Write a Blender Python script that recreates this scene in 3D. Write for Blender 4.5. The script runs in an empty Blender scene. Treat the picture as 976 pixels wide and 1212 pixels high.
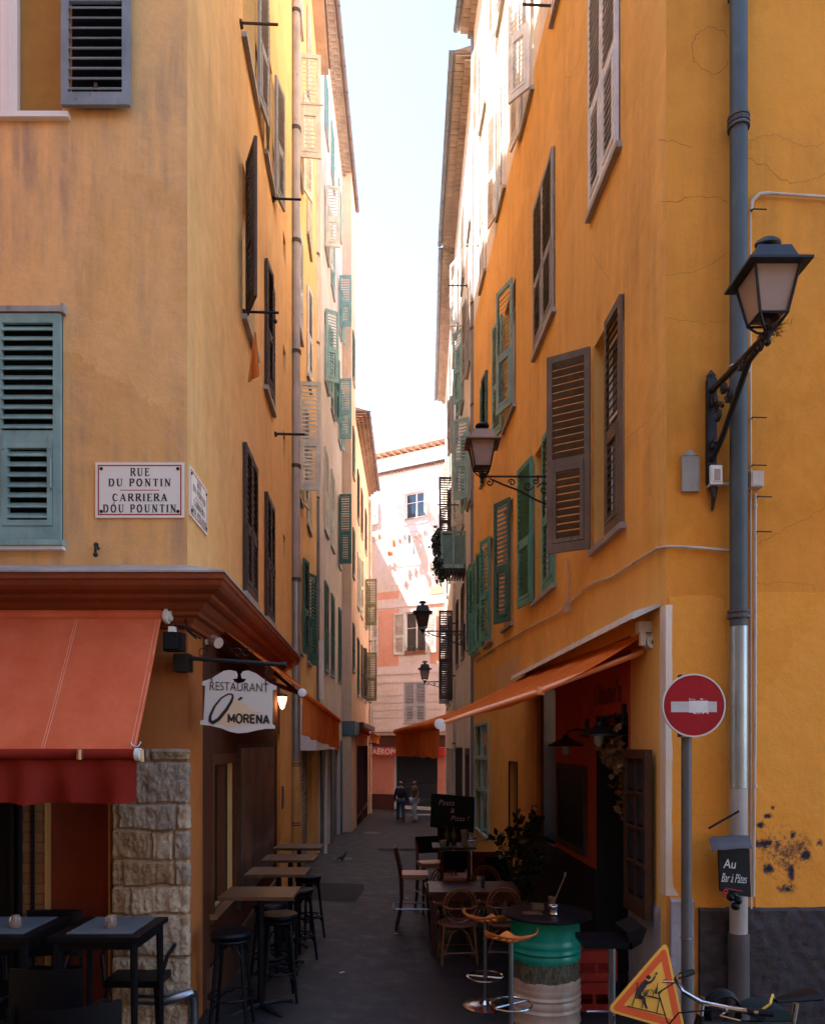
import bpy, math, random
from mathutils import Vector, Matrix, noise
random.seed(7)
R = math.radians
scn = bpy.context.scene
col = scn.collection
# ------------------------------------------------------------------ camera, sky, sun, exposure
FU, CX, HV = 890.0, 488.0, 880.0          # focal length, centre column and horizon row of the photograph
cam_d = bpy.data.cameras.new('camera'); cam = bpy.data.objects.new('camera', cam_d); col.objects.link(cam)
cam.location = (0, 0, 0); cam.rotation_euler = (R(90), 0, 0)
cam_d.sensor_fit = 'VERTICAL'; cam_d.sensor_height = 36; cam_d.lens = FU / 1212 * 36
cam_d.shift_y = (HV - 606) / 1212
cam_d.clip_start = 0.05; cam_d.clip_end = 3000
scn.camera = cam
EL, AZ = R(64), R(-82)                      # sun: high, from the left and slightly ahead
w = bpy.data.worlds.new('World'); scn.world = w; w.use_nodes = True
nt = w.node_tree; bgn = nt.nodes['Background']
sky = nt.nodes.new('ShaderNodeTexSky'); sky.sky_type = 'NISHITA'; sky.sun_disc = False
sky.sun_elevation = EL; sky.sun_rotation = AZ; sky.air_density = 1.0; sky.dust_density = 0.3; sky.ozone_density = 1.0
nt.links.new(sky.outputs[0], bgn.inputs[0]); bgn.inputs[1].default_value = 0.10
sd = bpy.data.lights.new('sun', 'SUN'); sun = bpy.data.objects.new('sun', sd); col.objects.link(sun)
sd.energy = 5.0; sd.angle = R(0.5); sd.color = (1.0, 0.94, 0.85)
sdir = Vector((math.sin(AZ) * math.cos(EL), math.cos(AZ) * math.cos(EL), math.sin(EL)))
sun.rotation_euler = sdir.to_track_quat('Z', 'Y').to_euler()
scn.view_settings.view_transform = 'Standard'; scn.view_settings.look = 'None'
scn.view_settings.exposure = 2.85; scn.view_settings.gamma = 1.0
scn.render.engine = 'CYCLES'; scn.cycles.max_bounces = 8; scn.cycles.diffuse_bounces = 5
scn.cycles.use_denoising = True

# ------------------------------------------------------------------ helpers
def P(u, v, Y): return Vector(((u - CX) / FU * Y, Y, (HV - v) / FU * Y))
GZ = [(-400, -1.2), (-20, -1.75), (0, -2.0), (5, -2.24), (6.3, -2.35), (10, -2.54), (20, -2.9), (31, -3.27), (40, -3.58), (48, -3.75), (600, -4.0)]
def gz(y):
    for (a, za), (b, zb) in zip(GZ, GZ[1:]):
        if y <= b: return za + (zb - za) * (y - a) / (b - a)
    return GZ[-1][1]
WM = {}
def tag(o, label=None, cat=None, group=None, kind=None):
    if label: o['label'] = label
    if cat: o['category'] = cat
    if group: o['group'] = group
    if kind: o['kind'] = kind
    return o
def place(o, M, parent=None):
    col.objects.link(o); WM[o] = M.copy()
    if parent is not None:
        o.parent = parent; o.matrix_basis = WM[parent].inverted() @ M
    else: o.matrix_basis = M
    return o
def empty(name, loc, label=None, cat=None, group=None, rz=0):
    o = bpy.data.objects.new(name, None); o.empty_display_size = .1
    place(o, Matrix.Translation(Vector(loc)) @ Matrix.Rotation(rz, 4, 'Z'))
    return tag(o, label, cat, group)
def fr(u, z, *a): pass
def ribbon(b, pts, ws, nrm, lift=.0):
    """flat stroke of varying width through 3d points, facing nrm"""
    nrm = Vector(nrm); pts = [Vector(p) for p in pts]; n = len(pts); ws = ws if isinstance(ws, (list, tuple)) else [ws]*n; prev = None
    for i in range(n):
        t = pts[min(i+1, n-1)] - pts[max(i-1, 0)]; s = nrm.cross(t).normalized() * ws[i]; o = nrm * lift
        cur = (b.pt(pts[i]+s+o), b.pt(pts[i]-s+o))
        if prev: b.face((prev[0], prev[1], cur[1], cur[0]))
        prev = cur
class MB:
    """collects shapes and links them as ONE mesh object"""
    def __init__(s, m=None): s.v = []; s.f = []; s.mi = []; s.m = m; s.cm = 0
    def pt(s, p):
        p = Vector(p)
        if s.m is not None: p = s.m @ p
        s.v.append(p); return len(s.v) - 1
    def face(s, idx): s.f.append(tuple(idx)); s.mi.append(s.cm)
    def quad(s, a, b, c, d): s.face([s.pt(a), s.pt(b), s.pt(c), s.pt(d)]); return s
    def box(s, x0, x1, y0, y1, z0, z1, T=None):
        c = [(x0,y0,z0),(x1,y0,z0),(x1,y1,z0),(x0,y1,z0),(x0,y0,z1),(x1,y0,z1),(x1,y1,z1),(x0,y1,z1)]
        i = [s.pt(T @ Vector(p) if T is not None else p) for p in c]
        for q in ((0,3,2,1),(4,5,6,7),(0,1,5,4),(1,2,6,5),(2,3,7,6),(3,0,4,7)): s.face([i[k] for k in q])
        return s
    def tube(s, pts, r, n=8, closed=False, cap=True, flat=1.0):
        pts = [Vector(p) for p in pts]; N = len(pts)
        rr = r if isinstance(r, (list, tuple)) else [r] * N
        rings = []; up = None
        for i, p in enumerate(pts):
            if closed: t = pts[(i+1) % N] - pts[i-1]
            else: t = pts[min(i+1, N-1)] - pts[max(i-1, 0)]
            if t.length < 1e-9: t = Vector((0,0,1))
            t.normalize()
            if up is None:
                up = Vector((0,0,1)) if abs(t.z) < .9 else Vector((1,0,0))
            a = t.cross(up)
            if a.length < 1e-6: a = t.orthogonal()
            a.normalize(); b = a.cross(t); b.normalize(); up = b
            rings.append([s.pt(p + (a*math.cos(2*math.pi*k/n) + b*math.sin(2*math.pi*k/n)*flat) * rr[i]) for k in range(n)])
        for i in range(N if closed else N-1):
            A, B = rings[i], rings[(i+1) % N]
            for k in range(n): s.face((A[k], A[(k+1) % n], B[(k+1) % n], B[k]))
        if cap and not closed:
            s.face(rings[0][::-1]); s.face(rings[-1])
        return s
    def lathe(s, prof, c=(0,0,0), n=20, sx=1, sy=1, T=None, a0=0, a1=2*math.pi):
        c = Vector(c); rings = []; full = abs(a1-a0-2*math.pi) < 1e-6
        m = n if full else n+1
        for r, z in prof:
            ring = []
            for k in range(m):
                a = a0 + (a1-a0)*k/n
                p = Vector((r*math.cos(a)*sx, r*math.sin(a)*sy, z))
                if T is not None: p = T @ p
                ring.append(s.pt(c + p))
            rings.append(ring)
        for A, B in zip(rings, rings[1:]):
            for k in range(n): s.face((A[k], A[(k+1) % m], B[(k+1) % m], B[k]))
        if full and not (len(prof) == 2 and prof[0][1] == prof[1][1]):
            if prof[0][0] > 1e-5: s.face(rings[0][::-1])
            if prof[-1][0] > 1e-5: s.face(rings[-1])
        return s
    def prism(s, pts, off):
        """polygon of 3d points pushed along off"""
        off = Vector(off); a = [s.pt(p) for p in pts]; b = [s.pt(Vector(p) + off) for p in pts]; n = len(a)
        s.face(a[::-1]); s.face(b)
        for k in range(n): s.face((a[k], a[(k+1) % n], b[(k+1) % n], b[k]))
        return s
    def sphere(s, c, r, n=12, sz=1.0):
        return s.lathe([(max(r*math.sin(math.pi*k/8), 0.0005), -r*sz*math.cos(math.pi*k/8)) for k in range(9)], c, n)
    def mesh(s, name, mats, smooth=False, off=None):
        me = bpy.data.meshes.new(name)
        vs = [v - off for v in s.v] if off is not None else s.v
        me.from_pydata([tuple(v) for v in vs], [], s.f)
        mats = mats if isinstance(mats, (list, tuple)) else [mats]
        for m in mats: me.materials.append(m)
        if len(mats) > 1: me.polygons.foreach_set('material_index', s.mi)
        me.update()
        if smooth:
            me.polygons.foreach_set('use_smooth', [True] * len(me.polygons))
            try: me.set_sharp_from_angle(angle=R(38))
            except Exception: pass
        return me
    def build(s, name, mats, parent=None, smooth=False, label=None, cat=None, group=None, kind=None):
        """vertices are in world space (or already moved by s.m)"""
        lo = [min(v[i] for v in s.v) for i in range(3)]; hi = [max(v[i] for v in s.v) for i in range(3)]
        o0 = Vector(((lo[0]+hi[0])/2, (lo[1]+hi[1])/2, lo[2]))
        o = bpy.data.objects.new(name, s.mesh(name, mats, smooth, o0))
        place(o, Matrix.Translation(o0), parent)
        return tag(o, label, cat, group, kind)
    def local(s, name, mats, parent, smooth=False, M=None):
        """vertices are in the parent's own space"""
        o = bpy.data.objects.new(name, s.mesh(name, mats, smooth))
        return place(o, WM[parent] @ (M or Matrix.Identity(4)), parent)
KIDS = {}
def copy_tree(o, M=None, parent=None, label=None):
    c = o.copy(); col.objects.link(c)
    if parent is not None: c.parent = parent; WM[c] = WM[parent] @ c.matrix_basis
    else: c.matrix_basis = M; WM[c] = M
    if label: c['label'] = label
    for ch in [x for x in col.objects if x.parent is o]: copy_tree(ch, None, c)
    return c
def TR(x, y, z, rz=0, s=1): return Matrix.Translation((x, y, z)) @ Matrix.Rotation(rz, 4, 'Z') @ Matrix.Scale(s, 4)
def spiral(c, r0, r1, a0, a1, ax, ay, n=16):
    c = Vector(c); ax = Vector(ax); ay = Vector(ay)
    return [c + (ax*math.cos(a0+(a1-a0)*k/n) + ay*math.sin(a0+(a1-a0)*k/n)) * (r0+(r1-r0)*k/n) for k in range(n+1)]

# ------------------------------------------------------------------ materials
def newmat(name):
    m = bpy.data.materials.new(name); m.use_nodes = True
    return m, m.node_tree, m.node_tree.nodes['Principled BSDF']
def N(t, typ, **kw):
    n = t.nodes.new(typ)
    for k, v in kw.items():
        if k in n.inputs: n.inputs[k].default_value = v
        else: setattr(n, k, v)
    return n
def noise_node(t, scale, detail=6, rough=.6, map_scale=None, dist=0.0):
    tc = t.nodes.new('ShaderNodeTexCoord'); src = tc.outputs['Object']
    if map_scale:
        mp = t.nodes.new('ShaderNodeMapping'); mp.inputs['Scale'].default_value = map_scale
        t.links.new(src, mp.inputs[0]); src = mp.outputs[0]
    n = N(t, 'ShaderNodeTexNoise', Scale=scale, Detail=detail, Roughness=rough, Distortion=dist)
    t.links.new(src, n.inputs['Vector']); return n.outputs['Fac']
def ramp(t, src, stops):
    r = t.nodes.new('ShaderNodeValToRGB'); e = r.color_ramp.elements
    while len(e) > len(stops): e.remove(e[-1])
    while len(e) < len(stops): e.new(1)
    for el, (p, c) in zip(e, stops): el.position = p; el.color = (c[0], c[1], c[2], 1) if not isinstance(c, (int, float)) else (c, c, c, 1)
    t.links.new(src, r.inputs[0]); return r.outputs[0]
def mixc(t, fac, a, b, blend='MIX'):
    n = t.nodes.new('ShaderNodeMix'); n.data_type = 'RGBA'; n.blend_type = blend
    for sock, val in ((n.inputs[0], fac), (n.inputs[6], a), (n.inputs[7], b)):
        if isinstance(val, (int, float)): sock.default_value = val
        elif isinstance(val, (tuple, list)): sock.default_value = (val[0], val[1], val[2], 1)
        else: t.links.new(val, sock)
    return n.outputs[2]
def bump(t, b, h, strength=.3, dist=.01):
    n = N(t, 'ShaderNodeBump', Strength=strength, Distance=dist)
    t.links.new(h, n.inputs['Height']); t.links.new(n.outputs[0], b.inputs['Normal'])
def sc(c, k): return tuple(min(x*k, .95) for x in c)
def plaster(name, c, light=1.22, dark=.72, grime=(.16, .11, .08), g=.5, cracks=0.0, gscale=.9, bs=.35):
    m, t, b = newmat(name)
    big = noise_node(t, .8, 5, .65, None, .6)
    base = mixc(t, ramp(t, big, [(.3, 0), (.72, 1)]), sc(c, dark), sc(c, light))
    mid = noise_node(t, 5.0, 8, .7, None, .3)
    base = mixc(t, ramp(t, mid, [(.38, 0), (.75, .55)]), base, (c[0]*1.15, c[1]*1.25, min(c[2]*1.8, .9)))
    streak = noise_node(t, gscale*2.2, 7, .65, (3.0, 3.0, .28))
    patch = noise_node(t, gscale*.55, 6, .7, (1, 1, 1), .8)
    gm = mixc(t, 1.0, ramp(t, streak, [(.38, 0), (.72, 1)]), ramp(t, patch, [(.40, 0), (.62, 1)]), 'MULTIPLY')
    tcv = t.nodes.new('ShaderNodeTexCoord'); dnv = N(t, 'ShaderNodeTexNoise', Scale=3.0, Detail=7, Roughness=.65); t.links.new(tcv.outputs['Object'], dnv.inputs['Vector'])
    vsv = t.nodes.new('ShaderNodeVectorMath'); vsv.operation = 'MULTIPLY_ADD'; t.links.new(dnv.outputs['Color'], vsv.inputs[0]); vsv.inputs[1].default_value = (.5, .5, .5); t.links.new(tcv.outputs['Object'], vsv.inputs[2])
    vov = t.nodes.new('ShaderNodeTexVoronoi'); vov.inputs['Scale'].default_value = .62; t.links.new(vsv.outputs[0], vov.inputs['Vector'])
    sep = t.nodes.new('ShaderNodeSeparateColor'); t.links.new(vov.outputs['Color'], sep.inputs[0])
    base = mixc(t, ramp(t, sep.outputs[0], [(.60, 0), (.64, .30)]), base, sc(c, dark*.95))
    base = mixc(t, ramp(t, sep.outputs[1], [(.66, 0), (.70, .35)]), base, (min(c[0]*1.06, .92), c[1]*1.16, c[2]*1.5))
    chip = noise_node(t, 14, 9, .8)
    base = mixc(t, ramp(t, chip, [(.69, 0), (.715, .55)]), base, (c[0]*.62, c[1]*.6, c[2]*.7))
    gm2 = mixc(t, 1.0, gm, (g, g, g), 'MULTIPLY')
    base = mixc(t, gm2, base, grime)
    fine = noise_node(t, 60, 4, .7)
    base = mixc(t, ramp(t, fine, [(.62, 0), (.8, .3)]), base, sc(c, .55))
    if cracks:
        tc = t.nodes.new('ShaderNodeTexCoord')
        dn = N(t, 'ShaderNodeTexNoise', Scale=2.5, Detail=6, Roughness=.6); t.links.new(tc.outputs['Object'], dn.inputs['Vector'])
        vm = t.nodes.new('ShaderNodeVectorMath'); vm.operation = 'SCALE'; vm.inputs['Scale'].default_value = .75
        t.links.new(dn.outputs['Color'], vm.inputs[0])
        va = t.nodes.new('ShaderNodeVectorMath'); va.operation = 'ADD'
        t.links.new(tc.outputs['Object'], va.inputs[0]); t.links.new(vm.outputs[0], va.inputs[1])
        vo = t.nodes.new('ShaderNodeTexVoronoi'); vo.feature = 'DISTANCE_TO_EDGE'; vo.inputs['Scale'].default_value = .55
        t.links.new(va.outputs[0], vo.inputs['Vector'])
        cr = ramp(t, vo.outputs['Distance'], [(0.0, 1), (.0045, 0)])
        ms = ramp(t, noise_node(t, .9, 3, .5), [(.5, 0), (.58, 1)])
        cf = mixc(t, 1.0, mixc(t, 1.0, cr, ms, 'MULTIPLY'), (cracks,)*3, 'MULTIPLY')
        base = mixc(t, cf, base, sc(c, .28))
    t.links.new(base, b.inputs['Base Color']); b.inputs['Roughness'].default_value = .95; b.inputs['Specular IOR Level'].default_value = .12
    hh = mixc(t, .5, noise_node(t, 9, 9, .7), noise_node(t, 1.6, 3, .5))
    bump(t, b, hh, bs*1.5, .03)
    return m
def paint(name, c, wear=.35, under=(.22, .17, .13), rough=.55, metal=0, scale=14, dirt=.35):
    m, t, b = newmat(name)
    n1 = noise_node(t, scale, 8, .7, (1, 1, .5)); n2 = noise_node(t, scale*.25, 5, .6)
    base = mixc(t, ramp(t, n2, [(.35, 0), (.7, 1)]), sc(c, .8), sc(c, 1.15))
    base = mixc(t, ramp(t, n1, [(.74-.25*wear, 0), (.80-.2*wear, min(1, wear*2))]), base, under)
    gr = noise_node(t, scale*.6, 6, .7, (1.5, 1.5, .3))
    base = mixc(t, ramp(t, gr, [(.5, 0), (.8, dirt)]), base, (.06, .05, .045))
    t.links.new(base, b.inputs['Base Color']); b.inputs['Roughness'].default_value = rough; b.inputs['Metallic'].default_value = metal; b.inputs['Specular IOR Level'].default_value = .25
    bump(t, b, n1, .25, .004)
    return m
def plain(name, c, rough=.6, metal=0, emit=0, spec=.5, var=.12):
    m, t, b = newmat(name)
    n = noise_node(t, 9, 5, .6)
    t.links.new(mixc(t, n, sc(c, 1-var), sc(c, 1+var)), b.inputs['Base Color'])
    b.inputs['Roughness'].default_value = rough; b.inputs['Metallic'].default_value = metal
    b.inputs['Specular IOR Level'].default_value = spec
    if emit: b.inputs['Emission Color'].default_value = (*c, 1); b.inputs['Emission Strength'].default_value = emit
    return m
def fabric(name, c, trans=.35, fade=None, stripes=False):
    m, t, b = newmat(name)
    n = noise_node(t, 2.2, 7, .65); n2 = noise_node(t, 18, 6, .7)
    base = mixc(t, ramp(t, n, [(.3, 0), (.75, 1)]), sc(c, .85), fade or sc(c, 1.2))
    base = mixc(t, ramp(t, n2, [(.6, 0), (.8, .25)]), base, sc(c, .5))
    t.links.new(base, b.inputs['Base Color']); b.inputs['Roughness'].default_value = .9; b.inputs['Specular IOR Level'].default_value = .05
    tr = t.nodes.new('ShaderNodeBsdfTranslucent'); t.links.new(base, tr.inputs[0])
    mx = t.nodes.new('ShaderNodeMixShader'); mx.inputs[0].default_value = trans
    t.links.new(b.outputs[0], mx.inputs[1]); t.links.new(tr.outputs[0], mx.inputs[2])
    t.links.new(mx.outputs[0], t.nodes['Material Output'].inputs[0])
    bump(t, b, noise_node(t, 5, 5, .6), .4, .02)
    return m
def glass(name, c=(.03, .035, .045), rough=.08):
    m, t, b = newmat(name)
    n = noise_node(t, 1.6, 4, .6)
    t.links.new(mixc(t, n, c, sc(c, 2.2)), b.inputs['Base Color'])
    b.inputs['Roughness'].default_value = rough; b.inputs['Specular IOR Level'].default_value = .8
    return m
def wood(name, c, rough=.5, dirsc=(12, 1.2, 12)):
    m, t, b = newmat(name)
    n = noise_node(t, 1.6, 9, .7, dirsc, .8)
    t.links.new(ramp(t, n, [(.25, sc(c, .55)), (.5, c), (.75, sc(c, 1.4))]), b.inputs['Base Color'])
    b.inputs['Roughness'].default_value = rough; bump(t, b, n, .2, .003)
    return m
M = {}
M['left_front'] = plaster('left_front_plaster', (.88, .465, .16), 1.12, .80, (.40, .26, .18), 1.15, 0, 1.0)
M['left_side'] = plaster('left_side_plaster', (.90, .52, .18), 1.08, .82, (.45, .26, .12), .5, 0, .7)
M['right_side'] = plaster('right_side_plaster', (.86, .46, .11), 1.08, .82, (.40, .20, .07), .5, 0, .8)  # same paint as the front; its brighter alley light is put into the colour
M['right'] = plaster('right_plaster', (.74, .268, .034), 1.12, .80, (.30, .13, .04), .6, 0, .8)
M['right_patch'] = plaster('right_plaster_patch', (.80, .31, .042), 1.06, .95, (.35, .16, .05), .25, 0, .8, .55)
M['right_patch_tan'] = plaster('tan_bare_plaster', (.70, .44, .20), 1.05, .95, (.35, .16, .05), .25, 0, .8, .5)
M['beige'] = plaster('beige_plaster', (.76, .61, .46), 1.08, .86, (.30, .24, .2), .5)
M['tan'] = plaster('tan_plaster', (.72, .50, .33), 1.08, .9, (.35, .24, .15), .4)
M['peach'] = plaster('peach_plaster', (.74, .46, .28), 1.08, .9, (.35, .2, .12), .5)
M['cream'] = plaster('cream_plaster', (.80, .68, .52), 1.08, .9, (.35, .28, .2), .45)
M['far_pink'] = plaster('far_pink_plaster', (.80, .40, .27), 1.06, .92, (.4, .25, .2), .3)
M['far_stone'] = plaster('far_pale_stone', (.78, .67, .61), 1.06, .92, (.4, .3, .26), .35)
M['shop_red'] = plaster('red_shop_plaster', (.50, .10, .04), 1.1, .85, (.12, .04, .03), .4)
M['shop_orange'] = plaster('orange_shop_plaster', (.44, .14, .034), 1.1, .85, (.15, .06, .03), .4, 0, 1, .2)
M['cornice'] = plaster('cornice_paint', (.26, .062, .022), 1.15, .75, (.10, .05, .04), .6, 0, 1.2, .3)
M['shop_dark'] = plaster('shaded_shop_plaster', (.11, .035, .016), 1.1, .85, (.05, .02, .015), .4, 0, 1, .2)  # dark brown puts the shade under the awnings into the wall colour
M['strip_white'] = plaster('cream_corner_strip', (.78, .62, .44), 1.05, .92, (.35, .28, .2), .5)
M['pink_far'] = plaster('salmon_paint', (.75, .30, .21), 1.05, .92, (.4, .2, .15), .2)
M['maroon'] = plain('maroon_paint', (.10, .025, .02), .6)
M['wainscot'] = plain('dark_wainscot', (.018, .011, .010), .6)
M['lead'] = paint('grey_flashing', (.38, .35, .32), .5, (.2, .17, .15), .6)
M['teal'] = paint('pale_teal_paint', (.25, .40, .37), .35, (.30, .27, .22), .6)
M['teal2'] = paint('green_teal_paint', (.12, .36, .28), .4, (.30, .30, .2), .6)
M['dark_green'] = paint('dark_green_paint', (.055, .15, .13), .25, (.14, .13, .1), .6)
M['grey_blue'] = paint('grey_blue_paint', (.23, .26, .29), .5, (.18, .14, .11), .6)
M['brown_wood'] = paint('weathered_brown_paint', (.19, .135, .095), .55, (.27, .21, .15), .75)
M['dark_wood'] = paint('dark_weathered_wood', (.08, .055, .045), .45, (.17, .12, .09), .7)
M['grey_wood'] = paint('grey_weathered_wood', (.34, .31, .27), .5, (.16, .13, .1), .75)
M['cream_paint'] = paint('cream_shutter_paint', (.68, .64, .52), .3, (.35, .28, .2), .6)
M['olive'] = paint('olive_shutter_paint', (.22, .19, .10), .3, (.15, .1, .07), .65)
M['white_paint'] = paint('white_shutter_paint', (.74, .72, .70), .25, (.45, .40, .35), .6)
M['lilac'] = paint('lilac_grey_paint', (.50, .48, .52), .15, (.4, .36, .36), .6)
M['pane'] = glass('dark_window_glass', (.015, .018, .024))
M['pane_warm'] = plain('amber_window_glass', (.34, .18, .045), .3, spec=.25, var=.25)
M['white_frame'] = plain('white_window_frame', (.80, .76, .72), .5, var=.05)
M['dark'] = plain('dark_interior', (.012, .012, .015), .8)
M['iron'] = plain('black_iron', (.008, .008, .010), .5, .2)
M['rust'] = plain('rusty_iron', (.09, .04, .025), .8, .2)
M['black'] = plain('black_lacquer', (.004, .004, .006), .45, spec=.2)
M['black_matt'] = plain('black_matt', (.005, .005, .007), .75, spec=.3)
M['chrome'] = plain('chrome', (.55, .56, .58), .2, 1)
M['steel'] = plain('brushed_steel', (.32, .34, .37), .38, 1)
M['pipe_blue'] = paint('blue_grey_pipe_paint', (.085, .098, .100), .25, (.30, .33, .34), .55, .1, 7)
M['pipe_zinc'] = paint('zinc_pipe', (.36, .42, .46), .5, (.14, .15, .17), .36, .7, 5)
M['pipe_grey'] = paint('grey_pipe', (.42, .38, .35), .5, (.22, .17, .15), .6, .1, 7)
M['pipe_dark'] = paint('dark_pipe', (.10, .085, .085), .35, (.2, .15, .13), .6, .1, 7)
M['pipe_yellow'] = paint('yellow_painted_pipe', (.60, .36, .13), .35, (.3, .2, .1), .6, 0, 7)
M['pipe_cream'] = paint('cream_conduit', (.62, .50, .40), .3, (.35, .2, .12), .6, 0, 9)
M['tile'] = paint('terracotta_tile', (.50, .33, .25), .4, (.26, .17, .13), .9, 0, 5)
M['tile_dull'] = paint('dull_roof_tile', (.55, .42, .34), .4, (.22, .17, .14), .9, 0, 5)
M['gutter'] = paint('brown_gutter', (.17, .12, .11), .3, (.3, .25, .22), .5, .3, 6)
M['gutter_grey'] = paint('grey_gutter', (.20, .20, .22), .3, (.3, .28, .26), .5, .3, 6)
M['awn_orange'] = fabric('orange_awning_cloth', (.88, .21, .025), .4, (.90, .28, .06))
M['awn_coral'] = fabric('coral_awning_cloth', (.72, .135, .05), .06, (.76, .19, .09))
M['awn_red'] = fabric('dark_red_valance_cloth', (.24, .02, .014), .15, (.30, .035, .02))
M['awn_valance'] = fabric('rust_valance_cloth', (.62, .12, .02), .3, (.72, .19, .04))
M['alu_white'] = plain('white_aluminium', (.72, .70, .67), .4)
M['alu_orange'] = plain('orange_arm_paint', (.80, .30, .12), .45)
M['wood_top'] = wood('brown_table_top', (.10, .048, .022), .4)
M['wood_red'] = wood('red_brown_wood', (.08, .024, .016), .4)
M['rattan'] = wood('rattan_cane', (.22, .09, .032), .5, (4, 4, 4))
M['weave'] = plain('dark_red_woven_cane', (.12, .028, .022), .6, var=.6)
M['leather'] = plain('black_leatherette', (.003, .003, .005), .45, spec=.2)
M['tan_seat'] = plain('tan_leather_seat', (.42, .23, .16), .4)
M['sign_white'] = plain('white_enamel', (.62, .58, .54), .35, var=.04)
M['enamel'] = plain('bright_enamel', (.84, .79, .72), .35, var=.05)
M['sign_red'] = paint('red_reflective_sheet', (.36, .008, .012), .3, (.50, .05, .03), .7, 0, 6, .2)
M['sign_amber'] = paint('amber_sign_sheet', (.85, .42, .06), .12, (.6, .3, .05), .5, 0, 6, .1)
M['sign_orange'] = plain('red_orange_sign_border', (.70, .085, .015), .45, var=.08)
M['ink'] = plain('black_sign_ink', (.012, .012, .014), .6)
M['ink_red'] = plain('dark_red_sign_ink', (.38, .015, .02), .5)
M['chalk'] = plain('white_chalk', (.72, .72, .74), .9)
M['board'] = plain('blackboard', (.006, .008, .012), .6, spec=.3)
M['beige_ink'] = plain('beige_sign_ink', (.70, .50, .33), .6, var=.08)
M['milk'] = plain('frosted_lamp_glass', (.36, .25, .20), .4, spec=.4, var=.2)
M['leaf'] = plain('dark_green_leaf', (.03, .05, .022), .6, var=.5)
M['dry_leaf'] = plain('dried_flowers', (.20, .10, .04), .8, var=.5)
M['soil_pot'] = plain('terracotta_pot', (.30, .10, .05), .8)
M['skin'] = plain('skin', (.42, .22, .15), .5)
M['hair'] = plain('black_hair', (.015, .012, .012), .6)
M['cloth_dark'] = plain('dark_grey_cloth', (.025, .025, .035), .8)
M['cloth_blue'] = plain('light_blue_cloth', (.30, .48, .58), .8)
M['cloth_olive'] = plain('olive_cloth', (.14, .11, .06), .8)
M['cloth_white'] = plain('pale_trouser_cloth', (.62, .66, .70), .8)
M['jeans'] = plain('dark_jeans_cloth', (.05, .08, .12), .8)
M['bird'] = plain('pigeon_feathers', (.05, .055, .07), .6, var=.4)
# ------------------------------------------------------------------ walls
class Wall:
    def __init__(s, p0, d, out):
        s.p = Vector((p0[0], p0[1], 0)); s.x = Vector((d[0], d[1], 0))
        n = Vector((-d[1], d[0], 0)).normalized(); s.n = n if n.dot(Vector((out[0], out[1], 0))) > 0 else -n
        s.M = Matrix(((s.x.x, s.n.x, 0, s.p.x), (s.x.y, s.n.y, 0, s.p.y), (0, 0, 1, 0), (0, 0, 0, 1)))
    def hit(s, u, v=0.0, d=0.0):
        m = (u - CX) / FU; p = s.p + s.n * d
        t = (m * p.y - p.x) / (s.x.x - m * s.x.y); Y = p.y + t * s.x.y
        return t, (HV - v) / FU * Y
    def s_(s, u): return s.hit(u)[0]
    def Y(s, u): return s.p.y + s.hit(u)[0] * s.x.y
    def w(s, a, d, z): return s.M @ Vector((a, d, z))
def facade(wall, s0, s1, z0, z1, holes, mat, parent, depth=.2, label=None, zsplit=None):
    b = MB(wall.M); dz = [] if zsplit is None else [zsplit]
    xs = sorted(set([s0, s1] + [x for h in holes for x in (h[0], h[1]) if s0 < x < s1]))
    zs = sorted(set([z0, z1] + dz + [z for h in holes for z in (h[2], h[3]) if z0 < z < z1]))
    for a, c in zip(xs, xs[1:]):
        for e, g in zip(zs, zs[1:]):
            b.cm = 1 if (zsplit is not None and e >= zsplit - 1e-6) else 0
            mx, mz = (a+c)/2, (e+g)/2
            if any(h[0] < mx < h[1] and h[2] < mz < h[3] for h in holes): continue
            b.quad((a, 0, e), (c, 0, e), (c, 0, g), (a, 0, g))
    for h in holes:
        D = -(h[4] if len(h) > 4 else depth); a, c, e, g = h[:4]; b.cm = 1 if (zsplit is not None and g > zsplit) else 0
        for q in (((a,0,e),(a,D,e),(a,D,g),(a,0,g)), ((c,0,e),(c,0,g),(c,D,g),(c,D,e)), ((a,0,g),(a,D,g),(c,D,g),(c,0,g)), ((a,0,e),(c,0,e),(c,D,e),(a,D,e))):
            b.quad(*q)
    return b.build('wall', mat, parent, label=label)
SC = {}
def shutter_mesh(w, h, mat, lower=True, flip=False):
    k = (round(w, 2), round(h, 2), mat, lower, flip)
    if k in SC: return SC[k]
    b = MB(); st = .06; T = .034
    b.box(0, st, 0, T, 0, h).box(w-st, w, 0, T, 0, h)
    b.box(st, w-st, .001, T-.001, 0, .10).box(st, w-st, .001, T-.001, h-.075, h)
    zm = h * .43; b.box(st, w-st, .001, T-.001, zm, zm+.09)
    tilt = R(48) * (1 if flip else -1)
    def slats(x0, x1, a, c):
        n = max(3, int((c-a) / .076)); p = (c-a) / n
        for i in range(n):
            T_ = Matrix.Translation((0, T/2, a + p*(i+.5))) @ Matrix.Rotation(tilt + random.uniform(-.03, .03), 4, 'X')
            b.box(x0, x1, -.034, .034, -.004, .004, T_)
    slats(st, w-st, zm+.09, h-.075)
    if lower:
        i = .045
        b.box(st+.004, st+i, -.006, T+.006, .104, zm-.004).box(w-st-i, w-st-.004, -.006, T+.006, .104, zm-.004)
        b.box(st+i, w-st-i, -.005, T+.005, .104, .104+i).box(st+i, w-st-i, -.005, T+.005, zm-.004-i, zm-.004)
        slats(st+i, w-st-i, .104+i, zm-.004-i)
        for x in (st+.02, w-st-.02): b.box(x-.012, x+.012, -.012, T+.012, zm-.06, zm+.05)
    else: slats(st, w-st, .10, zm)
    SC[k] = b.mesh('shutter', M[mat]); return SC[k]
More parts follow.
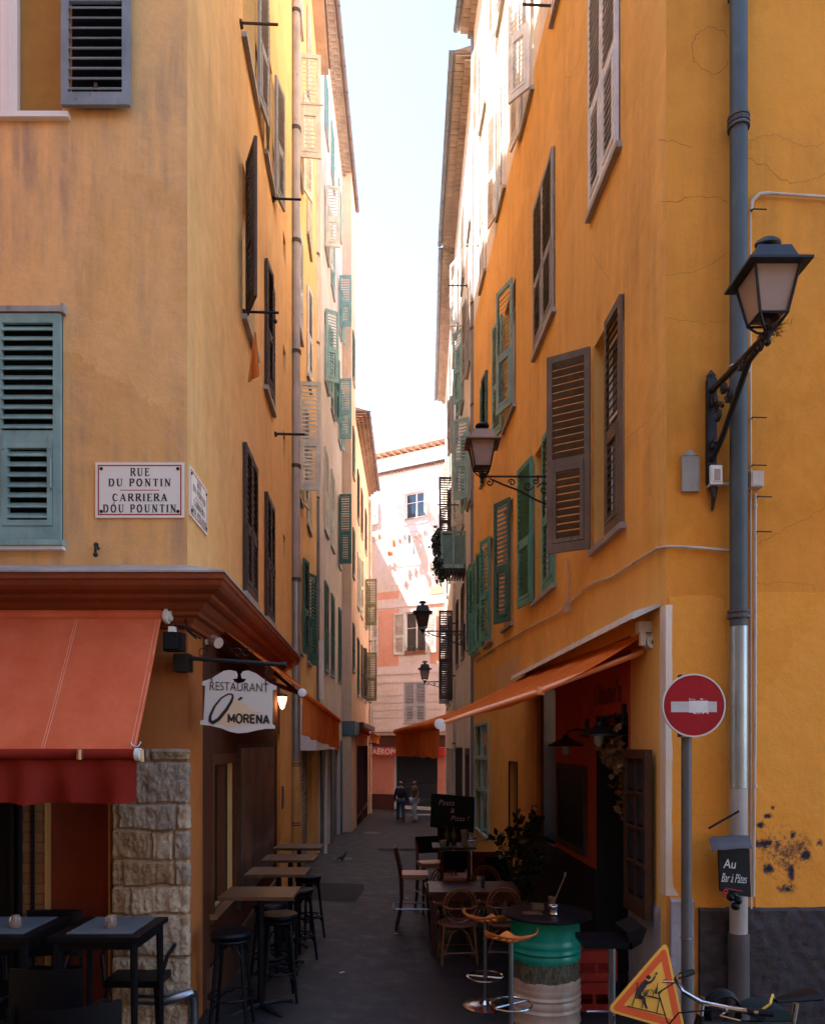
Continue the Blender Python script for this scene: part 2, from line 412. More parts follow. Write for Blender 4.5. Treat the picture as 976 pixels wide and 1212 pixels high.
def leaf(wall, parent, hinge, z0, w, h, ang, sgn, mat, lower=True, off=.012, label=None, inv=False):
    a = R(ang); nx = wall.x.normalized()
    X = (nx * math.cos(a) * sgn + wall.n * math.sin(a)).normalized(); Z = Vector((0,0,1)); Yv = Z.cross(X)
    Yc = Z.cross(nx * sgn); flip = Yc.dot(wall.n) < 0
    flip_s = (not flip) if inv else flip
    o = wall.w(hinge, off, z0) + (wall.n * .03 if ang > 5 and ang < 150 else Vector())
    if ang >= 150: o = o + wall.n * .02
    if flip and ang <= 5: o = o + wall.n * .034
    if (not flip) and ang >= 150: o = o + wall.n * .034
    Mx = Matrix(((X.x, Yv.x, 0, o.x), (X.y, Yv.y, 0, o.y), (0, 0, 1, o.z), (0, 0, 0, 1)))
    ob = bpy.data.objects.new('shutter', shutter_mesh(w, h, mat, lower, flip_s)); place(ob, Mx, parent)
    if label: ob['label'] = label
    return ob
def win(wall, bld, s0, s1, z0, z1, near=0, far=0, mat='brown_wood', pane='pane', sill='lead', frame='white_frame', D=.2, lower=True, mull=True, fz=None):
    """window: frame mesh (part) with sill, pane and shutters (sub-parts)"""
    b = MB(wall.M); t = .05; y0, y1 = -D+.005, -D+.05
    b.box(s0+.002, s0+t, y0, y1, z0+.002, z1-.002).box(s1-t, s1-.002, y0, y1, z0+.002, z1-.002)
    b.box(s0+t, s1-t, y0, y1, z0+.002, z0+t).box(s0+t, s1-t, y0, y1, z1-t, z1-.002)
    if mull:
        m = (s0+s1)/2; b.box(m-.035, m+.035, y0+.002, y1+.004, z0+t, z1-t)
        zz = z0 + (z1-z0)*.62
        b.box(s0+t, s1-t, y0+.004, y1-.004, zz, zz+.03)
    f = b.build('window', M[frame], bld)
    p = MB(wall.M); p.box(s0, s1, -D-.02, -D+.02, z0, z1).build('pane', M[pane], f)
    if sill: MB(wall.M).box(s0-.06, s1+.06, -.06, .06, z0-.06, z0-.001).build('sill', M[sill], f)
    h = z1 - z0 - .02
    one = (s1-s0)/2 - .004
    if near is not None: leaf(wall, f, s0+.003, z0+.01, one, h, near, 1, mat, lower)
    if far is not None: leaf(wall, f, s1-.003, z0+.01, one, h, far, -1, mat, lower)
    return f
def shell(bld, pts, z0, z1, mat):
    """plain back and side walls of a building through the plan points, and its flat attic floor that closes it"""
    b = MB()
    for a, c in zip(pts, pts[1:]): b.quad((a[0], a[1], z0), (c[0], c[1], z0), (c[0], c[1], z1), (a[0], a[1], z1))
    return b.build('back_wall', mat, bld)
def eave(bld, wall, s0, s1, z, over=.45, gut='gutter', tiles=2, thick=.12, back=5.0, tmat='tile_dull'):
    b = MB(wall.M)
    b.quad((s0, over, z), (s1, over, z), (s1, -back, z+back*.32), (s0, -back, z+back*.32))
    b.box(s0, s1, -.02, over, z-.04, z-.003)
    b.quad((s0, over, z), (s0, -back, z+back*.32), (s0, -back, z-.05), (s0, over, z-.05))
    b.quad((s1, over, z), (s1, -back, z+back*.32), (s1, -back, z-.05), (s1, over, z-.05))
    # rows of half round tiles under the edge
    for r in range(tiles):
        d1 = over*(tiles-r)/tiles - .03; zz = z - .05 - .11*(r)
        n = int((s1-s0)/.21)
        for i in range(n):
            x = s0 + (i+.5)*(s1-s0)/n
            pr = []
            for k in range(5):
                a = math.pi*k/4; pr.append((x+.095*math.cos(a), zz-.085+.08*math.sin(a)))
            A = [b.pt((px, -.02, pz)) for px, pz in pr]; C = [b.pt((px, d1, pz)) for px, pz in pr]
            for k in range(4): b.face((A[k], A[k+1], C[k+1], C[k]))
            b.face(C)
    ro = b.build('roof', M[tmat], bld)
    g = MB(wall.M); L = s1-s0; n = 7
    prof = [(over+.07+.075*math.cos(a), z-.02+.075*math.sin(a)) for a in [math.pi + math.pi*k/n for k in range(n+1)]]
    A = [g.pt((s0-.02, y, zz)) for y, zz in prof]; C = [g.pt((s1+.02, y, zz)) for y, zz in prof]
    for k in range(n): g.face((A[k], A[k+1], C[k+1], C[k]))
    g.face(A); g.face(C)
    x = s0 + .5
    while x < s1:
        g.lathe([(.082, -.02), (.082, .02)], (0,0,0), 10, T=Matrix.Translation((x, over+.07, z-.02)) @ Matrix.Rotation(R(90), 4, 'Y'), a0=R(-90), a1=R(90)) if False else g.box(x-.012, x+.012, over-.01, over+.15, z-.10, z-.088)
        x += .9
    g.build('gutter', M[gut], bld, smooth=True)

LF = Wall((-1.793, 6.0), (-1.0, 0.0), (0, -1))            # s runs to the LEFT from the corner
LS = Wall((-1.793, 6.0), (-.05, 1.0), (1, 0))
RF = Wall((2.022, 6.0), (1.0, .02), (0, -1))
RS = Wall((2.022, 6.0), (-.05, 1.0), (-1, 0))
kB = -.01
LB = Wall((-2.42, 19.8), (-.004, 1.0), (1, 0))
LBp = Wall((-2.13, 26.2), (0, 1.0), (1, 0))
LC = Wall((-2.13, 28.2), (-.002, 1.0), (1, 0))
R2 = Wall((1.43, 17.9), (-.005, 1.0), (-1, 0))
R3 = Wall((1.395, 25.0), (.016, 1.0), (-1, 0))
FW = Wall((0.0, 40.6), (math.cos(R(30)), -math.sin(R(30))), (0, -1))
GB = -5.0
ZL, ZR = 17.6, 17.0

# ------------------------------------------------------------------ ground
def asphalt():
    m, t, b = newmat('asphalt')
    big = noise_node(t, .6, 7, .65, None, .5); sp = noise_node(t, 90, 3, .6); mid = noise_node(t, 4, 8, .75)
    base = ramp(t, big, [(.3, (.005, .005, .008)), (.7, (.015, .0145, .018))])
    base = mixc(t, ramp(t, mid, [(.48, 0), (.72, .7)]), base, (.042, .037, .038))
    base = mixc(t, ramp(t, sp, [(.62, 0), (.72, .5)]), base, (.11, .10, .095))
    t.links.new(base, b.inputs['Base Color'])
    t.links.new(ramp(t, mid, [(.3, .50), (.7, .85)]), b.inputs['Roughness'])
    bump(t, b, mixc(t, .5, sp, mid), .5, .006); return m
M['asphalt'] = asphalt()
b = MB(); ys = [y for y, _ in GZ]; xs = [-400, -60, -20, -6, -3, -2, -1, 0, 1, 2, 3, 6, 20, 60, 400]
ys = sorted(set(ys + [2, 3.5, 8, 15, 25, 36, 80, 200]))
idx = [[b.pt((x, y, gz(y) + (0 if abs(x) > 2.5 or y < 5 else .02*abs(x) - .02))) for x in xs] for y in ys]
for j in range(len(ys)-1):
    for i in range(len(xs)-1): b.face((idx[j][i], idx[j][i+1], idx[j+1][i+1], idx[j+1][i]))
gr = b.build('ground', M['asphalt'], kind='structure')
def gg(x, y): return gz(y) + (0 if abs(x) > 2.5 or y < 5 else .02*abs(x) - .02)
M['patch'] = paint('dark_asphalt_patch', (.012, .013, .016), .2, (.03, .03, .03), .8, 0, 9)
b = MB()
def gpoly(pts, h=.006):
    ids = [b.pt((x, y, gg(x, y)+h)) for x, y in pts]; b.face(ids)
gpoly([(-2.05, 12.6), (-.95, 12.4), (-.88, 13.6), (-.93, 14.4), (-2.1, 14.5)])
gpoly([(-.95, 20.5), (.3, 20.6), (.28, 21.1), (-.97, 21.0)], .005)
b.build('asphalt_patch', M['patch'], kind='structure')
b = MB()
for x, y, r in ((-1.72, 18.4, .27), (-1.4, 26.0, .3)):
    b.lathe([(.001, .0), (r*.82, 0), (r*.84, -.006), (r*.88, -.006), (r*.9, .004), (r, .004)], (x, y, gg(x, y)+.008), 24)
    tag(b.build('manhole_cover', paint('cast_iron_cover', (.12, .11, .11), .4, (.2, .18, .17), .5, .5, 20), smooth=False), 'round iron manhole cover in the asphalt ' + ('near the pigeon' if r < .28 else 'further down the alley'), 'manhole cover'); b = MB()
b = MB()
for x, y in ((-.52, 15.4), (-.22, 10.1), (-.75, 8.0), (-.1, 12.9), (.2, 17.0)):
    T_ = Matrix.Translation((x, y, gg(x, y)+.006)) @ Matrix.Rotation(random.uniform(0, 6), 4, 'Z')
    b.box(-.03, .03, -.015, .015, 0, .004, T_)
b.build('litter_scraps', plain('paper_scrap', (.5, .42, .36), .8), kind='stuff')

# ------------------------------------------------------------------ left corner building
LEFT = empty('corner_building', (-5, 9, -2.4), 'orange corner house on the left with moulded ledge over the restaurant', 'building')
fw = LF.hit
H = []
s_a, z_a = LF.hit(75, 137); H.append((s_a, s_a+.98, z_a, z_a+2.0, .16))
s_b, z_b = LF.hit(75, 641); H.append((s_b, s_b+1.06, z_b, LF.hit(0, 371)[1], .2))
s_p = LF.s_(136); zr = LF.hit(0, 886)[1]
H.append((s_p, 2.95, GB, zr, .32))
H2 = [(5, 6, z, z+1.8, .2) for z in (1.6, 5.0, 8.4, 11.8)] + [(8, 9, z, z+1.8, .2) for z in (1.6, 5.0, 8.4, 11.8)] + [(s_b, s_b+1.06, z, z+1.8, .2) for z in (8.4, 11.8, 15.0)]
facade(LF, 0, 13, GB, ZL, H + H2, M['left_front'], LEFT)
for h in H2: win(LF, LEFT, *h[:4], near=0, far=0, mat='teal')
# top left window with one shutter folded open against the wall
f = MB(LF.M); s0, s1, z0, z1 = H[0][:4]; D = .16
f.box(s0+.002, s0+.045, -D, -D+.07, z0+.002, z1).box(s1-.045, s1, -D, -D+.07, z0, z1).box(s0+.045, s1-.045, -D, -D+.07, z0+.002, z0+.05)
m_ = s0+.42; f.box(m_-.01, m_+.13, -D-.002, -D+.075, z0+.05, z1).box(m_+.045, m_+.06, -D+.07, -D+.083, z0+.05, z1)
W1 = f.build('window', M['white_frame'], LEFT)
MB(LF.M).box(s0+.03, s1, -D-.02, -D+.03, z0+.03, z1).build('pane', M['pane_warm'], W1)
MB(LF.M).box(s0-.06, s1+.06, -.1, .05, z0-.045, z0-.001).build('sill', M['white_frame'], W1)
leaf(LF, W1, s0-.02, z0+.02, .54, 1.9, 180, 1, 'grey_blue', False, off=.03, label='grey shutter with peeling paint, folded open against the wall', inv=True)
MB(LF.M).box(s0-.50, s0-.08, .012, .02, z0+.08, z0+1.85).build('slat_gap_shade', M['black_matt'], W1)  # added black sheet paints the shade seen between the slats
rg = MB(LF.M); rg.tube(spiral((LF.s_(118), .075, LF.hit(0, 117)[1]), .028, .028, 0, 2*math.pi, (1,0,0), (0,0,1), 12), .005, 6); rg.box(LF.s_(118)-.012, LF.s_(118)+.012, .06, .08, LF.hit(0,114)[1], LF.hit(0,108)[1]); rg.build('shutter_ring', M['rust'], W1)
# lower left window, closed teal shutters
s0, s1, z0, z1 = H[1][:4]
f = MB(LF.M); f.box(s0-.01, s1+.01, .0, .05, z1-.01, z1+.035).box(s0-.03, s0-.005, .0, .06, z1-.02, z1+.05)
W2 = f.build('window', M['lead'], LEFT)
MB(LF.M).box(s0, s1, -.19, -.15, z0, z1).build('pane', M['dark'], W2)
MB(LF.M).box(s0-.025, s1+.03, -.02, .075, z0-.045, z0+.0).build('sill', M['teal'], W2)
MB(LF.M).box(s0-.02, s1+.03, -.01, .055, z0-.075, z0-.047).build('sill', M['white_frame'], W2)
leaf(LF, W2, s0+.004, z0+.012, .525, z1-z0-.03, 0, 1, 'teal', True, off=.004)
leaf(LF, W2, s1-.004, z0+.012, .525, z1-z0-.03, 0, -1, 'teal', True, off=.004)
hb = MB(LF.M); hs = LF.s_(64.5); hb.tube([(hs, .045, LF.hit(0,582)[1]), (hs, .07, LF.hit(0,580)[1]), (hs, .07, LF.hit(0,545)[1]), (hs, .045, LF.hit(0,543)[1])], .006, 6); hb.build('handle', M['steel'], W2)

# side wall with its rows of shuttered windows
rows = [(1.72, 3.42), (4.83, 6.58), (8.0, 9.75), (11.1, 12.85), (14.2, 15.9)]
cols = [(8.50, 9.36), (10.17, 10.95)]
cols2 = [(14.35, 15.2), (16.5, 17.35)]
HS = []; specs = []
for ri, (a, c) in enumerate(rows):
    for ci, (y0, y1) in enumerate(cols):
        HS.append((y0-6, y1-6, a, c))
        n_, f_ = {(0,0): (0,0), (0,1): (0,0), (1,0): (158,None), (1,1): (5,0), (2,0): (None,172), (2,1): (172,168), (3,0): (0,0), (3,1): (0,0)}.get((ri,ci), (0,0))
        mt = 'dark_wood' if ri in (0, 1) else 'grey_wood'
        specs.append((LS, y0-6, y1-6, a, c, n_, f_, mt))
    zoff = {0: .1, 1: 0, 2: .1, 3: .1, 4: .1}[ri]
    for ci, (y0, y1) in enumerate(cols2):
        A_, C_ = (a+zoff, c+.35)
        HS.append((y0-6, y1-6, A_, C_))
        n_, f_ = {(0,0): (None,170), (0,1): (22,170), (1,0): (88,170), (1,1): (0,0), (2,0): (0,0), (2,1): (8,0), (3,0): (86,160), (3,1): (0,0)}.get((ri,ci), (0,0))
        mt = {0: 'dark_green', 1: 'cream_paint', 2: 'white_paint', 3: 'cream_paint', 4: 'cream_paint'}[ri]
        specs.append((LS, y0-6, y1-6, A_, C_, n_, f_, mt))
vents = [(12.25-6, 12.62-6, z, z+.38) for z in (3.05, 4.75, 6.15, 8.0, 9.6)]
HS += [v + (.18,) for v in vents]
zs1, zs0 = -.2, -1.54
y6 = LS.s_(250); y7 = LS.s_(276)
HS.append((y6, y7, zs0, zs1, .1))
HS.append((LS.s_(327.5), LS.s_(331.5), GB, .15, .35))
gy0, gy1 = LS.s_(357), LS.s_(369)
HS.append((gy0, gy1, GB, -.12, .15))
facade(LS, 0, 13.8, GB, ZL, HS, M['left_side'], LEFT)
for sp in specs: win(sp[0], LEFT, *sp[1:5], near=sp[5], far=sp[6], mat=sp[7])
for v in vents: MB(LS.M).box(v[0], v[1], -.2, -.17, v[2], v[3]).build('vent_opening', M['dark'], LEFT)
shell(LEFT, [(-1.793-.69, 19.8), (-14.8, 19.8), (-14.8, 6.0)], GB, ZL, M['left_front'])
b = MB(); b.quad((-14.8, 5.7, ZL), (-1.5, 5.7, ZL), (-2.2, 19.8, ZL), (-14.8, 19.8, ZL)); b.quad((-14.8, 5.7, ZL+.12), (-1.5, 5.7, ZL+.12), (-2.2, 19.8, ZL+.12), (-14.8, 19.8, ZL+.12)); b.quad((-1.5,5.7,ZL),(-2.2,19.8,ZL),(-2.2,19.8,ZL+.12),(-1.5,5.7,ZL+.12)); b.build('roof', M['tile'], LEFT)
b = MB(); b.quad((-1.45, 5.7, ZL+.13), (-6.5, 5.7, ZL+3.3), (-6.5, 19.8, ZL+3.3), (-2.15, 19.8, ZL+.13)); b.quad((-6.5, 5.7, ZL+3.3), (-14.8, 5.7, ZL+.13), (-14.8, 19.8, ZL+.13), (-6.5, 19.8, ZL+3.3)); b.quad((-1.6, 6.0, ZL+.12), (-14.7, 6.0, ZL+.12), (-6.5, 6.0, ZL+3.25), (-6.4, 6.0, ZL+3.25)); b.build('attic_roof', M['tile'], LEFT)  # unseen pitched roof, added so its ridge keeps sun off the lantern
# moulded ledge round the corner
prof = [(0, 1.405), (.38, 1.285), (.385, 1.235), (.372, 1.225), (.36, 1.19), (.335, 1.165), (.30, 1.15), (.27, 1.14), (.262, 1.115), (.235, 1.10), (.20, 1.09), (.16, 1.05), (.13, 1.03), (.12, 1.005), (.08, .99), (.05, .95), (.045, .92), (0, .91)]
def cornice_run(prof, mat, name, yend=11.2):
    b = MB(); ends = []
    pr = [(o, z) for o, z in prof]
    cols_ = []
    for X, Y, fx, fy in ((-14.0, 6.0, 0, -1), (-1.793, 6.0, 1, -1), (-1.793-.05*(yend-6), yend, 1, 0)):
        cols_.append([b.pt((X + fx*o, Y + fy*o, z)) for o, z in pr])
    for A, C in zip(cols_, cols_[1:]):
        for k in range(len(pr)-1): b.face((A[k], A[k+1], C[k+1], C[k]))
    b.face(cols_[-1])
    return b.build(name, mat, LEFT, smooth=False)
cornice_run(prof[1:], M['cornice'], 'cornice')
cornice_run([(0, 1.425), (.39, 1.295), (.392, 1.28), (.375, 1.287), (0, 1.408)], M['lead'], 'flashing')
# shop front in orange below the ledge: lintel blocks on both faces, standing a little proud
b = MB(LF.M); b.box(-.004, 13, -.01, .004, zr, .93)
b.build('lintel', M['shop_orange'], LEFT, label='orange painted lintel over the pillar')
def slab_holes(wall, s0, s1, z0, z1, holes, d, mat, name, parent):
    b = MB(wall.M); xs = sorted(set([s0, s1] + [x for h in holes for x in h[:2]])); zs = sorted(set([z0, z1] + [z for h in holes for z in h[2:4]]))
    for a, c in zip(xs, xs[1:]):
        for e, g in zip(zs, zs[1:]):
            if any(h[0] < (a+c)/2 < h[1] and h[2] < (e+g)/2 < h[3] for h in holes): continue
            if c <= s0 or a >= s1: continue
            b.box(a, c, -.01, d, e, g)
    return b.build(name, mat, parent)
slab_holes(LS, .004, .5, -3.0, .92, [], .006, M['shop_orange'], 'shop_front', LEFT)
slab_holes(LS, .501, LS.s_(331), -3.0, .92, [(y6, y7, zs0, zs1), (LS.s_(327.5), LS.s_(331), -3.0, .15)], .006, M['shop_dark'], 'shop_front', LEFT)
# alley window of the restaurant: brown frame, sill, dark pane
b = MB(LS.M)
for q in ((y6-.09, y6, zs0-.09, zs1+.10), (y7, y7+.13, zs0-.09, zs1+.10)): b.box(q[0], q[1], 0, .035, q[2], q[3])
b.box(y6, y7, 0, .034, zs1, zs1+.10).box(y6+.48, y6+.54, -.05, .02, zs0, zs1)
sw = b.build('window', plain('brown_orange_frame', (.13, .045, .02), .6, spec=.2), LEFT)
MB(LS.M).box(y6, y7, -.1, -.06, zs0, zs1).build('pane', M['board'], sw)
MB(LS.M).box(y6-.1, y7+.1, -.04, .07, zs0-.05, zs0-.001).build('sill', plain('varnished_sill', (.34, .16, .08), .3), sw)
b = MB(LS.M); b.box(y6-.2, LS.s_(326), .006, .03, -2.7, -2.02); b.box(y6-.1, LS.s_(325), .03, .05, -2.06, -2.0); b.build('skirting', plain('brown_skirting', (.14, .06, .035), .5), LEFT)
# poster panel
pm, pt_, pb = newmat('dark_mural')
n_ = noise_node(pt_, 1.4, 6, .6, (1, 1, .6), 1.2)
pt_.links.new(ramp(pt_, n_, [(.35, (.015, .012, .015)), (.5, (.10, .04, .025)), (.58, (.22, .11, .07)), (.66, (.05, .025, .02))]), pb.inputs['Base Color']); pb.inputs['Roughness'].default_value = .35
b = MB(LS.M); b.box(LS.s_(281), LS.s_(322), .006, .03, -1.75, -.05); b.build('mural_panel', pm, LEFT)
fm = MB(LS.M); fm.box(LS.s_(280), LS.s_(281), .006, .04, -1.8, 0).box(LS.s_(281), LS.s_(322), .006, .04, -.05, 0); fm.build('panel_frame', M['dark_wood'], LEFT)
MB(LS.M).box(LS.s_(327.5), LS.s_(331.5), -.35, -.3, GB, .15).build('doorway', M['dark'], LEFT)
# roller shutter beyond the pipe
def roller_shutter(wall, a, c, z0, z1, d, mat, parent, name='roller_shutter'):
    b = MB(wall.M); z = z0
    while z < z1:
        b.quad((a, d, z), (c, d, z), (c, d+.022, z+.045), (a, d+.022, z+.045)); b.quad((a, d+.022, z+.045), (c, d+.022, z+.045), (c, d, z+.075), (a, d, z+.075)); z += .075
    return b.build(name, mat, parent)
roller_shutter(LS, gy0, gy1, -3.1, -.12, -.13, plain('grey_roller_metal', (.17, .15, .15), .45, .5), LEFT)
# recess with brick pier, painted panel and dark door below the front awning
YB = 6.32
b = MB(); b.quad((-4.9, YB, GB), (-2.3, YB, GB), (-2.3, YB, zr+.05), (-4.9, YB, zr+.05)); b.build('recess_wall', M['shop_dark'], LEFT)
def Xat(u, Y): return (u-CX)/FU*Y
b = MB(); b.box(Xat(57.5, 6.28), Xat(131, 6.28), 6.27, 6.31, -2.6, -.1); b.build('recess_panel', plaster('red_brown_panel', (.20, .042, .018), 1.1, .85, (.1, .03, .02), .4, 0, 1, .1), LEFT)
bm_, bt, bb = newmat('yellow_brick')
tc = bt.nodes.new('ShaderNodeTexCoord'); mp = bt.nodes.new('ShaderNodeMapping'); mp.inputs['Rotation'].default_value = (R(90), 0, 0)
br = N(bt, 'ShaderNodeTexBrick', Scale=1.0); br.inputs['Color1'].default_value = (.26, .13, .05, 1); br.inputs['Color2'].default_value = (.20, .10, .04, 1); br.inputs['Mortar'].default_value = (.13, .07, .035, 1)
br.inputs['Mortar Size'].default_value = .006; br.inputs['Brick Width'].default_value = .17; br.inputs['Row Height'].default_value = .085
bt.links.new(tc.outputs['Object'], mp.inputs[0]); bt.links.new(mp.outputs[0], br.inputs['Vector']); bt.links.new(br.outputs[0], bb.inputs['Base Color']); bb.inputs['Roughness'].default_value = .9
bump(bt, bb, br.outputs['Fac'], -.6, .01)
b = MB(); b.box(Xat(28, 6.22), Xat(55, 6.22), 6.2, 6.31, -2.6, zr); b.build('brick_pier', bm_, LEFT)
b = MB(); b.box(Xat(55.3, 6.22), Xat(57.3, 6.22), 6.19, 6.31, -2.6, zr); b.box(Xat(131.3, 6.25), Xat(133, 6.25), 6.2, 6.31, -2.6, zr); b.build('corner_trim', plain('brass_trim', (.55, .30, .10), .5), LEFT)
b = MB(); b.box(-4.6, Xat(27, 6.25), 6.22, 6.3, -2.6, zr); 
for i in range(9): b.box(-4.5+i*.17, -4.47+i*.17, 6.19, 6.22, -2.5, zr-.1)
b.box(Xat(24, 6.2), Xat(27, 6.2), 6.17, 6.22, -2.6, zr)
b.build('door', M['black_matt'], LEFT)

# ---- stone pillar, built block by block as one displaced skin
def stone_mat():
    ms = []
    for nm, c1, c2 in (('pillar_stone_pale', (.38, .27, .17), (.66, .50, .34)), ('pillar_stone_brown', (.20, .11, .055), (.44, .28, .15)), ('pillar_stone_grey', (.22, .16, .115), (.46, .36, .26)), ('pillar_mortar', (.30, .19, .11), (.50, .35, .22))):
        m, t, b = newmat(nm)
        n = noise_node(t, 7, 9, .75); n2 = noise_node(t, 45, 6, .75)
        base = ramp(t, n, [(.3, c1), (.7, c2)])
        base = mixc(t, ramp(t, n2, [(.5, 0), (.7, .7)]), base, sc(c1, .35))
        t.links.new(base, b.inputs['Base Color']); b.inputs['Roughness'].default_value = .95
        bump(t, b, mixc(t, .5, n, n2), .9, .02); ms.append(m)
    return ms
random.seed(3)
vr = [886, 901, 951, 983, 1018, 1048, 1082, 1131, 1185, 1240, 1290]      # course lines read off the photograph
splits = [[.5], [.30], [.06, .86], [.52, .82], [.12, .84], [.22], [.25], [], [], [.4], []]
kinds = [[2,1], [1,2], [1,2,0], [1,0,2], [1,1,2], [1,0], [1,0], [0], [0], [0,1], [0]]
xw0, xw1 = -s_p - 1.793, -1.793
b = MB(); NX, NZ = 64, 230; zt, zb_ = zr, (880-1290)/148.3
Wd = xw1 - xw0
def cell(fx, z):
    v = 880 - z*148.3 + 1.6*noise.noise(Vector((fx*3, z*2, 3.1)))*2
    j = 0
    while j < len(vr)-2 and v > vr[j+1]: j += 1
    f = fx + .02*noise.noise(Vector((fx*2, z*9, 7)))
    sp = [0-.2] + splits[j] + [1.2]; k = 0
    while f > sp[k+1]: k += 1
    dz = min(v-vr[j], vr[j+1]-v)/148.3; dx = min(f-sp[k], sp[k+1]-f)*Wd
    return j, k, min(dz, dx), kinds[j][k]
grid = []; kk = {}
for iz in range(NZ+1):
    row = []
    z = zt + (zb_-zt)*iz/NZ
    for ix in range(NX+1):
        f = ix/NX*1.12
        j, k, d, kd = cell(min(f, 1.0), z)
        p3 = Vector((f*5, 0, z*6 + j))
        e = min(1, max(0, d/.022)); e = e*e*(3-2*e)
        nz = noise.fractal(p3*1.6, 1.0, 2.0, 5)*.016 + noise.noise(Vector((j*3.3, k*5.1, 1)))*.012
        dep = e*(.030 + nz) + noise.fractal(p3*5, 1, 2, 3)*.007
        # face front, then round the corner onto the side
        if f <= .97: X = xw0 + f*Wd; Y = 6.0 - .012 - dep
        else:
            a = (f-.97)/.15; X = xw1 - .018 + .018*math.sin(min(a*2, 1)*math.pi/2) + dep*.5; Y = 6.0 - .012 - dep*(1-a) + max(0, a-.3)*.06
        row.append(b.pt((X, Y, z)));
        kk[(iz, ix)] = kd if d > .012 else 3
    grid.append(row)
for iz in range(NZ):
    for ix in range(NX):
        b.cm = kk[(iz, ix)]; b.face((grid[iz][ix], grid[iz+1][ix], grid[iz+1][ix+1], grid[iz][ix+1]))
b.cm = 3
b.build('stone_pillar', stone_mat(), LEFT, smooth=True)
# ------------------------------------------------------------------ right corner building
RIGHT = empty('corner_building', (6, 10, -2.4), 'deep orange corner house on the right behind the no entry sign', 'building')
facade(RF, 0, 13, GB, ZR, [(4, 5, 2.2, 4.2), (4, 5, 5.7, 7.8), (4, 5, 9.9, 12), (8, 9, 2.2, 4.2), (8, 9, 5.7, 7.8)], M['right'], RIGHT)
for q in ((4, 5, 2.2, 4.2), (4, 5, 5.7, 7.8), (4, 5, 9.9, 12), (8, 9, 2.2, 4.2), (8, 9, 5.7, 7.8)): win(RF, RIGHT, *q, mat='brown_wood')
HR = []; specs = []
def rw(ua, ub, z0, z1, near, far, mat, **k):
    a, c = RS.s_(ub), RS.s_(ua); HR.append((a, c, z0, z1)); specs.append((a, c, z0, z1, near, far, mat, k))
rw(703, 738.5, 2.05, 4.20, 0, 123, 'brown_wood')
rw(633, 657.5, 2.05, 4.18, 0, 172, 'teal2')
rw(596, 607, 2.05, 4.15, 26, None, 'dark_green', mull=False)
rw(574, 583, 2.05, 4.1, 14, 172, 'teal2', mull=False)
rw(563, 567.5, 2.05, 4.1, 10, 165, 'teal2', mull=False)
rw(700, 733.5, 5.67, 7.95, 0, 0, 'white_paint')
rw(633.5, 656.5, 5.60, 7.72, 0, 0, 'grey_wood')
rw(597, 610, 5.60, 7.7, 20, 170, 'teal', mull=False)
rw(570, 577, 5.60, 7.7, 5, 0, 'dark_green')
rw(618, 631, 9.6, 11.7, 40, 170, 'white_paint')
rw(655, 678, 9.4, 11.6, 0, 0, 'white_paint')
rw(589.5, 598, 9.9, 12.0, 0, 165, 'white_paint')
rw(569, 575, 9.9, 12.0, 0, 0, 'white_paint')
rw(589.5, 598, 13.4, 15.4, 10, 165, 'white_paint')
rw(569, 575, 13.4, 15.4, 0, 165, 'white_paint')
rw(609, 622, 13.4, 15.4, 0, 0, 'white_paint')
dr0, dr1 = RS.s_(744), RS.s_(706)
HR.append((dr0, dr1, GB, .28, .5))
gw0, gw1 = RS.s_(578.5), RS.s_(562.5); HR.append((gw0, gw1, -2.0, .45, .12))
dk0, dk1 = RS.s_(658), RS.s_(635); HR.append((dk0, dk1, -1.5, .75, .06))
nb0, nb1 = RS.s_(612), RS.s_(603); HR.append((nb0, nb1, -1.5, -.33, .1))
facade(RS, 0, 11.9, GB, ZR, HR, [M['right_side'], M['cream']], RIGHT, zsplit=9.85)  # pale cream above the split paints the sunlit part of the orange wall
for a, c, z0, z1, n_, f_, mt, k in specs: win(RS, RIGHT, a, c, z0, z1, near=n_, far=f_, mat=mt, **k)
shell(RIGHT, [(1.43, 17.9), (15, 17.9), (15, 6.2)], GB, ZR, M['right'])
eave(RIGHT, RS, 0, 11.9, ZR, .32, 'gutter_grey', 2, back=4)
b = MB(); b.quad((2.2, 6, ZR+.02), (15, 6, ZR+.02), (15, 17.9, ZR+.02), (1.6, 17.9, ZR+.02)); b.build('roof', M['tile'], RIGHT)
# dark rough plinth and cream corner strip
def rough_strip(wall, s0, s1, z0, z1, d, mat, name, parent, amp=.012, cellsz=.03, seed=0, ragged=.0):
    b = MB(wall.M); nx = max(2, min(110, int((s1-s0)/cellsz))); nz = max(2, int((z1-z0)/cellsz)); g = []
    for i in range(nz+1):
        r_ = []
        for j in range(nx+1):
            s = s0+(s1-s0)*j/nx; z = z0+(z1-z0)*i/nz
            e = 0 if (i == nz) else 1
            if i == nz and ragged: z += ragged*noise.noise(Vector((s*9, seed, 4)))
            r_.append(b.pt((s, d*e + (amp*noise.fractal(Vector((s*14, z*14, seed)), 1, 2, 4) if e else -.002), z)))
        g.append(r_)
    for i in range(nz):
        for j in range(nx): b.face((g[i][j], g[i][j+1], g[i+1][j+1], g[i+1][j]))
    L = [g[i][0] for i in range(nz+1)]
    bk = [b.pt((s0, -.01, z0+(z1-z0)*i/nz)) for i in range(nz+1)]
    for i in range(nz): b.face((L[i], bk[i], bk[i+1], L[i+1]))
    return b.build(name, mat, parent, smooth=True)
zp = RF.hit(900, 1073)[1]
M['plinth'] = plaster('dark_rough_render', (.055, .045, .044), 1.35, .7, (.10, .075, .055), .5, 0, 2, 1.0)
M['plinth_pale'] = plaster('pale_rough_render', (.36, .31, .28), 1.2, .8, (.1, .08, .07), .6, 0, 2, .9)
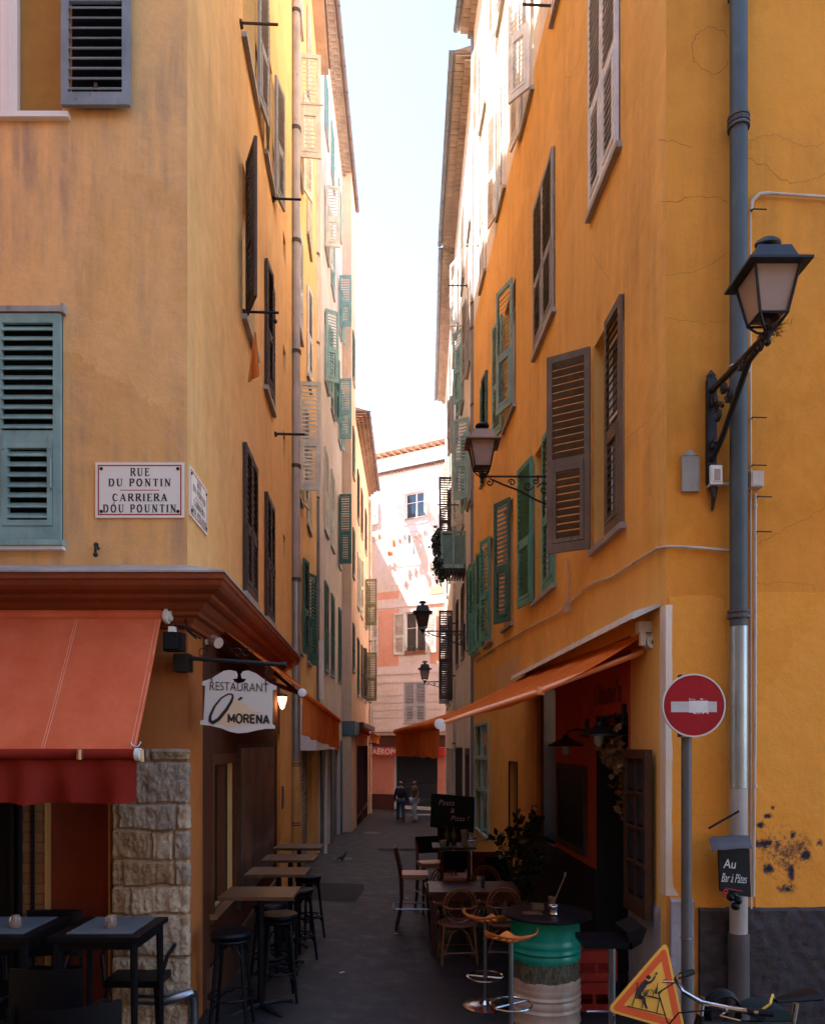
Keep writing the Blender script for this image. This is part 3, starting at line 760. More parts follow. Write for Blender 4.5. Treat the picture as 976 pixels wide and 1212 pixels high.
rough_strip(RF, RF.s_(826), 3.2, -2.9, zp, .03, M['plinth'], 'plinth', RIGHT, .022, .028)
rough_strip(RF, RF.s_(792), RF.s_(819), -2.9, RF.hit(800, 1062)[1], .035, M['plinth_pale'], 'plinth', RIGHT, .015, .03, 5)
rough_strip(RS, .12, RS.s_(746), -2.9, -1.33, .02, M['plinth_pale'], 'plinth', RIGHT, .01, .05, 9)
b = MB(RF.M); zt1, zt0 = RF.hit(786, 716)[1], RF.hit(786, 1060)[1]
n = 30; L = [];
for i in range(n+1):
    z = zt0+(zt1-zt0)*i/n; e = .045 + .010*noise.noise(Vector((0, z*6, 2))) + (.06*max(0, 1-(z-zt0)/.12))*(.5+noise.noise(Vector((z*20, 0, 0))))
    L.append((b.pt((-.006, .007, z)), b.pt((e, .007, z)), b.pt((e+.003, 0, z)), b.pt((-.006, -.13, z))))
for A, C in zip(L, L[1:]):
    b.face((A[0], A[1], C[1], C[0])); b.face((A[1], A[2], C[2], C[1])); b.face((A[3], A[0], C[0], C[3]))
b.build('corner_strip', M['strip_white'], RIGHT, label='cream painted strip up the corner')
# lighter plaster patches with uneven edges
def patch(wall, pts, d, mat, parent, name='plaster_patch'):
    b = MB(wall.M); P2 = []
    for (a, c) in zip(pts, pts[1:] + pts[:1]):
        n = max(2, int(math.hypot(c[0]-a[0], c[1]-a[1])/.04))
        for i in range(n):
            f = i/n; x = a[0]+(c[0]-a[0])*f; z = a[1]+(c[1]-a[1])*f
            P2.append((x+.010*noise.noise(Vector((x*9, z*9, 1))), z+.010*noise.noise(Vector((x*9, z*9, 5)))))
    A = [b.pt((x, d, z)) for x, z in P2]; C = [b.pt((x, 0, z)) for x, z in P2]
    b.face(A)
    for k in range(len(A)): b.face((A[k], A[(k+1) % len(A)], C[(k+1) % len(A)], C[k]))
    return b.build(name, mat, parent)
h = RF.hit
patch(RF, [h(791, 1074), h(791, 706), h(840, 704), h(856, 709), h(859, 760), h(858, 1074)], .0065, M['right_patch'], RIGHT)
SPATTER = patch(RF, [h(893, 1074), h(893, 701), h(976, 701), (2.6, 1.22), (2.6, zp)], .006, M['right_patch'], RIGHT)
SPATTER['label'] = 'smoother plaster patch with a dark blue spatter stain'
h = RS.hit
patch(RS, [h(588, 815), h(587, 795), h(596, 785), h(606, 778), h(614, 776), h(613, 795), h(616, 815), h(600, 822)], .005, M['right_patch_tan'], RIGHT)
# thin plaster cracks, each a narrow ragged groove line on the wall
def crack(wall, pts, w0=.0022, seed=0):
    b = MB(wall.M); P2 = []
    for (u0, v0), (u1, v1) in zip(pts, pts[1:]):
        n = max(2, int(math.hypot(u1-u0, v1-v0)/2.2))
        for i in range(n):
            f = i/n; a, z = wall.hit(u0+(u1-u0)*f, v0+(v1-v0)*f)
            k = len(P2); P2.append((a+.012*noise.noise(Vector((k*.31, seed, 0)))+.004*random.gauss(0, 1), z+.022*noise.noise(Vector((k*.23, seed, 5)))+.0035*random.gauss(0, 1)))
    L = []
    for i, (a, z) in enumerate(P2):
        t = Vector((P2[min(i+1, len(P2)-1)][0]-P2[max(i-1, 0)][0], P2[min(i+1, len(P2)-1)][1]-P2[max(i-1, 0)][1])); t = t.normalized() if t.length else Vector((1, 0)); w_ = w0*(.45+.9*abs(noise.noise(Vector((i*.4, seed, 9)))))
        L.append((b.pt((a-t.y*w_, .0008, z+t.x*w_)), b.pt((a+t.y*w_, .0008, z-t.x*w_))))
    for A, C in zip(L, L[1:]): b.face((A[0], A[1], C[1], C[0]))
    return b.build('wall_crack', M['crack'], RIGHT)
M['crack'] = plain('crack_shadowed_plaster', (.20, .085, .025), .95, var=.4)
random.seed(12)
for i, pts in enumerate([[(779, 166), (800, 168), (816, 174), (822, 172)], [(884, 188), (905, 196), (925, 214), (950, 218), (976, 206)], [(783, 237), (805, 238), (825, 231), (862, 238)], [(786, 326), (820, 322), (845, 310), (862, 298)], [(886, 166), (915, 158), (950, 174), (976, 170)], [(896, 644), (920, 630), (950, 616), (976, 600)], [(788, 376), (830, 382), (862, 380)], [(892, 692), (930, 688), (962, 692), (964, 706)], [(886, 300), (910, 292), (945, 298), (976, 310)]]): crack(RF, pts, .0024 if i < 3 else .0016, i*3.3)
for i, pts in enumerate([[(818, 54), (826, 38), (840, 31), (855, 36), (862, 46)], [(818, 54), (820, 70), (830, 82), (846, 88), (858, 80), (862, 68)]]): crack(RF, pts, .003, 50+i)
for i, pts in enumerate([[(705, 20), (690, 60), (676, 90), (668, 94)], [(764, 70), (760, 95), (762, 112)], [(740, 520), (765, 500), (784, 470)], [(700, 300), (720, 330), (712, 350)]]): crack(RS, pts, .002, 80+i)
# the stained patch: dark blue paint spatter soaked into the plaster
sm = M['right_patch'].copy(); sm.name = 'right_plaster_patch_spattered'; st_n = sm.node_tree; pb_n = st_n.nodes['Principled BSDF']; old = pb_n.inputs['Base Color'].links[0].from_socket
geo = st_n.nodes.new('ShaderNodeNewGeometry')
acc = None
for (cu, cv, ru, rv, amp) in ((904, 998, 16, 8, 1), (899, 976, 9, 5, .95), (908, 966, 8, 5, .95), (913, 956, 4, 4, .8), (937, 988, 6, 7, .95), (952, 1013, 10, 9, 1), (935, 1033, 6, 15, 1), (909, 1028, 10, 9, .95), (920, 1000, 14, 10, .7), (968, 998, 6, 6, .8), (930, 1052, 18, 8, .72), (891, 990, 4, 8, .9), (928, 1010, 42, 40, .56), (945, 1000, 20, 20, .6)):
    a, z = RF.hit(cu, cv); p = RF.w(a, 0, z)
    sb_ = st_n.nodes.new('ShaderNodeVectorMath'); sb_.operation = 'SUBTRACT'; st_n.links.new(geo.outputs['Position'], sb_.inputs[0]); sb_.inputs[1].default_value = p
    ml = st_n.nodes.new('ShaderNodeVectorMath'); ml.operation = 'MULTIPLY'; st_n.links.new(sb_.outputs[0], ml.inputs[0]); ml.inputs[1].default_value = (148/ru, 0, 148/rv)
    ln = st_n.nodes.new('ShaderNodeVectorMath'); ln.operation = 'LENGTH'; st_n.links.new(ml.outputs[0], ln.inputs[0])
    mr = st_n.nodes.new('ShaderNodeMapRange'); mr.inputs[1].default_value = 1.25; mr.inputs[2].default_value = 0; mr.inputs[3].default_value = 0; mr.inputs[4].default_value = amp; st_n.links.new(ln.outputs['Value'], mr.inputs[0])
    if acc is None: acc = mr.outputs[0]
    else: mx_ = N(st_n, 'ShaderNodeMath', operation='MAXIMUM'); st_n.links.new(acc, mx_.inputs[0]); st_n.links.new(mr.outputs[0], mx_.inputs[1]); acc = mx_.outputs[0]
n1 = noise_node(st_n, 34, 10, .85); n2 = noise_node(st_n, 8, 4, .7)
ad_ = N(st_n, 'ShaderNodeMath', operation='MULTIPLY_ADD'); st_n.links.new(n1, ad_.inputs[0]); ad_.inputs[1].default_value = 2.2; st_n.links.new(acc, ad_.inputs[2])
ad2 = N(st_n, 'ShaderNodeMath', operation='MULTIPLY_ADD'); st_n.links.new(n2, ad2.inputs[0]); ad2.inputs[1].default_value = .5; st_n.links.new(ad_.outputs[0], ad2.inputs[2])
mr2 = st_n.nodes.new('ShaderNodeMapRange'); mr2.inputs[1].default_value = 1.62; mr2.inputs[2].default_value = 2.02; st_n.links.new(ad2.outputs[0], mr2.inputs[0])
gt0 = N(st_n, 'ShaderNodeMath', operation='GREATER_THAN'); st_n.links.new(acc, gt0.inputs[0]); gt0.inputs[1].default_value = .03
mm_ = N(st_n, 'ShaderNodeMath', operation='MULTIPLY'); st_n.links.new(mr2.outputs[0], mm_.inputs[0]); st_n.links.new(gt0.outputs[0], mm_.inputs[1])
st_n.links.new(mixc(st_n, mm_.outputs[0], old, (.030, .026, .042)), pb_n.inputs['Base Color'])
SPATTER.data.materials[0] = sm
# red shop front of the bar
r0, r1 = RS.s_(771), RS.s_(657.6)
slab_holes(RS, RS.s_(746), r1-.001, -1.32, .98, [(dr0, dr1, -1.32, .28)], .008, M['shop_red'], 'shop_front', RIGHT)
slab_holes(RS, dr1, RS.s_(622), -3.0, -1.325, [(dr0, dr1, -3.0, -1.32)], .012, M['wainscot'], 'wainscot', RIGHT)
MB(RS.M).box(dk0, dk1, -.1, -.05, -1.5, .75).build('window', M['pane'], RIGHT)
b = MB(RS.M); b.box(dr0-.3, dr1+.3, -1.6, -1.55, -3.2, .5).box(dr0-.05, dr0, -1.6, -.5, -3.2, .5).box(dr1, dr1+.05, -1.6, -.5, -3.2, .5).box(dr0, dr1, -1.6, -.5, .28, .33); b.box(dr0+.001, dr0+.012, -.5, .006, -3.2, .27).box(dr1-.012, dr1-.001, -.5, .006, -3.2, .27).box(dr0+.012, dr1-.012, -.5, .006, .262, .278); b.build('doorway', M['dark'], RIGHT)  # near-black back and lining put the doorway's shade into the colour
# green window and small niche
b = MB(RS.M); 
for x in (gw0, (gw0+gw1)/2-.03, gw1-.07): b.box(x, x+.07, -.03, .03, -2.0, .45)
for z in (-2.0, -1.05, -.35, .38): b.box(gw0+.07, gw1-.07, -.028, .028, z, z+.07)
gwo = b.build('window', paint('pale_green_window_paint', (.30, .42, .34), .2, (.3, .3, .25), .5), RIGHT)
MB(RS.M).box(gw0, gw1, -.12, -.07, -2.0, .45).build('pane', glass('green_tinted_pane', (.12, .17, .13), .12), gwo)
MB(RS.M).box(nb0, nb1, -.1, -.07, -1.5, -.33).build('niche', M['pane_warm'], RIGHT)
b = MB(RS.M); t = .03; b.box(nb0-t, nb0, -.01, .02, -1.53, -.3).box(nb1, nb1+t, -.01, .02, -1.53, -.3).box(nb0, nb1, -.01, .02, -.33, -.3); b.build('niche_frame', M['dark_wood'], RIGHT)
# painted bar name over the door
def text_obj(s, size, X, Z, pos, mat, name, parent, shear=0, ext=.0015, bold=0, align='CENTER', sx=1.0, spacing=1.0, width=None):
    cu = bpy.data.curves.new(name, 'FONT'); cu.body = s; cu.size = size; cu.shear = shear; cu.extrude = ext; cu.offset = bold; cu.align_x = align; cu.align_y = 'CENTER'; cu.space_character = spacing; cu.resolution_u = 5
    o = bpy.data.objects.new('tmp', cu); col.objects.link(o); dg = bpy.context.evaluated_depsgraph_get(); dg.update()
    me = bpy.data.meshes.new_from_object(o.evaluated_get(dg)); bpy.data.objects.remove(o); me.materials.clear(); me.materials.append(mat)
    if width: xs_ = [v.co.x for v in me.vertices]; sx = width/(max(xs_)-min(xs_))
    X = Vector(X).normalized(); Z = Vector(Z).normalized(); Nn = X.cross(Z)
    ob = bpy.data.objects.new(name, me)
    Mx = Matrix(((X.x*sx, Z.x, Nn.x, pos[0]), (X.y*sx, Z.y, Nn.y, pos[1]), (X.z*sx, Z.z, Nn.z, pos[2]), (0, 0, 0, 1)))
    place(ob, Mx, parent); return ob
tdir = -RS.x
ca, cz_ = RS.hit(719, 824)
pos = RS.w(ca, .014, cz_+.02)
M['wine'] = plain('wine_red_letters', (.16, .02, .02), .6)
text_obj("Diane's", .30, tdir, (0, 0, 1), pos, M['wine'], 'lettering', RIGHT, .15, .002, .008)
sb = MB(RS.M)
pts = [RS.hit(x, y) for x, y in ((706, 848), (710, 857), (718, 856), (726, 848), (732, 842))]
sb.tube([(a, .013, z) for a, z in pts], [.008, .022, .026, .022, .006], 6, flat=.25); sb.build('lettering_swash', M['wine'], RIGHT)
sa, sz_ = RS.hit(726, 852)
text_obj('BAR', .10, tdir, (0, 0, 1), RS.w(sa, .014, sz_-.02), M['wine'], 'lettering', RIGHT, 0, .002, .004)

# ------------------------------------------------------------------ buildings further down the left side
def column_windows(wall, bld, cols_, rows_, mats, angs, z0, z1, s0, s1, mat, extra=[]):
    H = []; sp = []
    i = 0
    for (a, c) in cols_:
        for (e, g) in rows_:
            H.append((a, c, e, g)); n_, f_ = angs[i % len(angs)]; sp.append((a, c, e, g, n_, f_, mats[i % len(mats)])); i += 1
    facade(wall, s0, s1, z0, z1, H + extra, mat, bld)
    for a, c, e, g, n_, f_, mt in sp: win(wall, bld, a, c, e, g, near=n_, far=f_, mat=mt, mull=False)
BE = empty('town_house', (-6, 23, -3), 'tall beige house on the left beyond the double drainpipes, green shutters', 'building')
rB = [(2.05, 4.5), (5.9, 8.2), (10.0, 12.0), (13.7, 15.4), (17.0, 18.6)]
H = []; sp = []
for ci, (a, c) in enumerate(((.9, 1.7), (2.6, 3.4), (4.9, 5.7))):
    for ri, (e, g) in enumerate(rB):
        H.append((a, c, e, g))
        if ci == 2: n_, f_, mt = ((0, 0, 'dark_green'), (95, 0, 'dark_green'), (95, 170, 'teal'), (92, 170, 'teal'), (0, 0, 'teal'))[ri]
        elif ci == 0: n_, f_, mt = ((0, 0, 'dark_green'), (0, 0, 'cream_paint'), (60, 170, 'teal'), (80, 170, 'cream_paint'), (0, 0, 'teal'))[ri]
        else: n_, f_, mt = ((0, 0, 'dark_green'), (0, 0, 'cream_paint'), (0, 165, 'dark_green'), (0, 0, 'teal'), (0, 0, 'teal'))[ri]
        sp.append((a, c, e, g, n_, f_, mt))
g1 = (.35, 2.4, GB, -.1, .15); g2 = (3.0, 5.6, GB, -.1, .15)
facade(LB, 0, 6.4, GB, 20.0, H + [g1, g2], M['beige'], BE)
for a, c, e, g, n_, f_, mt in sp: win(LB, BE, a, c, e, g, near=n_, far=f_, mat=mt, mull=False)
for q in (g1, g2): roller_shutter(LB, q[0], q[1], -3.3, q[3], -.13, plain('dark_roller_metal', (.09, .09, .10), .45, .5), BE)
for q_ in ((2.42, 2.62, .05, 0), (5.62, 5.9, .06, .1), (.0, .3, .04, -.1)): MB(LB.M).box(q_[0], q_[1], -.01, q_[2], -3.3, q_[3]).build('shop_column', paint('teal_grey_column', (.12, .19, .22), .3, (.3, .3, .3), .5), BE)
shell(BE, [(-2.42, 19.8), (-12, 19.8), (-12, 28.2), (-2.13, 28.2)], GB, 20, M['beige'])
facade(LBp, 0, 2.0, GB, 20.0, [(.5, 1.2, z, z+1.7) for z in (2.6, 6.0, 9.6, 13)], M['peach'], BE)
for z in (2.6, 6.0, 9.6, 13): win(LBp, BE, .5, 1.2, z, z+1.7, near=0, far=0, mat='dark_green', mull=False)
b = MB(); b.quad((-2.5, 26.2, GB), (-2.13, 26.2, GB), (-2.13, 26.2, 20), (-2.5, 26.2, 20)); b.build('wall', M['tan'], BE)
b = MB(); b.box(-2.46, -2.0, 26.1, 28.2, .28, .78); b.build('fascia', paint('teal_fascia', (.10, .16, .19), .3, (.25, .25, .25), .5), BE)
eave(BE, LB, .0, 8.4, 20.0, .33, 'gutter', 2, back=5)
CC = empty('town_house', (-6, 32, -3.2), 'lower peach house on the left at the end of the alley', 'building')
rC = [(1.9, 4.1), (5.3, 7.4), (8.7, 10.6)]
H = []; sp = []
k = 0
for ci, (a, c) in enumerate(((.8, 1.7), (2.9, 3.8), (5.6, 6.6))):
    for ri, (e, g) in enumerate(rC):
        H.append((a, c, e, g)); n_, f_, mt = [(0, 0, 'dark_green'), (0, 165, 'cream_paint'), (0, 0, 'dark_wood'), (0, 165, 'dark_wood'), (0, 0, 'cream_paint'), (0, 0, 'dark_wood'), (95, 165, 'olive'), (95, 165, 'olive'), (0, 0, 'dark_wood')][k]; k += 1
        sp.append((a, c, e, g, n_, f_, mt))
H.append((.6, 3.5, GB, -.1, .2)); H.append((4.0, 7.6, GB, -.1, .2))
facade(LC, 0, 8.8, GB, 12.5, H, M['peach'], CC)
for a, c, e, g, n_, f_, mt in sp: win(LC, CC, a, c, e, g, near=n_, far=f_, mat=mt, mull=False)
b = MB(LC.M); b.box(.6, 3.5, -.2, -.15, -3.6, -.1).box(4, 7.6, -.2, -.15, -3.6, -.1); b.build('shop_window', M['pane'], CC)
b = MB(LC.M)
for x in (.6, 1.55, 2.5, 3.4, 4.0, 5.2, 6.4, 7.5): b.box(x, x+.09, -.15, .03, -3.6, -.1)
b.box(.6, 3.5, -.12, .02, -2.9, -2.8).box(4, 7.6, -.12, .02, -2.9, -2.8); b.build('shop_frame', M['maroon'], CC)
b = MB(LC.M); b.box(0, 8.8, -.01, .30, .60, .80).box(0, 8.8, -.01, .2, .5, .6); b.build('cornice', M['maroon'], CC)
shell(CC, [(-2.13, 28.2), (-12, 28.2), (-12, 37), (-2.15, 37)], GB, 12.5, M['peach'])
eave(CC, LC, 0, 8.8, 12.5, .42, 'gutter', 3, back=5, tmat='tile')
# ------------------------------------------------------------------ buildings further down the right side
RR = empty('town_house', (6, 21, -3), 'cream house on the right whose upper floors stand in the sun', 'building')
rR = [(2.4, 4.4), (6.0, 8.0), (9.4, 11.4), (12.8, 14.8)]
H = []; sp = []; k = 0
for (a, c) in ((.5, 1.35), (2.7, 3.5), (5.0, 5.85)):
    for (e, g) in rR:
        H.append((a, c, e, g)); n_, f_, mt = [(0, 0, 'dark_green'), (60, 165, 'teal'), (0, 170, 'grey_wood'), (0, 0, 'white_paint'), (0, 0, 'brown_wood'), (45, 170, 'cream_paint'), (35, 165, 'teal'), (0, 0, 'grey_wood'), (0, 0, 'dark_wood'), (0, 170, 'teal'), (0, 0, 'grey_wood'), (25, 165, 'white_paint')][k]; k += 1
        sp.append((a, c, e, g, n_, f_, mt))
g1 = (.9, 2.2, GB, -.2, .3); g2 = (3.4, 6.4, GB, -.1, .2)
facade(R2, 0, 7.1, GB, 16.6, H + [g1, g2], M['cream'], RR)
for a, c, e, g, n_, f_, mt in sp: win(R2, RR, a, c, e, g, near=n_, far=f_, mat=mt, mull=False)
b = MB(R2.M); b.box(.9, 2.2, -.3, -.25, -3.3, -.2).box(3.4, 6.4, -.2, -.15, -3.4, -.1); b.build('shop_window', M['pane'], RR)
b = MB(R2.M)
for x in (.9, 1.5, 2.1, 3.4, 4.4, 5.4, 6.3): b.box(x, x+.08, -.2, .02, -3.4, -.15)
b.box(.9, 2.2, -.2, .015, -.3, -.12); b.build('shop_frame', M['dark_wood'], RR)
shell(RR, [(1.43, 17.9), (13, 17.9), (13, 25), (1.4, 25)], GB, 16.6, M['cream'])
eave(RR, R2, .1, 7.1, 16.6, .42, 'gutter_grey', 2, back=5)
RC = empty('town_house', (6, 30, -3.2), 'pale house on the right near the end of the alley with dark open shutters', 'building')
rQ = [(1.5, 4.5), (6.3, 9.0), (10.2, 12.2), (13.2, 15.0)]
H = []; sp = []; k = 0
for (a, c) in ((.4, 1.35), (3.5, 4.4), (6.6, 7.5)):
    for (e, g) in rQ:
        H.append((a, c, e, g)); n_, f_, mt = [(92, 165, 'dark_wood'), (95, 165, 'dark_wood'), (0, 165, 'grey_wood'), (0, 0, 'grey_wood'), (60, 165, 'grey_blue'), (50, 0, 'dark_wood'), (0, 0, 'teal'), (0, 0, 'grey_wood'), (0, 0, 'lilac'), (0, 0, 'dark_wood'), (0, 165, 'cream_paint'), (0, 0, 'grey_wood')][k]; k += 1
        sp.append((a, c, e, g, n_, f_, mt))
facade(R3, 0, 11, GB, 16.5, H + [(1, 4, GB, -.2, .2), (5, 9, GB, -.2, .2)], M['cream'], RC)
for a, c, e, g, n_, f_, mt in sp: win(R3, RC, a, c, e, g, near=n_, far=f_, mat=mt, mull=False)
b = MB(R3.M); b.box(1, 4, -.2, -.15, -3.6, -.2).box(5, 9, -.2, -.15, -3.6, -.2); b.build('shop_window', M['pane'], RC)
shell(RC, [(1.4, 25), (13, 25), (13, 36), (1.57, 36)], GB, 16.5, M['cream'])
eave(RC, R3, 0, 11, 16.5, .40, 'gutter_grey', 2, back=5)
# ------------------------------------------------------------------ house that closes the alley
FA = empty('town_house', (0, 45, -3.6), 'pink and white house across the end of the alley with shop awning', 'building')
def fh(u, v): return FW.hit(u, v)
ztop = fh(488, 553)[1]
w1 = (fh(479, 0)[0], fh(504, 0)[0], fh(0+490, 774)[1], fh(490, 724)[1])
w0 = (fh(427, 0)[0], fh(441, 0)[0], fh(490, 774)[1], fh(490, 724)[1])
w2 = (fh(478.5, 0)[0], fh(504, 0)[0], fh(490, 856)[1], fh(490, 807)[1])
w3 = (fh(419, 0)[0], fh(441, 0)[0], fh(490, 870)[1], fh(490, 838)[1])
w4 = (fh(476, 0)[0], fh(507, 0)[0], fh(490, 612)[1], fh(490, 590)[1])
w5 = (fh(530, 0)[0], fh(545, 0)[0], w1[2], w1[3]); w6 = (w5[0], w5[1], w2[2], w2[3])
w7 = (w1[0], w1[1], fh(488, 613)[1], fh(488, 583)[1]); w8 = (w0[0], w0[1], w7[2], w7[3])
sh = (fh(467, 0)[0], fh(517.5, 0)[0], GB, fh(490, 893)[1])
holes = [w1, w0, w2, w3, w5, w6, w7, w8, sh + (.25,)]
facade(FW, -4, 9, GB, ztop, holes, M['far_stone'], FA)
z78 = fh(488, 787)[1]; z_u = fh(488, 718)[1]
def band(u0, u1, v0, v1, d, mat, name='band'):
    a, c = max(-3.95, fh(u0, 0)[0]), fh(u1, 0)[0]; return MB(FW.M).box(a, c, -.01, d, fh(488, v1)[1], fh(488, v0)[1]).build(name, mat, FA)
for a, c in ((420, 446-.0), (446.5, 472), (508, 548)):
    pass
for (a, c) in ((446.5, 472), (509, 524)): band(a, c, 719, 787, .012, M['far_pink'], 'pink_panel'); band(a, c, 697, 706, .012, M['far_pink'], 'pink_panel')
for (a, c) in ((446.5, 472), (509, 524)): band(a, c, 560, 690, .012, M['far_stone'], 'sunlit_panel')  # pale instead of pink: the sun's glare is put into the panel colour
for v in (716, 796, 806): band(380, 560, v-1.2, v+1.2, .05, M['far_stone'], 'string_course')
for sa_, sb_ in ((-3.9, w3[0]-.05), (w3[1]+.05, w2[0]-.08), (w2[1]+.08, 8.8)):
    for v in (815, 824, 833, 842, 851): MB(FW.M).box(sa_, sb_, -.01, .03, fh(488, v+8.0)[1]+.035, fh(488, v)[1]).build('stone_course', M['far_stone'], FA)
for q, kw in ((w1, dict(near=176, far=176, mat='white_paint', pane='pane')), (w0, dict(near=176, far=176, mat='white_paint')), (w2, dict(near=0, far=0, mat='lilac')), (w3, dict(near=0, far=0, mat='lilac')), (w5, dict(near=176, far=176, mat='white_paint')), (w6, dict(near=0, far=0, mat='lilac')), (w7, dict(near=110, far=110, mat='white_paint')), (w8, dict(near=176, far=176, mat='white_paint'))):
    win(FW, FA, *q, **kw)
for q in (w1, w7, w2, w0):
    b = MB(FW.M)
    b.box(q[0]-.12, q[0]-.0, -.01, .02, q[2]-.35, q[3]+.2).box(q[1], q[1]+.12, -.01, .02, q[2]-.35, q[3]+.2).box(q[0], q[1], -.01, .02, q[3], q[3]+.2).box(q[0], q[1], -.01, .02, q[2]-.35, q[2]-.07)
    b.build('window_surround', M['far_stone'], FA)
# cornice over the shop, dark band, pink shop wall, plinth
band(380, 560, 862, 866, .35, M['far_stone'], 'cornice'); band(380, 560, 867, 870, .22, M['far_stone'], 'cornice')
band(380, 560, 870.5, 884, .06, M['maroon'], 'fascia')
band(436, 466.5, 893.5, 941, .03, M['pink_far'], 'shop_wall'); band(518, 560, 875, 941, .03, M['pink_far'], 'shop_wall')
band(380, 466.5, 941.5, 975, .05, M['maroon'], 'plinth'); band(518, 560, 941.5, 975, .05, M['maroon'], 'plinth')
band(380, 435.5, 893.5, 941, .03, M['pink_far'], 'shop_wall')
roller_shutter(FW, sh[0], sh[1], -3.75, sh[3], -.2, plain('dark_blue_roller', (.035, .045, .065), .5, .3), FA)
b = MB(FW.M); b.box(sh[0], sh[1], -.18, .05, fh(488, 958)[1], fh(488, 954.5)[1]); b.build('doorstep', M['far_stone'], FA)
# roof: tiled eave, set back attic, second eave with rafters
eave(FA, FW, -4, 9, ztop, .13, 'gutter', 1, back=1.6, tmat='tile')
b = MB(FW.M); zz1 = fh(488, 526)[1]+.15
b.box(-3.5, 8, -4, -1.2, ztop-.2, zz1); b.build('attic_wall', M['far_stone'], FA)
b = MB(FW.M); b.box(-3.7, 8.2, -4, -.7, zz1+.1, zz1+.2)
for i in range(27): b.box(-3.5+i*.42, -3.4+i*.42, -1.3, -.72, zz1-.02, zz1+.1)
b.build('attic_roof', M['tile'], FA)
b = MB(FW.M)
for i in range(57): 
    x = -3.5+i*.2
    if -1.2 < x < .1: continue
    b.box(x, x+.03, -.25, -.22, ztop+.1, ztop+.75)
b.box(-3.5, 8, -.26, -.21, ztop+.75, ztop+.8); b.build('balustrade', M['white_paint'], FA)
shell(FA, [(-3.46, 42.6), (1, 50), (12, 44), (7.79, 36.1)], GB, ztop, M['far_stone'])
SH = empty('town_house', (-8, 41, -3.6), 'tall house round the left corner at the end of the alley', 'building')  # hidden from view, added to shade the lower part of the end facade
SW = Wall((-3.5, 38.2), (0, 1), (1, 0))
facade(SW, 0, 4.4, GB, 13.6, [(1.5, 2.5, z, z+1.9) for z in (1.5, 5, 8.5, 12)], M['tan'], SH)
for z in (1.5, 5, 8.5, 12): win(SW, SH, 1.5, 2.5, z, z+1.9, mat='olive')
shell(SH, [(-3.5, 42.6), (-12, 42.6), (-12, 38.2), (-3.5, 38.2)], GB, 13.6, M['tan'])
b = MB(); b.quad((-12.2, 38, 13.6), (-3.2, 38, 13.6), (-3.2, 42.8, 13.6), (-12.2, 42.8, 13.6)); b.build('roof', M['tile'], SH)
b = MB(FW.M); b.quad((-4, 0, ztop-.03), (9, 0, ztop-.03), (9, -8, ztop-.03), (-4, -8, ztop-.03)); b.build('roof_terrace', M['tile'], FA)
# flower boxes and open iron guards on the far house
for q in (w1, w0):
    b = MB(FW.M); b.box(q[0]+.04, q[0]+(q[1]-q[0])*.48, -.05, .12, q[2]+.0, q[2]+.17).box(q[0]+(q[1]-q[0])*.52, q[1]-.04, -.05, .12, q[2]+.0, q[2]+.17)
    fb = b.build('flower_box', M['soil_pot'], label='terracotta flower boxes on the window sill of the far pink house, ' + ('below the street lantern' if q is w1 else 'at the left window'), cat='flower box')
    g = MB(FW.M); random.seed(5)
    for i in range(150):
        c = FW.M.inverted() @ Vector((0,0,0)); x = random.uniform(q[0]+.05, q[1]-.05); y = random.uniform(-.06, .16); z = q[2]+.17+abs(random.gauss(0, .10))
        a = Vector((x, y, z)); d = Vector((random.gauss(0,.04), random.gauss(0,.04), random.gauss(0,.04))); e = Vector((random.gauss(0,.04), random.gauss(0,.04), random.gauss(0,.04)))
        g.quad(a, a+d, a+d+e, a+e)
    g.build('foliage', plain('window_plant_leaf', (.05, .09, .06), .7, var=.4), fb)
# neighbour behind the camera, across the crossing street
BK = empty('town_house', (0, -12, -1.8), 'ochre house across the crossing street behind the viewer', 'building')
BW = Wall((0, -6.5), (1, 0), (0, 1))
H = [(x, x+1.1, z, z+1.9) for x in (-9, -6, -3, 0, 3, 6, 9) for z in (1.5, 5)]
facade(BW, -15, 15, GB, 9, H, M['left_front'], BK)
for q in H: win(BW, BK, *q, mat='teal', lower=False, mull=False)
shell(BK, [(-15, -6.5), (-15, -16), (15, -16), (15, -6.5)], GB, 9, M['left_front'])
b = MB(); b.quad((-15.3, -6.1, 9), (15.3, -6.1, 9), (15.3, -16, 10.5), (-15.3, -16, 10.5)); b.build('roof', M['tile'], BK)

SUN_BLOCK = empty('town_house', (-9, -1, -2), 'tall house on the near left side of the crossing street, beside the viewer', 'building')  # out of view, added to keep direct sun off the terrace and bicycle
NW = Wall((-3.5, -6.0), (0, 1), (1, 0))
H = [(y, y+1, z, z+1.9) for y in (1.5, 4.5, 7.5) for z in (1.5, 5, 8.5)]
facade(NW, 0, 10.7, GB, 10.8, H, M['left_front'], SUN_BLOCK)
for q in H: win(NW, SUN_BLOCK, *q, mat='teal', lower=False, mull=False)
shell(SUN_BLOCK, [(-3.5, 4.7), (-14, 4.7), (-14, -6), (-3.5, -6)], GB, 10.8, M['left_front'])
b = MB(); b.quad((-14.2, -6.2, 10.8), (-3.3, -6.2, 10.8), (-3.3, 4.9, 10.8), (-14.2, 4.9, 10.8)); b.build('roof', M['tile'], SUN_BLOCK)
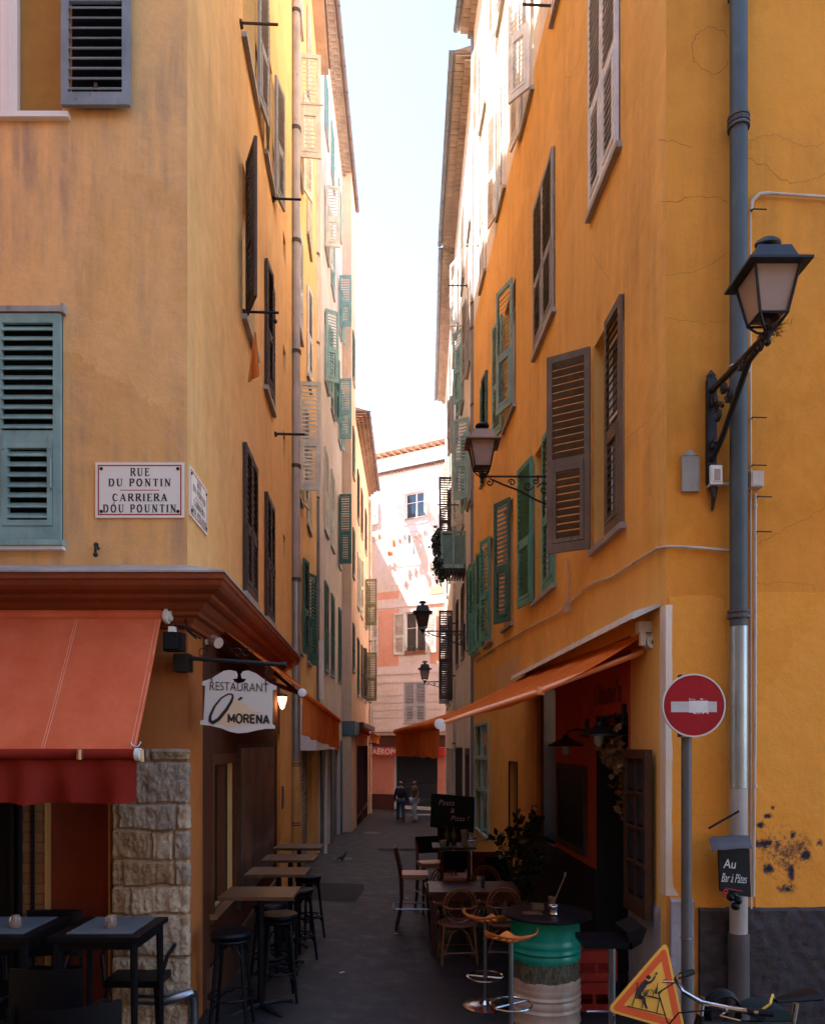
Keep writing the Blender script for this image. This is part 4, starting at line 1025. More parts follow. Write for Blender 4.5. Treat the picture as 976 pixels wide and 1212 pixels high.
# ------------------------------------------------------------------ drainpipes, cables, boxes
def downpipe(name, x, y, r, segs, collars, label, parent=None, wall_n=(0, -1), group=None):
    t = empty(name, (x, y, segs[-1][1]), label, 'drainpipe', group)
    for (z1, z0, mat, rr) in segs:
        b = MB(); b.tube([(x, y, z0), (x, y, z1)], rr, 16); b.build('pipe_section', M[mat], t, smooth=True)
    for z in collars:
        b = MB(); b.lathe([(r, -.03), (r+.014, -.03), (r+.014, -.012), (r+.005, -.008), (r+.005, .008), (r+.014, .012), (r+.014, .03), (r, .03)], (x, y, z), 16)
        b.tube([(x, y, z), (x - wall_n[0]*.16, y - wall_n[1]*.16, z)], .008, 6); b.build('bracket', M['pipe_dark'], t, smooth=False)
    return t
def zf(v, Y=5.93): return (HV-v)/FU*Y
px_ = Xat(873.5, 5.90)
downpipe('drainpipe', px_, 5.90, .07, [(ZR-.2, zf(742), 'pipe_blue', .066), (zf(742.5), zf(932), 'pipe_zinc', .069), (zf(932.3), zf(1103), 'pipe_grey', .067), (zf(1103.3), -2.5, 'pipe_dark', .08)], [zf(147), zf(152), zf(728), 5.9, 8.5, 11.5], 'large blue grey drainpipe on the right front wall, bare zinc below')
b = MB(); b.tube(spiral((px_, 5.90, zf(437)), .078, .078, 0, 12*math.pi, (1,0,0), (0,1,0), 70), .004, 5); 
b = MB()
for k in range(4): b.tube([(px_+.077*math.cos(a), 5.9+.077*math.sin(a), zf(436)-.018*k+.01*math.sin(a+k)) for a in [2*math.pi*i/18 for i in range(18)]], .005, 5, closed=True)
tag(b.build('wire_loop', M['alu_white']), 'pale wire wound round the big drainpipe behind the lamp arm', 'wire')
yl = LS.Y(350.5); xl = Xat(350.5, yl)
yl = 13.6; xl = Xat(350.5, yl)
downpipe('drainpipe', xl, yl, .075, [(ZL, (HV-690)/FU*yl, 'pipe_grey', .073), ((HV-690)/FU*yl-.005, (HV-902)/FU*yl, 'pipe_zinc', .075), ((HV-902)/FU*yl-.005, -2.7, 'pipe_yellow', .085)], [(HV-v)/FU*yl for v in (15, 153, 286, 417, 552, 686, 905, 975)], 'mottled grey drainpipe on the left alley wall, painted yellow at the bottom', wall_n=(1, 0))
yl2 = 19.4; xl2 = Xat(374, yl2)
downpipe('drainpipe', xl2, yl2, .085, [(19.5, (HV-592)/FU*yl2, 'pipe_cream', .085), ((HV-592)/FU*yl2-.005, -.0, 'gutter_grey', .095)], [(HV-v)/FU*yl2 for v in (150, 302, 407, 590, 700)], 'pinkish drainpipe further down the left wall, dark grey in its lower half', wall_n=(1, 0))
yr = 17.75; xr = Xat(560.5, yr)
downpipe('drainpipe', xr, yr, .075, [(16.9, -2.8, 'gutter_grey', .078)], [(HV-v)/FU*yr for v in (360, 390, 480, 600, 735, 760)], 'dark grey drainpipe where the right orange house ends', wall_n=(-1, 0))
y_ = 24.5; downpipe('drainpipe', Xat(538.5, y_), y_, .09, [(5.2, -3.1, 'pipe_cream', .085)], [3.9, 2.2, 0], 'cream drainpipe beside the dark shutters on the right', wall_n=(-1, 0))
y_ = 26.1; downpipe('drainpipe', -2.05, 36.8, .06, [(11.9, -3.4, 'pipe_cream', .06)], [8, 5, 2, 0], 'thin peach drainpipe at the far left house corner', wall_n=(1, 0))
# white conduit on the right front wall
b = MB(RF.M)
def rf(u, v, d=.02): a, z = RF.hit(u, v); return (a, d, z)
b.tube([rf(1200, 250, .03), rf(976, 236.5, .03), rf(908, 232, .03)], .011, 8); b.tube([rf(908, 232, .03), rf(896, 233, .03), rf(888, 240, .03), rf(886, 252, .03)], .014, 8)
b.tube([rf(886, 252, .02), rf(886.5, 560, .02), rf(887, 1075, .02)], .008, 7)
tag(b.build('conduit', M['pipe_cream'], smooth=True), 'thin cream conduit running down beside the big drainpipe', 'conduit')
b = MB(RF.M); b.tube([rf(891, 586, .03), rf(891, 860, .03), rf(889, 1060, .03)], .012, 8)
for v in (600, 682, 750, 808, 930): b.tube([rf(891, v-2, .03), rf(891, v+2, .03)], .017, 8)
tag(b.build('conduit', M['pipe_cream'], smooth=True), 'cream conduit below the small junction box, right of the drainpipe', 'conduit')
for i, v in enumerate((252.5, 497, 553, 590, 631)):
    b = MB(RF.M); u0 = 887 if i < 3 else 893; b.tube([rf(u0, v, .05), rf(u0+16, v+.5, .05)], .005, 6); b.tube([rf(u0, v, -.01), rf(u0, v, .05)], .006, 6)
    tag(b.build('wall_hook', M['iron']), 'small black wall hook beside the drainpipe, ' + ['near the white elbow pipe', 'uppermost below the lamp arm', 'just above the junction box', 'just below the junction box', 'lowest of the hooks'][i], 'hook', 'hooks beside the drainpipe')
b = MB(RF.M); a, z = RF.hit(882, 580); c, z2 = RF.hit(897, 562); b.box(a, c, 0, .09, z, z2); b.box(a+.01, c-.01, .09, .095, z+.01, z2-.01); tag(b.build('junction_box', M['pipe_cream']), 'square cream junction box right of the drainpipe', 'junction box')
b = MB(RF.M); a, z = RF.hit(834.5, 578); c, z2 = RF.hit(848, 556); b.box(a, c, 0, .10, z, z2); b.box(a+.012, c-.012, .10, .108, z+.02, z2-.02)
b.tube([rf(848, 574, .03), rf(863, 575, .03)], .012, 8); b.tube([rf(848, 574, .03), rf(851, 574, .03)], .018, 8)
mb_ = tag(b.build('meter_box', M['alu_white']), 'small white box with a window under the lamp bracket', 'electric box')
a, z = RF.hit(838, 574); c, z2 = RF.hit(845, 561); MB(RF.M).box(a, c, .108, .111, z, z2).build('box_window', M['milk'], mb_)
b = MB(RF.M); b.tube([rf(841, 579, .04), rf(841, 591, .05), rf(841, 606, .02)], [.035, .02, .008], 7); 
for k in range(3): b.tube(spiral(rf(841, 592+k*5, .03), .011, .011, 0, 2*math.pi, (1,0,0), (0,0,1), 8), .004, 5)
tag(b.build('hanging_chain', M['iron']), 'short black chain hanging below the small white box', 'chain')
a, z = RF.hit(805.5, 583); c, z2 = RF.hit(825, 541)
b = MB(RF.M); b.box(a, c, 0, .03, z, z2); b.lathe([(.001, 0), (.045, 0), (.05, .02), (.001, .03)], (0,0,0), 12, T=Matrix.Translation(((a+c)/2, .0, z2+.0)) @ Matrix.Rotation(R(-90), 4, 'X') ); b.tube([((a), .03, z), (c, .03, z), (c, .03, z2), (a, .03, z2)], .006, 5, closed=True)
pl = tag(b.build('wall_plaque', M['grey_wood']), 'small weathered grey ornament plaque left of the lamp bracket', 'plaque')
# service cable that turns the corner
b = MB()
pts = [RF.w(*(lambda h: (h[0], .03, h[1]))(RF.hit(u, v))) for u, v in ((863, 653.5), (830, 650), (800, 648), (787, 648))]
pts += [RS.w(*(lambda h: (h[0], .02, h[1]))(RS.hit(u, v))) for u, v in ((780, 649), (752, 666), (726, 683), (705, 690), (690, 700), (675, 716), (660, 727), (640, 737), (612, 752), (585, 768), (564, 782))]
b.tube(pts, .012, 7)
for p in pts[5:14:2]: b.sphere(p, .018, 6)
tag(b.build('service_cable', M['pipe_cream'], smooth=True), 'cream cable that sags along the right alley wall and turns the corner', 'cable')
b = MB(RS.M); a, z = RS.hit(675, 722); b.box(a-.05, a+.05, 0, .07, z-.02, z+.08); b.tube([(a, .03, z+.05), (a+.01, .03, RS.hit(675, 662)[1])], .012, 7)
tag(b.build('junction_box', M['pipe_cream']), 'little cream junction box on the cable above the bar awning', 'junction box')

# ------------------------------------------------------------------ clothes line irons and rods
def rod(wall, u, v, L, r, mat, label, knob=False):
    a, z = wall.hit(u, v); b = MB(wall.M); b.tube([(a, -.02, z), (a, L, z)], r, 6)
    b.tube([(a-.03, .01, z), (a+.06, .01, z)], r*1.5, 6)
    if knob: b.tube([(a, L*.9, z), (a, L*.9, z-.08)], .004, 5).sphere((a, L*.9, z-.1), .025, 8)
    return tag(b.build('clothes_line_rod', M[mat]), label, 'clothes rod', 'iron rods that stand out from the walls')
rod(LS, 288, 369, .40, .014, 'iron', 'black iron rod under the brown open shutter on the left wall', True)
rod(LS, 284, 27, .42, .014, 'rust', 'rusty iron rod at the very top of the left wall')
rod(LS, 322, 235, .42, .016, 'iron', 'iron rod at the middle height of the left wall, below the grey closed shutters')
rod(LS, 325, 513.5, .45, .018, 'iron', 'short black iron bar left of the drainpipe')
rod(LS, 347, 123, .55, .013, 'pipe_cream', 'pale rod across the high cream shutter')
rod(RS, 566, 290, .38, .013, 'pipe_grey', 'thin rod from the right wall beside the white strip')
rod(R2, 553, 338, .5, .016, 'iron', 'iron rod in front of the upper shutters on the right')
rod(R2, 551, 386, .5, .02, 'pipe_cream', 'pale rod above the lower roof gutter on the right')
rod(R2, 549, 597.5, .75, .016, 'iron', 'thin iron rod right of the dark open shutter')
rod(RS, 656, 7, .42, .016, 'rust', 'rusty rod at the top of the right wall')
# orange cloth hanging from the left wall
b = MB(); g = []
for i in range(13):
    r_ = []
    for j in range(9):
        f = i/12; q = j/8; u = 302 + (q-.5)*(2 + 12*f) + 1.0*math.sin(q*9)*f - 2*f; v = 393 + 60*f - 8*q*f
        Y = 8.3 - .10*math.sin(q*7+1)*f - .12*q; r_.append(b.pt(P(u, v, Y)))
    g.append(r_)
for i in range(12):
    for j in range(8): b.face((g[i][j], g[i][j+1], g[i+1][j+1], g[i+1][j]))
tag(b.build('hanging_cloth', fabric('apricot_cloth', (.75, .32, .10), .3), smooth=True), 'apricot cloth hanging below the window with the brown open shutter', 'cloth')
# hook below the street plate
b = MB(LF.M); a, z = LF.hit(117, 652); b.tube([(a, 0, z+.02), (a, .06, z+.02), (a, .06, z-.03)], .012, 6); b.sphere((a, .06, z-.045), .02, 8); b.sphere((a, .05, z+.035), .02, 8)
tag(b.build('wall_hook', M['iron']), 'small black iron hook under the enamel street plate', 'hook')

# ------------------------------------------------------------------ street plates
GL = {  # serif letters: (width, [(kind, points)])  t thick stroke, n thin stroke, s serif
 'I': (.36, [('t', [(.18,0),(.18,1)]), ('s', (.18,0)), ('s', (.18,1))]),
 'R': (.78, [('t', [(.2,0),(.2,1)]), ('s', (.2,0)), ('s', (.2,1)), ('n', [(.2,.97),(.45,.97)]), ('t', [(.45,.97),(.6,.9),(.62,.73),(.56,.58),(.42,.52)]), ('n', [(.42,.52),(.2,.52)]), ('t', [(.42,.5),(.72,.03)]), ('n', [(.66,.03),(.8,.03)])]),
 'U': (.84, [('t', [(.2,1),(.2,.32),(.27,.1),(.42,.03)]), ('n', [(.42,.03),(.6,.1),(.66,.32),(.66,1)]), ('s', (.2,1)), ('s', (.66,1))]),
 'E': (.66, [('t', [(.2,0),(.2,1)]), ('s', (.2,0)), ('s', (.2,1)), ('n', [(.2,.97),(.58,.97),(.58,.8)]), ('n', [(.2,.52),(.48,.52)]), ('n', [(.48,.6),(.48,.43)]), ('n', [(.2,.03),(.6,.03),(.62,.22)])]),
 'D': (.84, [('t', [(.2,0),(.2,1)]), ('s', (.2,0)), ('s', (.2,1)), ('n', [(.2,.97),(.42,.97)]), ('t', [(.42,.97),(.62,.85),(.7,.5),(.62,.15),(.42,.03)]), ('n', [(.42,.03),(.2,.03)])]),
 'P': (.7, [('t', [(.2,0),(.2,1)]), ('s', (.2,0)), ('s', (.2,1)), ('n', [(.2,.97),(.42,.97)]), ('t', [(.42,.97),(.58,.88),(.6,.7),(.54,.54),(.4,.48)]), ('n', [(.4,.48),(.2,.48)])]),
 'O': (.88, [('t', [(.44,.97),(.25,.88),(.14,.5),(.25,.12),(.44,.03)]), ('t', [(.44,.97),(.63,.88),(.74,.5),(.63,.12),(.44,.03)])]),
 'N': (.88, [('n', [(.2,0),(.2,1)]), ('t', [(.2,.97),(.68,.03)]), ('n', [(.68,0),(.68,1)]), ('s', (.2,0)), ('s', (.2,1)), ('s', (.68,1))]),
 'T': (.74, [('t', [(.37,0),(.37,1)]), ('s', (.37,0)), ('n', [(.08,.8),(.1,.97),(.64,.97),(.66,.8)])]),
 'C': (.8, [('t', [(.46,.97),(.26,.88),(.15,.5),(.26,.12),(.46,.03)]), ('n', [(.46,.97),(.64,.86),(.67,.7)]), ('n', [(.46,.03),(.64,.12),(.69,.26)])]),
 'A': (.82, [('n', [(.12,.02),(.4,.98)]), ('t', [(.4,.98),(.68,.02)]), ('n', [(.22,.34),(.58,.34)]), ('s', (.12,0)), ('s', (.68,0))]),
 ' ': (.42, []), "'": (.2, [])}
GL['Ó'] = (GL['O'][0], GL['O'][1] + [('n', [(.40,1.08),(.58,1.3)])])
def serif_text(b, s, size, T, width=None, thick=.19, thin=.095):
    tot = sum(GL[c][0] + .14 for c in s) - .14; kx = (width/(tot*size)) if width else 1
    x = -tot/2; lay = 0
    for c in s:
        for kind, q in GL[c][1]:
            lay += 1; zz = .0012 + .00004*lay
            if kind == 's':
                w_, h_ = .17, .05; pts = [(q[0]-w_, q[1]-(0 if q[1] < .5 else h_)), (q[0]+w_, q[1]-(0 if q[1] < .5 else h_)), (q[0]+w_, q[1]+(h_ if q[1] < .5 else 0)), (q[0]-w_, q[1]+(h_ if q[1] < .5 else 0))]
                b.face([b.pt(T @ Vector(((x+a)*size*kx, (d-.5)*size, zz))) for a, d in pts])
            else:
                hw = (thick if kind == 't' else thin)/2; n = len(q); L = []; Rr = []
                for i in range(n):
                    p = Vector(q[i]); t = (Vector(q[min(i+1, n-1)]) - Vector(q[max(i-1, 0)])).normalized(); nn = Vector((-t.y, t.x))*hw
                    L.append(p+nn); Rr.append(p-nn)
                for i in range(n-1):
                    b.face([b.pt(T @ Vector(((x+a.x)*size*kx, (a.y-.5)*size, zz))) for a in (L[i], L[i+1], Rr[i+1], Rr[i])])
        x += GL[c][0] + .14
def street_plate(X, Z, c, w_, h_, label):
    X = Vector(X).normalized(); Z = Vector(Z); Nn = X.cross(Z); c = Vector(c)
    T = Matrix(((X.x, Z.x, Nn.x, c.x), (X.y, Z.y, Nn.y, c.y), (X.z, Z.z, Nn.z, c.z), (0,0,0,1)))
    t = empty('street_plate', c - Z*h_/2, label, 'street sign')
    b = MB(T); b.box(-w_/2, w_/2, -h_/2, h_/2, -.012, 0); b.build('plate', M['enamel'], t)
    i = .020; e = .010; b = MB(T)
    for q in ((-w_/2+i, w_/2-i, h_/2-i-e, h_/2-i), (-w_/2+i, w_/2-i, -h_/2+i, -h_/2+i+e), (-w_/2+i, -w_/2+i+e, -h_/2+i+e, h_/2-i-e), (w_/2-i-e, w_/2-i, -h_/2+i+e, h_/2-i-e)): b.box(q[0], q[1], q[2], q[3], -.002, .001)
    b.box(-.155*w_/.7-.0, .155*w_/.7, -.004, .002, -.002, .001); b.build('border', M['ink_red'], t)
    b = MB(T)
    for s, y, ww, sz in (('RUE', .325, .155, .062), ('DU PONTIN', .135, .50, .060), ('CARRIERA', -.135, .44, .060), ('DÓU POUNTIN', -.335, .585, .062)):
        serif_text(b, s, sz*h_/.44, T=Matrix.Translation((.0, y*h_, 0)), width=ww*w_/.70)
    b.build('lettering', M['ink'], t)
    b = MB(T)
    for sx in (-1, 1):
        for sy in (-1, 1): b.lathe([(.0135, 0), (.0135, .004), (.006, .008), (.001, .008)], (sx*(w_/2-.048), sy*(h_/2-.05), 0), 10)
    b.build('screws', M['iron'], t)
c0 = P(165.5, 580, 5.985); street_plate((1, 0, 0), (0, 0, 1), c0, .705, .44, 'white enamel street plate reading RUE DU PONTIN, facing the viewer')
a, z = LS.hit(234, 594.5); p = LS.w(a, .014, z)
street_plate(LS.x, (0, 0, 1), p, .62, .40, 'street plate seen edge on, round the corner from the RUE DU PONTIN plate')

# ------------------------------------------------------------------ awnings
M['seam'] = fabric('pale_seam', (.80, .35, .22), .1)
def lerp(a, b_, t): return Vector(a)*(1-t) + Vector(b_)*t
def awning(label, A0, A1, B0, B1, mat, vmat, vdrop, bar_r=.03, sag=.03, n=26, seams=(), wave=.012, roll=.045, arms=(), barmat='alu_white', vd1=None, arm_mat='alu_white', capmat='alu_white', barcloth=True, pattern=None, hood=None):
    """A0-A1 roller ends, B0-B1 front bar ends"""
    A0, A1, B0, B1 = map(Vector, (A0, A1, B0, B1))
    t = empty('awning', (A0+A1)/2, label, 'awning')
    b = MB(); g = []; m = 14; rows = []
    for i in range(n+1):
        r_ = []
        for j in range(m+1):
            p = lerp(lerp(A0, A1, i/n), lerp(B0, B1, i/n), j/m)
            p.z += roll*.9*(1-j/m) - sag*math.sin(math.pi*j/m)*(1+.25*math.sin(i*.9)) + bar_r*(j/m) + .012*noise.noise(Vector((i*.45, j*.5, n)))*math.sin(math.pi*j/m)
            r_.append(b.pt(p))
        rows.append(r_)
    for i in range(n):
        for j in range(m): b.face((rows[i][j], rows[i+1][j], rows[i+1][j+1], rows[i][j+1]))
    # lower skin 4 mm below makes the cloth a sheet with thickness
    low = [[b.pt(b.v[k] - Vector((0, 0, .004))) for k in r_] for r_ in rows]
    for i in range(n):
        for j in range(m): b.face((low[i][j], low[i][j+1], low[i+1][j+1], low[i+1][j]))
    for L_, K_ in ((rows[0], low[0]), (rows[-1], low[-1])):
        for j in range(m): b.face((L_[j], L_[j+1], K_[j+1], K_[j]))
    b.build('canopy', M[mat], t, smooth=True)
    if seams:
        for s_, w_ in seams:
            b = MB()
            for dw in ((-w_, -w_+.006), (w_-.006, w_)) if w_ > .008 else ((-w_, w_),):
                prev = None
                for j in range(m+1):
                    pp = []
                    for q in (s_+dw[0]/(A1-A0).length, s_+dw[1]/(A1-A0).length):
                        p = lerp(lerp(A0, A1, q), lerp(B0, B1, q), j/m); i_ = q*n
                        p.z += roll*.9*(1-j/m) - sag*math.sin(math.pi*j/m)*(1+.25*math.sin(i_*.9)) + bar_r*(j/m) + .005; pp.append(b.pt(p))
                    if prev: b.face((prev[0], prev[1], pp[1], pp[0]))
                    prev = pp
            b.build('seam', M['seam'], t)
    MB().tube([A0, A1], roll, 14).build('roller', M[mat], t, smooth=True)
    b = MB(); d = (B1-B0).normalized(); b.tube([B0, B1], bar_r, 12); b.build('front_bar', M[mat] if barcloth else M[barmat], t, smooth=True)
    for Q, sg in ((B0, -1), (B1, 1)):
        b = MB(); b.tube([Q, Q + d*sg*.035], bar_r*1.15, 14); b.tube([Q + d*sg*.035, Q + d*sg*.04], [bar_r*1.15, bar_r*.55], 14); b.build('end_cap', M[capmat], t, smooth=False)
    for Q, sg in ((A0, -1), (A1, 1)):
        b = MB(); dd = (A1-A0).normalized(); b.tube([Q, Q + dd*sg*.07], roll*.8, 12); b.tube([Q + dd*sg*.02, Q + dd*sg*.045], roll*1.25, 12); b.build('roller_end', M[capmat], t)
    # valance with folds
    g = []; b = MB(); nn = n*3; dwn = Vector((0, 0, -1)); side = d.cross(dwn).normalized()
    for i in range(nn+1):
        f = i/nn; r_ = []
        for j in range(7):
            q = j/6; p = lerp(B0, B1, f) - Vector((0, 0, bar_r*.6)); dr = (vdrop if vd1 is None else vdrop*(1-f)+vd1*f)
            p += dwn*dr*q + side*(wave*math.sin(f*n*2.1+.8*math.sin(f*9))*(.2+q) + wave*.7*math.sin(f*n*.7+q*2)*q)
            if j == 6: p.z += .008*math.sin(f*n*1.3)
            r_.append(b.pt(p))
        g.append(r_)
    for i in range(nn):
        for j in range(6): b.face((g[i][j], g[i+1][j], g[i+1][j+1], g[i][j+1]))
    b.build('valance', M[vmat], t, smooth=True)
    b = MB(); b.tube([b_ for b_ in [Vector(g_) for g_ in [MBv for MBv in []]]] or [lerp(B0, B1, 0)-Vector((0,0,bar_r+vdrop)), lerp(B0, B1, 1)-Vector((0,0,bar_r+(vd1 or vdrop)))], .004, 4) 
    for (f, mid, rr) in arms:
        S = lerp(A0, A1, f[0]) - Vector((0, 0, .10)); E = lerp(B0, B1, f[1]) - Vector((0, 0, .0)); Mi = lerp(S, E, .5) + Vector(mid)
        b = MB(); b.tube([S, Mi], rr, 8, flat=.6); b.build('arm', M[arm_mat], t)
        b = MB(); b.tube([Mi, E], rr*.85, 8, flat=.6); b.build('arm', M[arm_mat], t)
        b = MB(); b.tube([Mi - Vector((0,0,.035)), Mi + Vector((0,0,.035))], rr*1.05, 10); b.build('arm_joint', M[arm_mat], t)
    return t
# coral awning over the left terrace
A0 = P(193, 729, 5.88); A1 = A0 + Vector((-3.2, 0, 0)); B0 = P(161, 893, 5.30); B1 = B0 + Vector((-3.2, 0, 0))
aw = awning('faded coral awning on the left front wall over the terrace tables', A1, A0, B1, B0, 'awn_coral', 'awn_red', .32, .04, .02, 30, seams=[(1-.008, .016), (1-.205*1.0, .012), (1-.52, .012), (1-.83, .012)], wave=.04, roll=.05, barmat='awn_red', barcloth=False, arms=[((.9, .8), (0, .1, -.1), .03)])
b = MB(); b.tube([P(95, 893, 5.25)+Vector((0,0,-.035)), P(95, 893, 5.25)+Vector((0,0,.035))], .025, 8); b.build('bar_clip', M['chrome'], aw)
b = MB(); b.tube([B0 + Vector((.045, 0, .035)), B0 + Vector((.05, 0, -.05))], .022, 8); b.tube(spiral(B0+Vector((.0, -.0, .09)), .035, .035, math.pi, 2*math.pi, (1,0,0), (0,0,1), 8), .004, 5); b.build('crank_eye', M['chrome'], aw)
b = MB(); b.box(*[x for x in (Xat(171, 5.9), Xat(184, 5.9))], 5.86, 5.95, zf(721, 5.9), zf(717, 5.9)); b.build('wall_clamp', M['chrome'], aw)
# rust orange awning on the alley side of the restaurant
A0 = P(247, 735, 6.85); A1 = LS.w(11.0-6, .06, A0.z); B0 = P(358, 820, 6.9); B1 = P(401, 853, 10.9)
awning('rust red awning of the restaurant on the left alley wall', A0, A1, B0, B1, 'awn_orange', 'awn_valance', .37, .033, .02, 20, wave=.010, roll=.045, arms=[((.04, .06), (.1, .05, -.16), .04), ((.9, .9), (.1, -.1, -.12), .04)], arm_mat='maroon', vd1=.40, capmat='alu_white')
b = MB()
for p in (P(232, 731, 6.75),): b.box(p.x-.12, p.x+.10, p.y-.04, p.y+.05, p.z-.03, p.z+.03).tube([p+Vector((.05,-.06,-.02)), p+Vector((.05,-.06,.03))], .05, 10)
for k in (0, 1): b.tube([P(232+k*14, 752+k*4, 6.7), P(245+k*14, 757+k*4, 6.6)], .05, 10)
tag(b.build('awning_gearbox', M['pipe_cream']), 'pale awning gearbox fixed at the corner above the hanging restaurant sign', 'awning fitting')
# orange awning of the bar on the right
A0 = P(764, 757, 6.40); A1 = P(626, 800, 11.4); B0 = P(520, 857, 6.62); B1 = P(468.5, 866, 11.6)
aw = awning('long orange awning of the bar on the right alley wall', A0, A1, B0, B1, 'awn_orange', 'awn_valance', .28, .042, .13, 34, wave=.012, roll=.055, arms=[((.015, .0), (0, .02, -.02), .042), ((.93, .93), (-.1, -.1, -.12), .04)], arm_mat='alu_orange', vd1=.33, capmat='alu_white')
p0, p1 = RS.s_(781), RS.s_(622)
b = MB(RS.M); z0a, z1a = RS.hit(780, 714)[1], RS.hit(622, 795)[1]
T0 = [(p0, .0, z0a), (p0, .22, z0a-.07), (p0, .235, z0a-.13), (p0, .22, z0a-.13), (p0, .0, z0a-.03)]; T1 = [(p1, .0, z1a), (p1, .22, z1a-.07), (p1, .235, z1a-.13), (p1, .22, z1a-.13), (p1, 0, z1a-.03)]
I0 = [b.pt(q) for q in T0]; I1 = [b.pt(q) for q in T1]
for k in range(4): b.face((I0[k], I0[k+1], I1[k+1], I1[k]))
b.face(I0); b.face(I1)
b.build('rain_hood', paint('white_hood_metal', (.70, .66, .60), .3, (.4, .32, .25), .5, 0, 8), aw)
b = MB(); q = P(768, 745, 6.36); b.box(q.x-.10, q.x+.07, q.y-.05, q.y+.06, q.z-.03, q.z+.06); b.box(q.x-.09, q.x-.05, q.y-.06, q.y, q.z-.14, q.z-.02)
for dx in (-.07, 0, .05): b.tube([(q.x+dx, q.y-.06, q.z+.015), (q.x+dx, q.y+.02, q.z+.015)], .024, 8)
q2 = P(771, 761, 6.34); b.tube([q2+Vector((0, -.05, 0)), q2+Vector((0, .06, 0))], .055, 14); b.build('gearbox', M['alu_white'], aw)
b = MB(); b.tube([q2+Vector((0, -.055, 0)), q2+Vector((0, -.052, 0))], .02, 10); b.build('gearbox_hub', M['iron'], aw)
# far awning on the left
A0 = P(420, 860, 28.4); A1 = P(436, 865, 36); B0 = P(424, 866, 28.2); B1 = P(441, 868.5, 36); 
awning('small far orange awning at the end of the left row of shops', LC.w(.1, .05, .62), LC.w(8, .05, .40), LC.w(.1, .55, .42), LC.w(8, .55, .30), 'awn_orange', 'awn_orange', .32, .04, .02, 12, wave=.01, roll=.05)
# shop sign band on the far house
b = MB(FW.M); s0, z0 = fh(431, 894); s1, z1 = fh(530, 885); b.box(s0, s1, .0, .5, z0, z1); 
t = b.build('shop_awning', plain('bright_red_awning_box', (.55, .02, .03), .5)); tag(t, 'red shop band with white letters on the house at the end', 'shop sign')
text_obj("L'AÉROPOSTALE", .42, FW.x, (0, 0, 1), FW.w(*(lambda h: (h[0]+.25, .505, h[1]))(fh(466, 889.7))), M['sign_white'], 'lettering', t, 0, .002, .018, sx=.95, spacing=1.15)
# cream box over the rolling shutters beyond the drainpipe
b = MB(LS.M); b.box(14.9-6, 13.75, 0, .34, -.14, .74); t = b.build('sign_box', M['alu_white']); tag(t, 'blank cream sign box over the rolling shutters on the left', 'sign box')
b = MB(LB.M); b.box(.02, 2.1, 0, .28, -.16, .5); b.build('sign_box_end', M['alu_white'], t)
b = MB(); b.tube([(-2.26, 19.6, -3), (-2.26, 19.6, -.15)], .045, 8); b.tube([(-2.26, 19.6, -3), (-2.26, 19.6, -2.9)], .07, 8)
tag(b.build('white_post', M['alu_white']), 'white post between the rolling shutters on the left', 'post')
b = MB(); q = P(377.5, 800, 19.2); b.tube([q + Vector((.06, 0, -.6)), q + Vector((.06, 0, .9))], .07, 8); tag(b.build('white_pipe', M['alu_white'], smooth=True), 'short white pipe above the cream sign box', 'pipe')
M['lamp_roof'] = paint('lantern_roof_metal', (.028, .032, .038), .3, (.10, .08, .07), .5, .3, 8)
M['lamp_roof_copper'] = paint('lantern_copper_roof', (.30, .19, .14), .3, (.12, .08, .06), .5, .3, 8)
